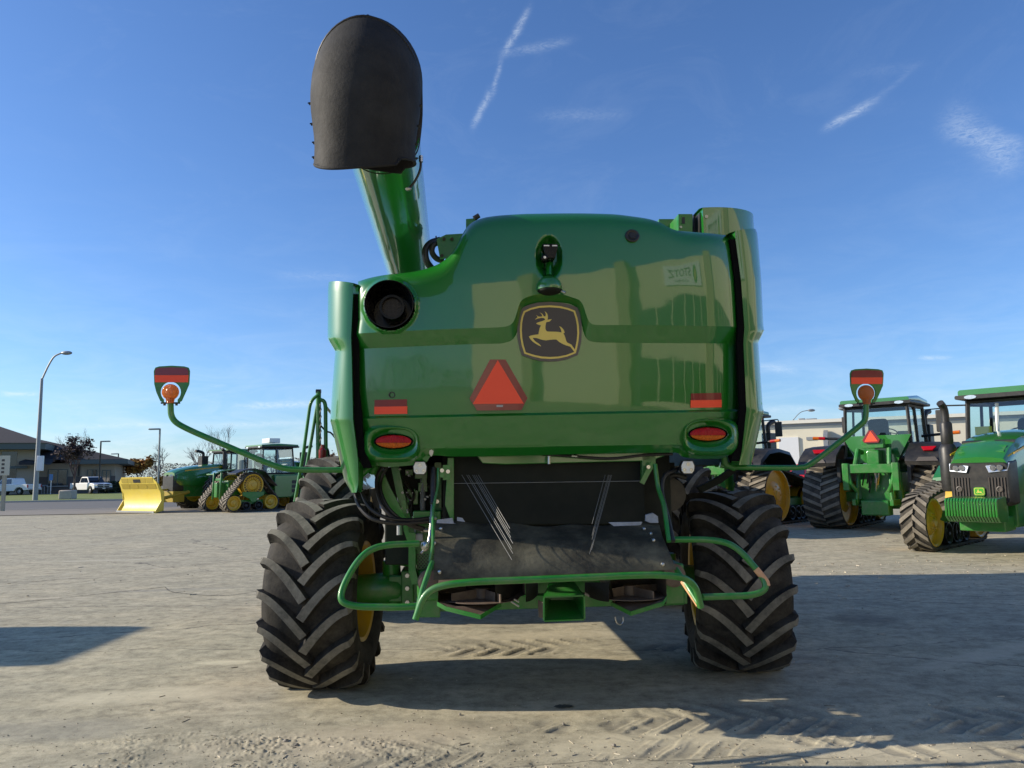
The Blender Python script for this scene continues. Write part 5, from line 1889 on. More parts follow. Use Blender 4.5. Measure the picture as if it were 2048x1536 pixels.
def track_tractor(label, loc, rz, Wd=.95, tx=1.32, rear_r=.80, front_r=.52, y_r=-1.15, y_f=1.55, black_fender=True, front_detail=False, rear_detail=True, name='tracked_tractor'):
    t = thing(name, label, 'tractor', loc, rz, 'green tracked tractors parked in the lot')
    for s in (-1, 1):
        circ = [(y_r, rear_r + .05, rear_r), (y_f, front_r + .05, front_r), (y_f - .75, .30, .25), (y_f - 1.35, .30, .25), (y_r + .9, .30, .25)]
        tr = track('track', circ, Wd, t, s * tx, pitch=.21, lug_h=.05, dirn=-1)
        track_wheel('drive_wheel', y_r, rear_r + .05, rear_r - .04, Wd, tr, M['yellow'])
        track_wheel('idler', y_f, front_r + .05, front_r - .04, Wd, tr, M['yellow'])
        for yy in (y_f - .72, y_f - 1.12, y_r + 1.3, y_r + .9):
            track_wheel('roller', yy, .30, .21, Wd * .96, tr, M['black'])
        mb = MB()
        mb.bx(-.10, .10, y_r, y_f, .48, .72)
        mb.bx(-.14, .14, y_r + .5, y_f - .4, .30, .50)
        mb.build('track_beam', M['green2'], tr, bevel=.02)
    mb = MB()
    mb.bx(-.42, .42, -1.35, 2.0, .55, 1.25)
    mb.bx(-tx, tx, y_r - .14, y_r + .14, rear_r - .08, rear_r + .18)
    mb.bx(-.55, .55, -1.45, -.4, .6, 1.5)
    mb.bx(-tx, tx, y_f - .7, y_f - .4, .55, .75)
    mb.build('chassis', M['green2'], t, bevel=.03)
    # hood
    mb = MB()
    secs = []
    for (y, hw, zt, zb) in ((.15, .50, 2.30, 1.20), (.9, .49, 2.24, 1.15), (1.6, .48, 2.12, 1.12), (2.15, .47, 1.93, 1.12), (2.42, .45, 1.76, 1.40)):
        secs.append([(-hw, y, zb), (-hw, y, zt - .20), (-hw * .97, y, zt - .10), (-hw * .86, y, zt - .025), (-hw * .5, y, zt), (-.012, y, zt + .012), (.012, y, zt + .012), (hw * .5, y, zt), (hw * .86, y, zt - .025), (hw * .97, y, zt - .10), (hw, y, zt - .20), (hw, y, zb)])
    loft(mb, secs)
    hood_ = mb.build('hood', M['greenbg'], t, smooth=35)
    mb = MB()
    for s in (-1, 1):
        mb.hexa([Vector((s * (.502 if y > 0 else .502) - (.01 if i else 0) * s, yy, zz)) for i in (0, 1) for (y, yy) in ((0, .3), (1, 2.2)) for zz in ((2.12 - .31 * y, 2.18 - .34 * y))])
    mb.build('hood_stripe', M['yellow'], hood_)
    # grille and nose
    mb = MB()
    loft(mb, [rrect(-.49, .49, .95, 1.74, 2.05, .06), rrect(-.47, .47, .93, 1.70, 2.36, .06), rrect(-.44, .44, .98, 1.66, 2.46, .06)])
    gr = mb.build('grille', M['black'], t, smooth=40)
    if front_detail:
        mb = MB()
        for k in range(6):
            for s in (-1, 1):
                x = s * (.16 + k * .047)
                mb.bx(x - .008, x + .008, 2.455, 2.475, 1.0, 1.42 + .0 * k)
        mb.split('grille_slat', M['badge'], gr)
        for s in (-1, 1):
            mb = MB()
            pts = [(s * .13, 2.46, 1.62), (s * .17, 2.46, 1.50), (s * .445, 2.44, 1.53), (s * .47, 2.36, 1.67)]
            mb.prism(pts, (0, .03, 0))
            hl = mb.build('headlight', M['lens'], gr, bevel=.006)
            mb = MB()
            for xx in (.24, .34):
                mb.lathe([(.005, .0), (.005, .045), (-.004, .05)], (s * xx, 2.495, 1.585), 'Y', 14)
            mb.build('headlight_reflector', M['steel'], hl)
            mb = MB()
            mb.lathe([(-.02, .05), (.015, .05), (.018, .035), (.004, .03), (.004, 0)], (s * .31, 2.47, 1.22), 'Y', 16)
            mb.build('fog_lamp', M['badgerim'], gr)
        mb = MB()
        loft(mb, [rrect(-.085, .085, 1.11, 1.25, 2.46, .03), rrect(-.085, .085, 1.11, 1.25, 2.485, .03)])
        bd = mb.build('nose_badge', mat('badge_green', (.06, .35, .03), .4), gr)
        mb = MB()
        loft(mb, [rrect(-.075, .075, 1.12, 1.24, 2.486, .025), rrect(-.075, .075, 1.12, 1.24, 2.488, .025)])
        mb.build('badge_edge', M['badgeyel'], bd)
        mb = MB()
        loft(mb, [rrect(-.068, .068, 1.127, 1.233, 2.489, .022), rrect(-.068, .068, 1.127, 1.233, 2.490, .022)])
        mb.build('badge_centre', mat('badge_green_field', (.05, .33, .02), .4), bd)
        mb = MB()
        dp = [Vector((-( (p[0] - 760) / 1400 * .15), 2.4925, 1.18 - (p[1] - 770) / 1250 * .115)) for p in deer]
        tt = tessellate_polygon([[Vector((p.x, p.z, 0)) for p in dp]])
        mb.add(dp, [tuple(q) for q in tt])
        mb.build('badge_deer', M['badgeyel'], bd, smooth=0, recalc=False)
        # hood top panels and vents
        mb = MB()
        for s in (-1, 1):
            mb.hexa([Vector((s * xx, yy, zz + dz)) for xx in (.07, .36) for (yy, zz) in ((2.02, 1.965), (2.25, 1.855)) for dz in (-.02, .012)])
        mb.split('hood_screen', M['green2'], hood_)
        mb = MB()
        for s in (-1, 1):
            mb.hexa([Vector((s * xx, yy, zz + dz)) for xx in (.05, .42) for (yy, zz) in ((1.74, 2.068), (1.80, 2.045)) for dz in (-.03, .012)])
        mb.split('hood_vent', M['black'], hood_)
        # ballast weights on a green carrier
        mb = MB()
        mb.bx(-.38, .38, 2.35, 2.75, .74, 1.05)
        mb.bx(-.35, .35, 1.9, 2.5, .50, .75)
        car = mb.build('weight_carrier', M['green2'], t, bevel=.02)
        for k in range(18):
            x = -.40 + k * .0445
            mb = MB()
            pts = [(x, 2.50, 1.10), (x, 2.98, 1.08), (x, 3.02, 1.03), (x, 3.02, .78), (x, 2.90, .68), (x, 2.55, .66), (x, 2.50, .72)]
            mb.prism(pts, (.035, 0, 0))
            w = mb.build('ballast_weight', M['greenbg'], car, bevel=.008)
    ch = 0 if front_detail else .28
    cab = make_cab(t, .82, -1.35, .22, 1.55 + ch, 2.95 + ch, .2)
    # paper in the window, only on the nearest machine
    if front_detail:
        MB().bx(.38, .68, .10, .105, 2.05, 2.40).build('yellow_notice', M['paper'], cab)
        MB().tube([(.25, .12, 2.85), (.30, .16, 1.7)], .035, 6).build('inner_post', M['white'], cab)
    mirror_arm(cab, .80, .15, 2.85 + ch, 1); mirror_arm(cab, .80, .15, 2.85 + ch, -1)
    # fenders over the rear of the tracks
    fm = M['black'] if black_fender else M['greenbg']
    for s in (-1, 1):
        mb = MB()
        secs = []
        zt = 2 * rear_r + .14
        for (y, z) in (((-2.15, zt + .02), (-2.05, zt + .20), (-1.60, zt + .46), (-1.0, zt + .52), (-.3, zt + .42), (.1, zt + .05)) if not front_detail else ((-2.05, zt - .50), (-1.95, zt - .22), (-1.55, zt + .10), (-1.0, zt + .16), (-.3, zt + .10), (.1, zt - .15))):
            secs.append([(s * (tx - Wd * .52), y, z), (s * (tx + Wd * .50), y, z - .05), (s * (tx + Wd * .54), y, z - .15), (s * (tx + Wd * .50), y + .02, z - .13), (s * (tx - Wd * .50), y + .02, z - .09)])
        loft(mb, secs)
        mb.bx(s * (tx - Wd * .5) - .04, s * (tx - Wd * .5) + .04, -1.9, -.2, zt - .5, zt + .1)
        f = mb.build('fender', fm, t, smooth=40)
        if rear_detail:
            mb = MB()
            xc = s * tx
            mb.prism([(xc - .17, -1.86, zt + .34), (xc + .17, -1.86, zt + .34), (xc + .10, -1.96, zt + .25), (xc - .10, -1.96, zt + .25)], (0, -.03, .03))
            mb.build('tail_light', M['tailred'], f, bevel=.005)
            mb = MB()
            mb.prism([(xc - .25, -2.15, zt + .01), (xc - .18, -2.13, zt + .11), (xc + .18, -2.13, zt + .11), (xc + .25, -2.15, zt + .01)], (0, -.02, 0))
            mb.build('fender_recess', M['badge'], f)
            mb = MB()
            mb.tube([(s * .9, -.7, 2.40), (s * 1.75, -.85, 2.45)], .035, 8)
            ar = mb.build('signal_arm', M['black'], t)
            MB().tube([(s * 1.50, -.86, 2.435), (s * 1.66, -.88, 2.445)], .045, 8).build('red_lens', M['tailred'], ar)
            MB().tube([(s * 1.66, -.88, 2.445), (s * 1.82, -.90, 2.455)], .045, 8).build('amber_lens', M['tailamber'], ar)
    # exhaust on the right
    mb = MB()
    if front_detail:
        ex_, ey_ = .74, 1.55
        mb.lathe([(1.15, 0), (1.15, .13), (1.22, .155), (1.95, .155), (2.02, .12), (2.04, .095), (2.07, .105), (2.42, .105), (2.46, .08)], (ex_, ey_, 0), 'Z', 22)
        mb.tube(curve([(ex_, ey_, 2.4), (ex_, ey_, 2.62), (ex_ + .01, ey_ + .03, 2.74), (ex_ + .03, ey_ + .12, 2.82)], 5), .068, 14)
    else:
        mb.bx(.56, .86, .38, .78, 1.5, 2.75)
        mb.tube(curve([(.7, .58, 2.7), (.7, .58, 2.95), (.72, .70, 3.08), (.76, .9, 3.13)], 5), .07, 12)
    mb.build('exhaust_stack', M['black'] if front_detail else M['black'], t, smooth=40, bevel=.0 if front_detail else .02)
    if not front_detail:
        mb = MB(); mb.bx(-.80, -.56, .40, .72, 1.5, 2.35)
        mb.build('air_intake', M['black'], t, bevel=.03)
    else:
        MB().lathe([(0, .09), (.04, .08), (.05, 0)], (.56, .80, 2.0), 'Y', 14).build('side_lamp', M['lens'], t)
    if rear_detail:
        # three point hitch
        before = set(bpy.data.objects)
        mb = MB()
        mb.bx(-.52, .52, -2.12, -2.02, 1.16, 1.34)
        for s in (-1, 1):
            mb.hexa([Vector((s * x_, y_, z_)) for x_ in (.46, .60) for y_ in (-2.16, -2.0) for z_ in (.82, 1.36)])
            mb.tube([(s * .50, -2.08, 1.2), (s * .44, -2.1, .95), (s * .34, -2.0, .80)], .05, 8)
        hit = mb.build('hitch_frame', M['green2'], t, bevel=.015)
        for s in (-1, 1):
            mb = MB()
            mb.tube([(s * .30, -1.55, 1.58), (s * .34, -1.75, 1.62), (s * .38, -2.0, 1.2)], .055, 8)
            mb.tube([(s * .32, -1.7, 1.60), (s * .36, -1.9, .85), (s * .38, -1.95, .55)], .038, 8)
            mb.hexa([Vector((s * x_, y_, z_)) for x_ in (.36, .44) for y_ in (-2.1, -1.4) for z_ in (.52, .64)])
            mb.build('lift_arm', M['green2'], hit, bevel=.01)
        mb = MB()
        mb.bx(-.16, .12, -1.75, -1.45, 1.25, 1.62)
        mb.bx(-.36, .36, -1.62, -1.42, .55, 1.25)
        mb.bx(-.30, .30, -1.95, -1.6, .32, .62)
        mb.build('drawbar_housing', M['green2'], t, bevel=.03)
        for k in range(8):
            mb = MB()
            x = random.uniform(-.25, .28); z = random.uniform(1.0, 1.3)
            mb.tube(curve([(x, -1.66, z), (x + .02, -1.8, z - .06), (x + random.uniform(-.08, .08), -1.72, z - .32)], 4), .018, 6)
            mb.build('hitch_hose', M['black'] if k % 2 else M['steel'], hit)
        MB().bx(-.24, .24, -1.80, -1.62, 1.66, 1.84).build('coupler_block', M['green2'], t, bevel=.01)
        mb = MB()
        mb.hexa([Vector((x_ * (1 if z_ > 1.7 else .55), y_, z_)) for x_ in (-.75, .75) for y_ in (-1.45, -1.38) for z_ in (1.36, 1.92)])
        mb.build('rear_panel', M['greenbg'], t)
        for ob in set(bpy.data.objects) - before:
            if ob.type == 'MESH': ob.data.transform(Matrix.Diagonal((1.12, 1.0, 1.27, 1.0)))
        tp = MB().prism([(-.05, -1.86, 2.56), (.05, -1.86, 2.56), (.21, -1.86, 2.31), (.17, -1.86, 2.24), (-.17, -1.86, 2.24), (-.21, -1.86, 2.31)], (0, .03, 0)).build('warning_triangle', M['red'], t)
        MB().prism([(0, -1.865, 2.54), (.16, -1.865, 2.275), (-.16, -1.865, 2.275)], (0, .004, 0)).build('triangle_centre', M['orange'], tp)
    return t


def place(local, world, rz):
    """origin so that local (x, y) lands on the world point"""
    c, s = math.cos(rz), math.sin(rz)
    return (world.x - (c * local[0] - s * local[1]), world.y - (s * local[0] + c * local[1]), 0)


rB = rad(-42)
tB = track_tractor('green tracked tractor seen from behind, orange triangle above its hitch, black fenders', place((-1.32, -1.15), G(1668, 1056), rB), rB)
rA = rad(-46)
tA = copy_tree(tB)
tA.location = place((1.32, -1.15), G(1530, 1049), rA); tA.rotation_euler = (0, 0, rA)
tA['label'] = 'shaded green tracked tractor just right of the combine, mostly hidden behind its wheel'
rC = rad(132)
cC = G(1851, 1102)
tC = track_tractor('green tracked tractor facing the camera at the right edge with ribbed front weights', place((1.32, 1.45), cC, rC), rC,
                   Wd=.46, tx=1.32, rear_r=.72, front_r=.50, y_r=-1.15, y_f=1.45, black_fender=False, front_detail=True, rear_detail=False)
tL = copy_tree(tB)
tL.location = (-13.2, 8.3, 0); tL.rotation_euler = (0, 0, rad(88))
tH = copy_tree(tB)
tH.location = (3.3, 20.6, 0); tH.rotation_euler = (0, 0, rad(-44))
tH['label'] = 'green tracked tractor hidden behind the combine, only its shadow reaches into view'
tL['label'] = 'green tracked tractor standing outside the left edge, only its shadow tip in view'


# ---------- tractor with the yellow blade
rD = rad(239 - 90)
pD = G(283, 1025)
tD = thing('wheeled_tractor', 'large green four wheel tractor with a tall yellow blade on its nose', 'tractor', place((0, 4.55), pD, rD), rD)
for (x, y) in ((-1.3, .9), (1.3, .9), (-1.3, -2.6), (1.3, -2.6)):
    w = tyre('tyre', .95, .74, .50, 20, .06, tD, (x, y, .92), 0, seg=56, a_off=.1)
mb = MB()
mb.bx(-.45, .45, -3.0, 3.0, .7, 1.4); mb.bx(-1.1, 1.1, .75, 1.05, .75, 1.05); mb.bx(-1.1, 1.1, -2.75, -2.45, .75, 1.05)
mb.build('chassis', M['green2'], tD, bevel=.03)
mb = MB(); secs = []
for (y, hw, zt, zb) in ((.1, .55, 2.42, 1.3), (1.0, .54, 2.38, 1.25), (2.0, .52, 2.28, 1.25), (2.8, .50, 2.12, 1.3), (3.1, .46, 1.98, 1.55)):
    secs.append([(-hw, y, zb), (-hw, y, zt - .2), (-hw * .9, y, zt - .05), (-hw * .5, y, zt), (hw * .5, y, zt), (hw * .9, y, zt - .05), (hw, y, zt - .2), (hw, y, zb)])
loft(mb, secs)
hd = mb.build('hood', M['greenbg'], tD, smooth=35)
mb = MB()
for s in (-1, 1):
    mb.hexa([Vector((s * (.555 - .04 * y - (.012 if i else 0)), .15 + 2.4 * y, zz)) for i in (0, 1) for y in (0, 1) for zz in (2.22 - .2 * y, 2.29 - .21 * y)])
mb.build('hood_stripe', M['yellow'], hd)
mb = MB(); loft(mb, [rrect(-.50, .50, 1.0, 1.9, 2.6, .05), rrect(-.47, .47, .95, 1.86, 3.05, .05), rrect(-.42, .42, 1.0, 1.75, 3.16, .05)])
gg = mb.build('grille', M['black'], tD, smooth=35)
for s in (-1, 1):
    MB().prism([(s * .15, 3.13, 1.86), (s * .15, 3.13, 1.74), (s * .44, 3.08, 1.74), (s * .47, 2.95, 1.90)], (0, .04, 0)).build('headlight', M['lens'], gg)
    mb = MB(); secs = [[(s * .9, y, z), (s * 1.75, y, z), (s * 1.75, y, z - .05), (s * .9, y, z - .05)] for (y, z) in ((-.3, 1.75), (.1, 2.0), (.8, 2.08), (1.4, 1.95))]
    loft(mb, secs); mb.build('fender', M['black'], tD, smooth=40)
cabD = make_cab(tD, .80, -1.75, -.05, 1.6, 3.05, .14)
mb = MB(); mb.tube([(-.68, .25, 1.6), (-.68, .25, 3.1)], .11, 14); mb.tube([(-.68, .25, 3.08), (-.68, .42, 3.22)], .08, 12)
mb.build('exhaust_stack', M['black'], tD, smooth=40)
mb = MB(); mb.bx(.30, .62, .55, .95, 2.3, 2.85); mb.tube(curve([(.46, .75, 2.85), (.46, .78, 3.02), (.46, 1.0, 3.1), (.46, 1.25, 3.12)], 4), .08, 10)
mb.build('air_intake', M['black'], tD, smooth=40)
mb = MB(); mb.bx(-.6, .6, -3.6, -2.9, .8, 1.3); mb.build('rear_housing', M['green2'], tD, bevel=.03)
# push frame and blade
mb = MB()
for s in (-1, 1): mb.tube([(s * .55, 2.3, .95), (s * .5, 4.35, .55)], .09, 8)
mb.bx(-.6, .6, 2.6, 3.25, .45, 1.0)
mb.tube([(0, 3.1, 1.1), (0, 4.3, 1.0)], .05, 8)
mb.build('push_frame', M['bladedark'], tD, bevel=.01)
prof = [(4.90, .0), (4.72, .12), (4.58, .35), (4.54, .65), (4.60, .95), (4.70, 1.15), (4.84, 1.5), (4.90, 1.75)]
def blade_x(z): return 1.55 if z < 1.5 else 1.55 - (z - 1.5) * 1.2
secs = []
for (y, z) in prof: secs.append([(-blade_x(z), y, z), (blade_x(z), y, z), (blade_x(z), y - .05, z), (-blade_x(z), y - .05, z)])
mb = MB(); loft(mb, secs); bl = mb.build('blade', M['bladeyellow'], tD, smooth=40)
mb = MB()
bl_y = lin([(z, y) for y, z in prof])
for r_, (z0, z1) in enumerate(((1.17, 1.42), (1.47, 1.70))):
    for k in range(4):
        x0 = -1.42 + k * .72; x1 = x0 + .66
        if r_ == 1: x0 = max(x0, -1.3); x1 = min(x1, 1.3)
        mb.add([(x0, bl_y(z0) + .012, z0), (x1, bl_y(z0) + .012, z0), (x1, bl_y(z1) + .012, z1), (x0, bl_y(z1) + .012, z1)], [(0, 1, 2, 3)])
mb.split('mesh_panel', M['bladedark'], bl, smooth=0, recalc=False)
MB().add([(-.28, bl_y(1.48) + .02, 1.48), (.3, bl_y(1.48) + .02, 1.48), (.3, bl_y(1.64) + .02, 1.64), (-.28, bl_y(1.64) + .02, 1.64)], [(0, 1, 2, 3)]).build('blade_window', M['black'], bl, smooth=0, recalc=False)
MB().bx(-1.55, 1.55, 4.86, 4.93, -.0, .10).build('cutting_edge', M['greymetal'], bl)
mb = MB()
for s in (-1, 1): mb.prism([(s * 1.56, 4.92, 0), (s * 1.56, 4.42, .1), (s * 1.56, 4.42, 1.0), (s * 1.56, 4.78, 1.45), (s * 1.56, 4.62, .95), (s * 1.56, 4.56, .6)], (s * .03, 0, 0))
mb.split('blade_wing', M['bladeyellow'], bl, smooth=0)

# ---------- four track tractor
rE = rad(46 - 90)
tE = thing('four_track_tractor', 'green tractor on four triangular tracks with a white box on its roof', 'tractor', place((1.15, -2.1), G(499, 1023), rE), rE)
for (x, y) in ((1.15, -2.1), (-1.15, -2.1), (1.15, 1.75), (-1.15, 1.75)):
    tr = track('track', [(0, 1.28, .58), (-.95, .44, .38), (.95, .44, .38), (-.3, .30, .24), (.3, .30, .24)], .72, tE, x, pitch=.17, lug_h=.045, dirn=-1)
    tr.location = (x, y, 0)
    track_wheel('drive_sprocket', 0, 1.28, .52, .70, tr, M['yellow'], holes=22)
    for yy in (-.95, .95): track_wheel('idler', yy, .44, .34, .72, tr, M['yellow'])
    for yy in (-.32, .32): track_wheel('roller', yy, .29, .2, .70, tr, M['black'])
    mb = MB()
    s = 1 if x > 0 else -1
    mb.prism([(s * .30, -.55, .95), (s * .30, .55, .95), (s * .30, .55, .78), (s * .30, .2, .62), (s * .30, .1, .45), (s * .30, -.1, .45), (s * .30, -.2, .62), (s * .30, -.55, .78)], (s * .08, 0, 0))
    mb.bx(-.12, .12, -.9, .9, .36, .56)
    mb.build('track_carrier', M['green2'], tr, bevel=.02)
    mb = MB(); secs = [[(-.45, yy, z), (.45, yy, z), (.45, yy, z - .05), (-.45, yy, z - .05)] for (yy, z) in ((-.95, 1.85), (-.5, 2.02), (0, 2.08), (.55, 1.95), (1.0, 1.45), (1.2, 1.25))]
    loft(mb, secs); mb.build('fender', M['black'] if x > 0 else M['greenbg'], tr, smooth=40)
mb = MB(); mb.bx(-.5, .5, -2.9, 3.6, .8, 1.5); mb.bx(-1.0, 1.0, -2.25, -1.95, 1.15, 1.45); mb.bx(-1.0, 1.0, 1.6, 1.9, 1.15, 1.45)
mb.build('chassis', M['green2'], tE, bevel=.03)
mb = MB(); mb.bx(.5, 1.05, -.75, .65, .6, 1.75); mb.bx(-1.05, -.5, -.75, .65, .6, 1.75)
fb = mb.build('fuel_tank', M['greenbg'], tE, bevel=.05)
mb = MB()
for k in range(3): mb.bx(1.03, 1.06, .2, .5, .85 + k * .22, 1.02 + k * .22)
mb.split('tank_step', M['black'], fb)
mb = MB(); secs = []
for (y, hw, zt, zb) in ((.6, .55, 2.45, 1.4), (2.0, .54, 2.38, 1.3), (3.2, .52, 2.2, 1.3), (3.9, .48, 2.0, 1.5)):
    secs.append([(-hw, y, zb), (-hw, y, zt - .2), (-hw * .9, y, zt - .05), (-hw * .5, y, zt), (hw * .5, y, zt), (hw * .9, y, zt - .05), (hw, y, zt - .2), (hw, y, zb)])
loft(mb, secs); mb.build('hood', M['greenbg'], tE, smooth=35)
mb = MB(); mb.bx(-.85, .85, -1.35, .5, 1.45, 1.85); mb.build('cab_base', M['greenbg'], tE, bevel=.05)
cE = make_cab(tE, .84, -1.3, .45, 1.8, 3.12, .16)
mb = MB(); mb.bx(-.45, .35, -.7, -.1, 3.38, 3.62); mb.build('roof_box', M['white'], cE, bevel=.02)
mb = MB(); mb.bx(.55, .85, .9, 1.35, 1.9, 2.9); mb.tube(curve([(.7, 1.1, 2.9), (.7, 1.12, 3.1), (.7, 1.3, 3.18), (.7, 1.55, 3.22)], 4), .07, 10)
mb.build('exhaust_stack', M['black'], tE, smooth=40, bevel=.02)
mb = MB(); mb.bx(-.16, .16, -3.3, -2.9, .7, 1.4); mb.bx(-.42, .42, -3.18, -3.1, 1.5, 1.62)
mb.tube([(-.4, -3.2, 1.9), (-.4, -3.25, .6)], .05, 8); mb.tube([(.4, -3.2, 1.9), (.4, -3.25, .6)], .05, 8)
mb.build('rear_hitch', M['green2'], tE, bevel=.02)
# ------------------------------------------------------------------ road, lawn, buildings
flat('road', [(-160, 36.8), (60, 36.8), (60, 43.5), (-160, 43.5)], .025, asph2)
flat('road', [(-160, 43.5), (60, 43.5), (60, 58.6), (-160, 58.6)], .030, asph)
flat('road_line', [(-160, 44.6), (60, 44.6), (60, 44.75), (-160, 44.75)], .035, mat('road_paint', (0.45, 0.44, 0.40), 0.8, var=.2))
flat('kerb', [(-160, 58.6), (-3, 58.6), (-3, 58.9), (-160, 58.9)], 0, conc, .15)
o = flat('lawn', [(-160, 58.9), (-3, 58.9), (-3, 86), (-160, 86)], .14, GRASS)
flat('car_park', [(-160, 86), (-3, 86), (-3, 90.2), (-160, 90.2)], .15, asph)
flat('field', [(-900, 110), (900, 110), (900, 900), (-900, 900)], .10, mat('field_soil', (0.20, 0.18, 0.12), .95, var=.3, scale=.05))

stucco = mat('beige_stucco', (0.40, 0.33, 0.24), 0.85, var=.08, scale=.8)
brownwall = mat('brown_block', (0.13, 0.105, 0.09), 0.85, var=.2, scale=2)
roofm = mat('dark_shingle', (0.035, 0.032, 0.036), 0.85, var=.35, scale=3)
fascia = mat('grey_green_fascia', (0.11, 0.13, 0.12), 0.6, var=.08)
cream = mat('cream_panel', (0.74, 0.68, 0.52), 0.75, var=.07, scale=.5, dirt=.12, dirtcol=(.5, .42, .3))
creamfas = mat('cream_fascia', (0.80, 0.76, 0.64), 0.7, var=.05)

oc_ = W(255, 950, 97.0)
OFA = rad(24)
off = thing('office_building', 'low beige office with a dark hipped roof across the road', 'building', (oc_.x, 97.0, 0), OFA)
OF = Frame((oc_.x, 97.0, 0), OFA)
def wx(u): return OF.P(u, 945, 0).x
def wz(u, v): return OF.P(u, v, 0).z
mb = MB(); mb.bx(wx(-420), wx(230), 0, 22, 0, wz(200, 926)); mb.build('wall', stucco, off)
mb = MB(); mb.bx(wx(60), wx(231), -.06, 0, 0, wz(200, 952)); mb.build('wainscot', brownwall, off)
e0 = wz(220, 928); e1 = wz(220, 919)
mb = MB()
cr1 = Vector((wx(256), -1.4, e1)); cr2 = Vector((wx(256), 24, e1)); cl1 = Vector((wx(-430), -1.4, e1)); cl2 = Vector((wx(-430), 24, e1))
r1 = OF.P(-60, 848, 11); rgz = r1.z; r2 = Vector((wx(-300), 11, rgz))
mb.add([cr1, cr2, cl2, cl1, r1, r2], [(0, 1, 4), (1, 2, 5, 4), (2, 3, 5), (3, 0, 4, 5), (0, 3, 2, 1)])
mb.build('roof', roofm, off, smooth=0)
mb = MB(); mb.bx(wx(140), wx(256.5), -1.45, 24, e0, e1 - .02); mb.build('fascia', fascia, off)
# taller entrance wing
z0 = wz(60, 901); z1 = wz(60, 889)
mb = MB(); mb.bx(wx(-420), wx(75), -3.0, 3, 0, z0); wing = mb.build('entrance_wing', stucco, off)
mb = MB(); mb.bx(wx(-430), wx(100), -4.6, 4, z0, z1); mb.build('wing_fascia', fascia, wing)
mb = MB()
p = [Vector((wx(102), -4.8, z1)), Vector((wx(102), 12, z1)), Vector((wx(-430), 12, z1)), Vector((wx(-430), -4.8, z1)), Vector((wx(-60), 6, rgz)), Vector((wx(-300), 6, rgz))]
mb.add(p, [(0, 1, 4), (1, 2, 5, 4), (2, 3, 5), (3, 0, 4, 5), (0, 3, 2, 1)]); mb.build('wing_roof', roofm, wing, smooth=0)
mb = MB(); mb.bx(wx(12), wx(42), -3.06, -3.0, wz(20, 983), wz(20, 905)); mb.bx(wx(-120), wx(4), -3.06, -3.0, wz(20, 983), wz(20, 905))
mb.build('glazed_entrance', M['windowdark'], wing)
mb = MB(); mb.bx(wx(-120), wx(64), -3.5, -3.06, wz(20, 938), wz(20, 933)); mb.build('canopy', fascia, wing)
mb = MB(); mb.add([(wx(52), -5, wz(60, 931)), (wx(112), -5, wz(60, 931)), (wx(112), 0, wz(60, 916)), (wx(66), 0, wz(60, 912)), (wx(52), -5, wz(60, 925))], [(0, 1, 2, 3, 4)])
mb.build('porch_roof', roofm, off, smooth=0)
for (u0, u1, v0, v1) in ((97, 135, 939, 971), (175, 194, 939, 966), (205, 221, 940, 969)):
    mb = MB(); mb.bx(wx(u0), wx(u1), -.10, 0.0, wz(u0, v1), wz(u0, v0)); w = mb.build('window', M['windowdark'], off)
    mb = MB()
    n = 3
    for k in range(n):
        x = wx(u0) + (wx(u1) - wx(u0)) * k / (n - 1)
        mb.bx(x - .05, x + .05, -.14, -.1, wz(u0, v1), wz(u0, v0))
    mb.bx(wx(u0), wx(u1), -.15, -.1, wz(u0, v0) - .08, wz(u0, v0)); mb.build('window_frame', fascia, w)
mb = MB(); mb.bx(wx(95), wx(137), -.3, 0, wz(95, 974), wz(95, 972)); mb.build('sill', conc, off)
mb = MB(); mb.tube([(wx(158), -.15, wz(158, 930)), (wx(158), -.15, wz(158, 952))], .12, 8); mb.build('downpipe', M['black'], off)
mb = MB(); mb.bx(wx(172), wx(195), -.2, -.06, wz(172, 968), wz(172, 940)); 
# hedges at the wall
def blob_bush(name, loc, sx, sy, sz, n, cols, seed, leaf=.12, label='', cat='bush', group=None):
    r = random.Random(seed)
    mb = MB()
    for i in range(n):
        a = r.uniform(0, 2 * PI); b = math.acos(r.uniform(-.2, 1)); q = r.uniform(.55, 1.05)
        c = Vector((math.cos(a) * math.sin(b) * sx * q, math.sin(a) * math.sin(b) * sy * q, abs(math.cos(b)) * sz * q + .05))
        R = Matrix.Rotation(r.uniform(0, PI), 3, 'Z') @ Matrix.Rotation(r.uniform(0, PI), 3, 'X')
        s = leaf * r.uniform(.6, 1.4)
        mb.add([c + R @ Vector((-s, -s * .6, 0)), c + R @ Vector((s, -s * .6, 0)), c + R @ Vector((s, s * .6, 0)), c + R @ Vector((-s, s * .6, 0))], [(0, 1, 2, 3)], r.randrange(len(cols)))
    o = mb.build('foliage', cols, None, smooth=0, recalc=False)
    root = thing(name, label, cat, loc, 0, group); o.parent = root
    return root
leafdk = [mat('leaf_dark_a', (.030, .045, .020), .8), mat('leaf_dark_b', (.055, .07, .03), .8)]
for k, u in enumerate((236, 222)):
    g_ = W(u, 980, 88.6); blob_bush('bush', (g_.x, 88.6, .1), 1.1, .9, 1.3, 600, leafdk, k, .16, ('dark rounded bush at the right corner of the beige office', 'dark bush below the right office window')[k])

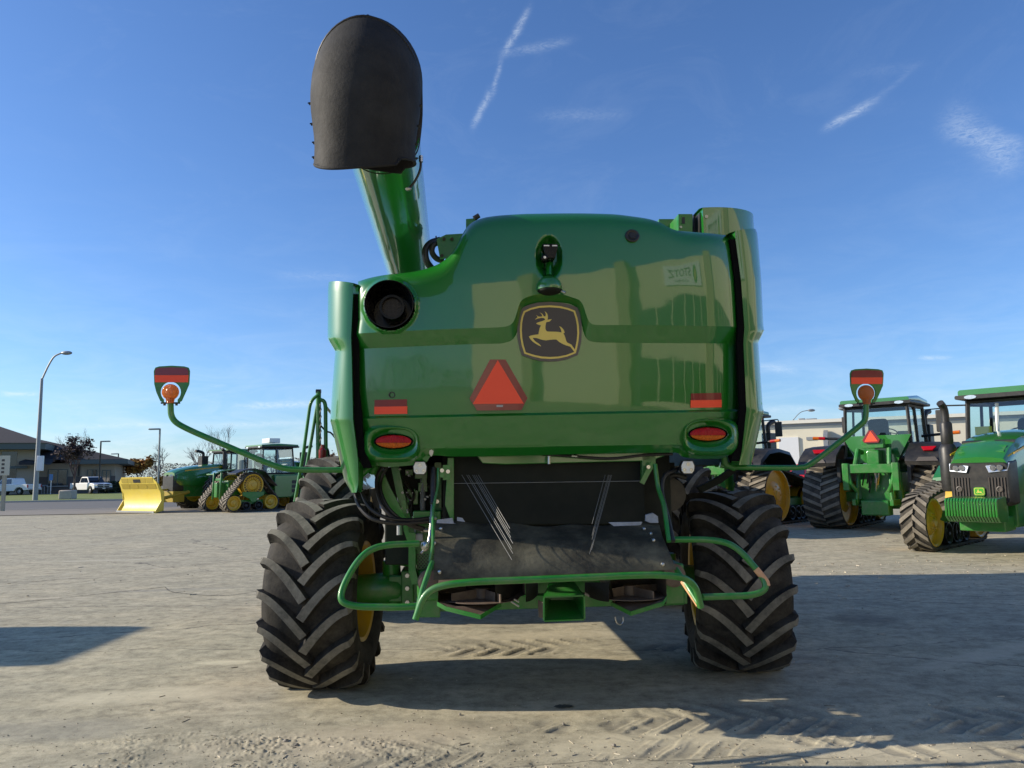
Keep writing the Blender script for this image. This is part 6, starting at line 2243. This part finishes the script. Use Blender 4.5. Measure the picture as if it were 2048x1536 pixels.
# ------------------------------------------------------------------ trees
bark = mat('bark', (0.11, 0.09, 0.075), .9, var=.3)
twig = mat('twig', (0.16, 0.125, 0.11), .9, var=.3)
def grow(mb, p, d, ln, r, depth, rnd, spread, tips, mi=0, shrink=.74):
    q = p + d * ln * .55; q2 = p + d * ln
    bend = Vector((rnd.uniform(-1, 1), rnd.uniform(-1, 1), rnd.uniform(-.2, .6))) * ln * .06
    mb.tube([p, q + bend, q2], [r, r * .82, r * .62], 5 if r > .03 else 3, mi)
    if depth == 0:
        tips.append(q2); return
    n = rnd.choice((2, 3, 3))
    for k in range(n):
        ax_ = Vector((rnd.uniform(-1, 1), rnd.uniform(-1, 1), rnd.uniform(-.35, .5))).normalized()
        nd = (d + ax_ * spread * rnd.uniform(.6, 1.2) + Vector((0, 0, .12))).normalized()
        t = rnd.uniform(.55, 1.0)
        grow(mb, p + d * ln * t + bend * (1 - t), nd, ln * shrink * rnd.uniform(.75, 1.1), r * .58, depth - 1, rnd, spread, tips, mi, shrink)

def bare_tree(loc, h, seed, label, depth=6, r=.12, spread=.55, tw=None, leaves=0, leafm=None, group='bare trees', lean=(0, 0), leafs=.14, name='bare_tree'):
    rnd = random.Random(seed)
    t = thing(name, label, 'tree', loc, 0, group)
    mb = MB()
    top = Vector((lean[0], lean[1], h * .28))
    mb.tube([(0, 0, -.1), top * .5, top], [r * 1.25, r, r * .85], 8)
    mb.build('trunk', bark, t)
    mb = MB(); tips = []
    for k in range(4):
        a = 2 * PI * k / 4 + rnd.uniform(-.5, .5)
        grow(mb, top - Vector((0, 0, h * .02 * k)), Vector((math.cos(a) * spread * .8, math.sin(a) * spread * .8, 1)).normalized(), h * .22, r * .6, depth - 1, rnd, spread, tips)
    mb.build('branches', tw or twig, t, smooth=0, recalc=False)
    if leaves:
        lb_ = MB()
        for i in range(leaves):
            c = rnd.choice(tips) + Vector((rnd.gauss(0, .25), rnd.gauss(0, .25), rnd.gauss(0, .25)))
            R = Matrix.Rotation(rnd.uniform(0, PI), 3, 'Z') @ Matrix.Rotation(rnd.uniform(0, PI), 3, 'X')
            s = leafs * rnd.uniform(.6, 1.5)
            lb_.add([c + R @ Vector((-s, -s * .6, 0)), c + R @ Vector((s, -s * .6, 0)), c + R @ Vector((s, s * .6, 0)), c + R @ Vector((-s, s * .6, 0))], [(0, 1, 2, 3)], rnd.randrange(len(leafm)))
        lb_.build('crown', leafm, t, smooth=0, recalc=False)
    return t

orange_l = [mat('leaf_orange', (.42, .20, .035), .8, var=.3), mat('leaf_rust', (.28, .13, .03), .8, var=.3), mat('leaf_gold', (.50, .28, .05), .8)]
brown_l = [mat('leaf_brown', (.20, .13, .08), .85), mat('leaf_tan', (.27, .19, .11), .85)]
purple = mat('twig_purple', (0.10, 0.060, 0.060), .9, var=.3)
def gx(u, Y): return W(u, 950, Y).x
bare_tree((gx(318, 105), 105, 0), 7.6, 4, 'bare grey tree rising behind the lamp pole left of the blade tractor', depth=6, r=.13, spread=.55, leaves=0)
bare_tree((gx(402, 100), 100, 0), 8.2, 9, 'bare tree with wispy twigs rising behind the blade tractor cab', depth=6, r=.12, spread=.6)
bare_tree((gx(432, 130), 130, 0), 13.5, 15, 'taller thin bare tree leaning above the marker arm', depth=6, r=.12, spread=.42, lean=(.8, 0))
bare_tree((gx(280, 112), 112, 0), 5.6, 21, 'orange leaved autumn tree right of the office', depth=5, r=.12, spread=.6, leaves=5200, leafm=orange_l, group=None, name='autumn_tree', leafs=.17)
bare_tree((gx(330, 84), 84, 0), 2.6, 22, 'small orange shrub glimpsed beside the lamp pole', depth=3, r=.05, spread=.6, leaves=700, leafm=orange_l, group=None, name='autumn_shrub', leafs=.12)
bare_tree((gx(150, 84), 84, .1), 7.4, 31, 'dark purple ornamental tree in front of the beige office', depth=7, r=.11, spread=.62, tw=purple, leaves=1700, leafm=[mat('leaf_purple', (.045, .028, .030), .85), mat('leaf_purple_b', (.075, .05, .05), .85)], group=None, name='ornamental_tree', leafs=.10)
bare_tree((gx(150, 140), 140, 0), 13.0, 35, 'bare tree top showing faintly above the office roof', depth=6, r=.14, spread=.5)
bare_tree((gx(668, 110), 110, 0), 6.0, 41, 'brown leaved tree glimpsed beside the combine ladder', depth=5, r=.1, spread=.6, leaves=1500, leafm=brown_l, group=None, name='brown_tree')
bare_tree((gx(545, 120), 120, 0), 7.5, 43, 'thin bare tree between the two left tractors', depth=5, r=.1, spread=.5)

# far wood on the horizon: a brown mass
def wood(x0, x1, Y, h, n, seed, cols, name='far_wood', label='brown leafless wood far off on the horizon'):
    r = random.Random(seed)
    mb = MB()
    nv = VNoise(seed)
    for i in range(n):
        x = r.uniform(x0, x1)
        hh = h * (.45 + 1.0 * float(nv.fbm(np.array([x * .09]), np.array([seed * 1.0]), 4)[0]))
        z = hh * r.random() ** .6
        y = Y + r.uniform(-4, 4)
        s = abs(h) * r.uniform(.012, .035)
        R = Matrix.Rotation(r.uniform(0, PI), 3, 'Z') @ Matrix.Rotation(r.uniform(0, PI), 3, 'X')
        c = Vector((x, y, z))
        mb.add([c + R @ Vector((-s, -s * .5, 0)), c + R @ Vector((s, -s * .5, 0)), c + R @ Vector((s, s * .5, 0)), c + R @ Vector((-s, s * .5, 0))], [(0, 1, 2, 3)], r.randrange(len(cols)))
    o = mb.build(name, cols, smooth=0, recalc=False)
    tag(o, label, 'wood', kind='stuff')
wood_c = [mat('far_brown_a', (.15, .11, .085), .9), mat('far_brown_b', (.12, .10, .085), .9), mat('far_brown_c', (.20, .14, .09), .9)]
wood(-130, 60, 170, 5.0, 42000, 3, wood_c)
wood(60, 330, 260, 6, 9000, 5, wood_c, label='low brown wood far off behind the right hand tractors')

# ------------------------------------------------------------------ lamps and signs
polem = mat('galvanised_pole', (.30, .31, .30), .5, .3, var=.1)
polewood = mat('pale_post', (.40, .37, .27), .8, var=.2)
def street_lamp(loc, h, reach, rise, label, r=.10, group=None, sgn=1):
    t = thing('street_lamp', label, 'street lamp', loc, 0, group)
    mb = MB(); mb.tube([(0, 0, 0), (0, 0, h)], [r * 1.5, r * .8], 12); mb.bx(-.2, .2, -.2, .2, -.05, .12)
    mb.build('pole', polem, t)
    mb = MB(); mb.tube(curve([(0, 0, h - .1), (sgn * reach * .28, 0, h + rise * .48), (sgn * reach * .55, 0, h + rise * .86), (sgn * reach * .85, 0, h + rise), (sgn * reach, 0, h + rise * 1.03)], 5), [r * .55] * 20 + [r * .45], 8)
    mb.build('arm', polem, t)
    mb = MB(); mb.ball((sgn * (reach + .35), 0, h + rise * 1.03), .22, 12, 8, 0, (2.1, 1.0, .75)); mb.build('lamp_head', M['greymetal'], t)
    return t
g_ = G(70, 1004)
street_lamp((g_.x, g_.y, 0), 9.9, 1.55, 2.0, 'tall grey street lamp with a curved arm at the left kerb', .13)
t = bpy.data.objects['street_lamp']
MB().bx(.05, .55, -.18, .02, 2.45, 3.65).build('banner_box', M['white'], t, bevel=.03)
g_ = W(1724, 930, 48); street_lamp((g_.x, 48, 0), 5.2, .45, .15, 'street lamp head pointing left beside the right marker plate', .06, None, -1)
g_ = W(1592, 930, 90); street_lamp((g_.x, 90, 0), 7.4, 1.9, 1.0, 'distant street lamp arm above the cream building roof', .08)
def lot_lamp(u, v, vb, Y, label, sgn, group='square head parking lot lamps'):
    p = W(u, v, Y)
    t = thing('parking_lamp', label, 'lamp', (p.x, Y, 0), 0, group)
    MB().tube([(0, 0, 0), (0, 0, p.z)], .085, 8).build('pole', polem if u > 300 else M['black'], t)
    mb = MB(); mb.bx(min(0, sgn * 1.0), max(0, sgn * 1.0), -.2, .2, p.z - .12, p.z + .02); mb.build('lamp_head', M['greymetal'], t, bevel=.03)
lot_lamp(320, 857, 965, 70, 'pole lamp standing left of the yellow blade', -1)
lot_lamp(202, 882, 960, 85, 'dark pole lamp standing behind the white pickup', 1)
lot_lamp(237, 907, 960, 110, 'farthest pole lamp beyond the right end of the office', -1)

# green and white sign at the left edge
g_ = G(5, 1023)
t = thing('roadside_sign', 'cream board sign on a pale post cut by the left edge', 'sign', (g_.x, g_.y, 0))
MB().bx(-.09, .09, -.06, .06, 0, 2.9).build('post', polewood, t)
sb_ = MB(); sb_.bx(-.75, .30, -.10, -.06, 2.0, 3.1); sb_ = sb_.build('board', mat('cream_board', (.55, .53, .40), .6, var=.05), t)
mb = MB()
for k in range(4): mb.bx(-.14, .02, -.108, -.10, 2.12 + k * .22, 2.24 + k * .22)
mb.build('board_marks', M['badge'], sb_)
g_ = W(101, 985, 86)
t = thing('blue_parking_sign', 'small blue and white sign on a thin post before the office', 'sign', (g_.x, 86, .1))
MB().tube([(0, 0, 0), (0, 0, 2.2)], .05, 6).build('post', M['white'], t)
MB().bx(-.2, .2, -.06, -.03, 1.6, 2.3).build('sign_plate', mat('blue_plate', (.08, .20, .45), .5), t)
g_ = G(113, 1003)
mb = MB(); mb.bx(-.55, .55, -.4, .4, 0, .75)
o = mb.build('concrete_block', mat('block_pale', (.45, .40, .34), .9, var=.25, scale=4, bmp=.4), bevel=.08); o.location = (g_.x, g_.y + 1.5, .12)
tag(o, 'pale concrete block on the grass by the tall lamp', 'block')
for k, u in enumerate((84, 90)):
    mb = MB(); mb.tube(fillet([(-.35, 0, 0), (-.35, 0, 1.0), (.35, 0, 1.0), (.35, 0, 0)], .3), .04, 8)
    o = mb.build('bike_rack', M['greymetal'], smooth=60); o.location = (gx(u, 86.5), 86.5 + k * .1, .15)
    tag(o, ('left hoop of the bike rack before the office', 'right hoop of the bike rack before the office')[k], 'bike rack', 'bike rack hoops')

# ------------------------------------------------------------------ pickups
def pickup(label, loc, rz, m, group='parked pickup trucks'):
    """front towards +Y"""
    t = thing('pickup_truck', label, 'pickup truck', loc, rz, group)
    side = [(-2.85, .55), (-2.85, 1.12), (-2.80, 1.18), (-.75, 1.18), (-.62, 1.20), (1.15, 1.20), (1.5, 1.20), (2.55, 1.10), (2.78, .98), (2.80, .55), (2.35, .45), (2.3, .60), (2.1, .80), (1.7, .84), (1.35, .75), (1.2, .5), (1.1, .42),
            (-1.1, .42), (-1.2, .6), (-1.4, .8), (-1.8, .84), (-2.15, .75), (-2.3, .55), (-2.4, .48)]
    mb = MB()
    mb.prism([(-.98, y, z) for y, z in side], (1.96, 0, 0))
    b = mb.build('body', m, t, bevel=.05)
    cabp = [(-.85, 1.15), (-.70, 1.80), (-.5, 1.88), (.55, 1.88), (.75, 1.82), (1.45, 1.15)]
    mb = MB()
    loft(mb, [[(s * x_, y, z) for y, z in cabp] for s, x_ in ((-1, .90), (1, .90))])
    mb.v = [(x * (1 if z < 1.3 else .84), y, z) for x, y, z in mb.v]
    c = mb.build('cabin', m, t, bevel=.04)
    mb = MB()
    for s in (-1, 1):
        mb.add([(s * .905, -.62, 1.24), (s * .905, .22, 1.24), (s * .80, .22, 1.76), (s * .80, -.52, 1.76)], [(0, 1, 2, 3)])
        mb.add([(s * .905, .30, 1.24), (s * .905, 1.22, 1.24), (s * .80, .62, 1.76), (s * .80, .30, 1.76)], [(0, 1, 2, 3)])
    mb.v = [(x * 1.015, y, z) for x, y, z in mb.v]
    mb.split('side_window', M['windowdark'], c, smooth=0, recalc=False)
    MB().add([(-.84, 1.42, 1.22), (.84, 1.42, 1.22), (.72, .82, 1.80), (-.72, .82, 1.80)], [(0, 1, 2, 3)]).build('windscreen', M['windowdark'], c, smooth=0, recalc=False)
    mb = MB(); mb.bx(-.62, .62, 2.76, 2.86, .72, 1.04); g = mb.build('grille', M['black'], b, bevel=.02)
    mb = MB(); mb.bx(-.62, .62, 2.85, 2.89, .86, .90); mb.bx(-.03, .03, 2.85, 2.89, .72, 1.04); mb.build('grille_cross', m, g)
    mb = MB(); mb.bx(-1.0, 1.0, 2.74, 2.92, .42, .68); mb.build('front_bumper', M['black'], b, bevel=.04)
    mb = MB(); mb.bx(-.95, .95, -2.98, -2.84, .50, .68); mb.build('rear_bumper', M['steel'], b, bevel=.03)
    for s in (-1, 1):
        mb = MB(); mb.bx(s * .80 - .16, s * .80 + .16, 2.70, 2.82, .85, 1.04); mb.build('headlight', M['lens'], b, bevel=.03)
        mb = MB(); mb.bx(s * .92 - .07, s * .92 + .07, -2.88, -2.82, .80, 1.12); mb.build('tail_lamp', M['tailred'], b)
        for y in (1.75, -1.80):
            mb = MB(); mb.lathe([(-.13, .22), (-.13, .36), (-.10, .40), (.10, .40), (.13, .36), (.13, .22)], (0, 0, 0), 'X', 28)
            w = mb.build('wheel', M['rubber'], t, smooth=35); w.location = (s * .86, y, .40)
            mb = MB(); mb.lathe([(-.11, .235), (-.06, .20), (-.09, .05), (-.11, 0)], (0, 0, 0), 'X', 20); mb.lathe([(.11, .235), (.06, .20), (.09, .05), (.11, 0)], (0, 0, 0), 'X', 20)
            mb.build('rim', M['greymetal'], w, smooth=35)
    mb = MB(); mb.bx(-.16, .16, 2.92, 2.93, .52, .62); mb.build('number_plate', M['white'], b)
    return t
p1 = pickup('white pickup truck facing right on the drive before the office', (gx(178, 85), 85.5, .15), rad(-125), M['white'])
p2 = copy_tree(p1); p2.location = (gx(10, 84), 85.5, .15); p2.rotation_euler = (0, 0, rad(78))
p2['label'] = 'white pickup truck seen from its tailgate at the left edge behind the sign post'
pr = pickup('red vehicle glimpsed between the two right hand tractors', (gx(1625, 44), 44, 0), rad(60), mat('car_red', (.55, .02, .03), .3, coat=.8))

# ------------------------------------------------------------------ cream building on the right
YC = 58.0
CFA = rad(-24)
cO = (W(1650, 930, YC).x, YC, 0)
cb = thing('workshop_building', 'long cream flat roofed workshop behind the right hand tractors', 'building', cO, CFA)
CFr = Frame(cO, CFA)
def cx(u): return CFr.P(u, 930, 0).x
def cz(u, v): return CFr.P(u, v, 0).z
mb = MB(); mb.bx(cx(1400), cx(2300), 0, 18, 0, cz(1650, 851)); mb.build('wall', cream, cb)
mb = MB(); mb.bx(cx(1400), cx(2300), -.05, .2, cz(1650, 851), cz(1650, 845)); mb.build('soffit', M['greymetal'], cb)
mb = MB(); mb.bx(cx(1399), cx(2301), -.35, 18.2, cz(1650, 845), cz(1650, 838.5)); rf = mb.build('parapet', creamfas, cb)
mb = MB(); mb.bx(cx(1597), cx(1612), 3, 5, cz(1600, 839), cz(1600, 832)); mb.bx(cx(1613), cx(1637), 3, 5, cz(1600, 839), cz(1600, 833)); mb.build('rooftop_unit', M['greymetal'], rf, bevel=.05)
mb = MB(); mb.bx(cx(1616), cx(1635), -.06, 0, cz(1620, 880), cz(1620, 874)); mb.build('wall_vent', M['greymetal'], cb)
mb = MB(); mb.bx(cx(1800), cx(1828), -.06, 0, cz(1800, 950), cz(1800, 862)); mb.build('window', M['windowdark'], cb)
mb = MB(); mb.prism([(cx(1652), -.1, cz(1650, 930)), (cx(1652), -.1, cz(1650, 860)), (cx(1652), -2.6, cz(1650, 872)), (cx(1652), -2.6, cz(1650, 930))], (.3, 0, 0)); mb.build('canopy_fin', M['greymetal'], cb)
mb = MB(); mb.bx(cx(1560), cx(1600), -.12, 0, .0, cz(1570, 875)); mb.build('roller_door', M['white'], cb)

# ------------------------------------------------------------------ showroom behind the camera (seen mirrored in the hood)
sr_ = thing('showroom_building', 'beige showroom with window bands behind the photographer, mirrored in the glossy hood', 'building', (-.6, -24.0, 0), rad(49))
stuc2 = mat('showroom_stucco', (0.68, 0.61, 0.44), 0.85, var=.05, scale=.7)
stuc3 = mat('showroom_pilaster', (0.40, 0.34, 0.22), 0.85, var=.05, scale=.7)
mb = MB(); mb.bx(0, 46, -14, 0, 0, 10.4); mb.build('wall', stuc2, sr_)
mb = MB()
def pil(x, w=.9, d=.7, h=10.8): 
    MB().bx(x - w / 2, x + w / 2, 0, d, 0, h).build('pilaster', stuc3, sr_)
for x, w_ in ((7.0, 1.1), (15.0, .9), (26.5, 2.2), (40, 1.2)): pil(x, w_)
for (x0, x1) in ((15.8, 25.2), (28, 38.5)):
    for (z0, z1) in ((.4, 3.3), (4.2, 6.8)):
        w = MB().bx(x0, x1, .0, .06, z0, z1).build('window', M['windowdark'], sr_)
        mb = MB()
        n = int((x1 - x0) / 1.4)
        for k in range(n + 1):
            x = x0 + (x1 - x0) * k / n
            mb.bx(x - .06, x + .06, .06, .12, z0, z1)
        mb.build('window_frame', stuc2, w)
sg = MB().bx(18.2, 24.2, .05, .22, 7.5, 9.7).build('shop_sign', M['white'], sr_)
sg['label'] = 'white sign with dark lettering and a green oval'
def text_mesh(s, size, loc, par, m, name):
    c = bpy.data.curves.new(name, 'FONT'); c.body = s; c.size = size; c.extrude = .01; c.align_x = 'CENTER'; c.align_y = 'CENTER'
    o = bpy.data.objects.new(name, c); COL.objects.link(o)
    dg = bpy.context.evaluated_depsgraph_get()
    me = bpy.data.meshes.new_from_object(o.evaluated_get(dg))
    bpy.data.objects.remove(o)
    o = bpy.data.objects.new(name, me); me.materials.clear(); me.materials.append(m); COL.objects.link(o)
    o.parent = par; o.location = loc; o.rotation_euler = (rad(90), 0, rad(180))
    return o
# the wall faces +Y of its own frame, so text is turned to be read from there (x runs right to left)
text_mesh('STOTZ', 1.15, (20.4, .24, 8.85), sg, M['badge'], 'sign_lettering')
text_mesh('EQUIPMENT', .42, (20.4, .24, 8.0), sg, M['greymetal'], 'sign_small_lettering')
mb = MB().lathe([(0, 0), (.03, .62), (0, .62)], (23.0, .22, 8.6), 'Y', 28); mb.v = [(23.0 + (x - 23.0) * .62, y, 8.6 + (z - 8.6) * 1.4) for x, y, z in mb.v]
mb.build('sign_oval', M['green2'], sg)
mb = MB().lathe([(0, 0), (.01, .4), (0, .4)], (23.0, .26, 8.6), 'Y', 20); mb.v = [(23.0 + (x - 23.0) * .3 + (z - 8.6) * .2, y, 8.6 + (z - 8.6) * 1.4) for x, y, z in mb.v]
mb.build('oval_stripe', M['badgeyel'], sg)
# low wood behind the camera, mirrored in the hood
wood(-90, 4, -62, 5.0, 9000, 9, [mat('wood_green_a', (.035, .055, .02), .9), mat('wood_green_b', (.06, .08, .03), .9), mat('wood_brown', (.13, .09, .05), .9)], label='low green wood behind the photographer, mirrored in the hood')
# ------------------------------------------------------------------ light and sky
def setup_world():
    w = bpy.data.worlds.new("World"); scene.world = w; w.use_nodes = True
    nt = w.node_tree; nt.nodes.clear()
    out = nt.nodes.new('ShaderNodeOutputWorld')
    bg = nt.nodes.new('ShaderNodeBackground'); bg.inputs[1].default_value = SKY_STRENGTH
    sky = nt.nodes.new('ShaderNodeTexSky'); sky.sky_type = 'NISHITA'
    sky.sun_disc = False
    sky.sun_elevation = SUN_EL
    sky.sun_rotation = SUN_ROT
    sky.altitude = 200; sky.air_density = 1.0; sky.dust_density = 0.6; sky.ozone_density = 3.0
    tc = nt.nodes.new('ShaderNodeTexCoord')
    sep = nt.nodes.new('ShaderNodeSeparateXYZ'); nt.links.new(tc.outputs['Generated'], sep.inputs[0])
    def mth(op, a, b=None, clamp=False):
        n = nt.nodes.new('ShaderNodeMath'); n.operation = op; n.use_clamp = clamp
        for i, x in enumerate((a, b)):
            if x is None: continue
            if isinstance(x, (int, float)): n.inputs[i].default_value = x
            else: nt.links.new(x, n.inputs[i])
        return n.outputs[0]
    az = mth('ARCTAN2', sep.outputs[0], sep.outputs[1])
    el = mth('ARCSINE', sep.outputs[2])
    cmb = nt.nodes.new('ShaderNodeCombineXYZ')
    nt.links.new(az, cmb.inputs[0]); nt.links.new(el, cmb.inputs[1])
    n1 = noise(nt, 9.0, 6, 0.65, None, 0.8)
    mp = nt.nodes.new('ShaderNodeMapping'); mp.inputs['Scale'].default_value = (1, 4.0, 1)
    nt.links.new(cmb.outputs[0], mp.inputs[0]); nt.links.new(mp.outputs[0], n1.inputs['Vector'])
    mpf = nt.nodes.new('ShaderNodeMapping'); mpf.inputs['Scale'].default_value = (1, 2.6, 1); mpf.inputs['Rotation'].default_value = (0, 0, rad(28))
    nt.links.new(cmb.outputs[0], mpf.inputs[0])
    n2 = noise(nt, 75.0, 8, 0.78, mpf.outputs[0], 1.6)
    total = None
    # (u0, v0, u1, v1, width px, strength)
    streaks = [(1055, 22, 1010, 105, 8, .50), (1002, 120, 985, 190, 6, .28), (978, 185, 947, 252, 8, .50), (1010, 105, 1135, 82, 9, .22), (1655, 255, 1745, 205, 9, .50), (1745, 205, 1835, 130, 7, .10),
               (1900, 235, 2030, 330, 26, .42), (1975, 260, 2048, 290, 14, .25), (1080, 232, 1240, 228, 14, .12), (480, 812, 640, 806, 8, .55), (150, 853, 330, 850, 5, .42), (430, 850, 620, 845, 6, .35), (0, 788, 75, 788, 4.5, .55),
               (1838, 715, 1900, 714, 5, .5), (1515, 733, 1590, 742, 8, .38), (1530, 820, 1640, 818, 10, .3), (560, 550, 700, 552, 12, .16), (410, 771, 450, 770, 4, .25), (0, 905, 330, 900, 14, .35), (340, 915, 520, 905, 18, .35), (1700, 150, 1840, 130, 10, .06)]
    def azel(u, v):
        d = ray(u, v).normalized()
        return math.atan2(d.x, d.y), math.asin(d.z)
    for (u0, v0, u1, v1, wd, st) in streaks:
        a = azel(u0, v0); b = azel(u1, v1)
        cx, cy = (a[0] + b[0]) / 2, (a[1] + b[1]) / 2
        dx, dy = b[0] - a[0], b[1] - a[1]
        Ln = math.hypot(dx, dy); dx /= Ln; dy /= Ln
        # along = (az-cx)*dx + (el-cy)*dy ; across
        ax_ = mth('SUBTRACT', az, cx); ey = mth('SUBTRACT', el, cy)
        al = mth('ADD', mth('MULTIPLY', ax_, dx), mth('MULTIPLY', ey, dy))
        ac = mth('SUBTRACT', mth('MULTIPLY', ax_, dy), mth('MULTIPLY', ey, dx))
        wob = mth('MULTIPLY', mth('SUBTRACT', n1.outputs[0], .5), wd / F * 2.0)
        ac = mth('ADD', ac, wob)
        al = mth('DIVIDE', al, Ln / 2 * 1.05); ac = mth('DIVIDE', ac, wd * .8 / F)
        al2 = mth('MULTIPLY', al, al); al4 = mth('MULTIPLY', al2, al2)
        q = mth('ADD', al4, mth('MULTIPLY', ac, ac))
        g = mth('POWER', 2.718, mth('MULTIPLY', q, -1.0))
        g = mth('MULTIPLY', g, st * .62)
        total = g if total is None else mth('ADD', total, g)
    nm = nt.nodes.new('ShaderNodeMapRange'); nm.inputs[1].default_value = .36; nm.inputs[2].default_value = .68
    nm.inputs[3].default_value = .15; nm.inputs[4].default_value = 1.3
    nt.links.new(n2.outputs[0], nm.inputs[0])
    total = mth('MULTIPLY', total, nm.outputs[0], True)
    # thin veil low over the horizon
    hz = mth('POWER', 2.718, mth('MULTIPLY', mth('ABSOLUTE', el), -11.0))
    nm2 = nt.nodes.new('ShaderNodeMapRange'); nm2.inputs[1].default_value = .40; nm2.inputs[2].default_value = .68
    nm2.inputs[3].default_value = .10; nm2.inputs[4].default_value = .65
    nt.links.new(n1.outputs[0], nm2.inputs[0])
    veil = mth('MULTIPLY', hz, nm2.outputs[0])
    total = mth('ADD', total, mth('MULTIPLY', veil, .8), True)
    vl = nt.nodes.new('ShaderNodeMapRange'); vl.inputs[1].default_value = .5; vl.inputs[2].default_value = .8; vl.inputs[3].default_value = 0.0; vl.inputs[4].default_value = .045
    mpv = nt.nodes.new('ShaderNodeMapping'); mpv.inputs['Scale'].default_value = (1, 2.2, 1); mpv.inputs['Rotation'].default_value = (0, 0, rad(20))
    nt.links.new(cmb.outputs[0], mpv.inputs[0])
    n3 = noise(nt, 4.0, 9, 0.72, mpv.outputs[0], 1.2)
    nt.links.new(n3.outputs[0], vl.inputs[0])
    total = mth('ADD', total, vl.outputs[0], True)
    mx = nt.nodes.new('ShaderNodeMix'); mx.data_type = 'RGBA'
    nt.links.new(total, mx.inputs[0])
    tint = nt.nodes.new('ShaderNodeMix'); tint.data_type = 'RGBA'; tint.blend_type = 'MULTIPLY'; tint.inputs[0].default_value = 1.0
    nt.links.new(sky.outputs[0], tint.inputs[6]); tint.inputs[7].default_value = SKY_TINT
    nt.links.new(tint.outputs[2], mx.inputs[6]); mx.inputs[7].default_value = CLOUD
    nt.links.new(mx.outputs[2], bg.inputs[0]); nt.links.new(bg.outputs[0], out.inputs[0])

SKY_STRENGTH = 0.11
SKY_TINT = (0.75, 0.98, 1.30, 1)
CLOUD = (6.8, 7.6, 8.2, 1)
SUN_ROT = rad(-90 + 3)
setup_world()
sd = bpy.data.lights.new('sun', 'SUN')
sd.energy = 5.0; sd.angle = rad(0.53); sd.color = (1.0, 0.89, 0.72)
so = bpy.data.objects.new('sun', sd); COL.objects.link(so)
# light travels towards +X, slightly -Y, downwards
dirv = Vector((math.cos(SUN_AZ) * math.cos(SUN_EL), -math.sin(SUN_AZ) * math.cos(SUN_EL), -math.sin(SUN_EL)))
so.rotation_euler = dirv.to_track_quat('-Z', 'Y').to_euler()
so.location = (-30, 5, 20)
scene.view_settings.view_transform = 'Standard'
scene.view_settings.look = 'None'
scene.view_settings.exposure = 0.33
scene.view_settings.gamma = 1.0
scene.cycles.max_bounces = 8
scene.cycles.transparent_max_bounces = 12
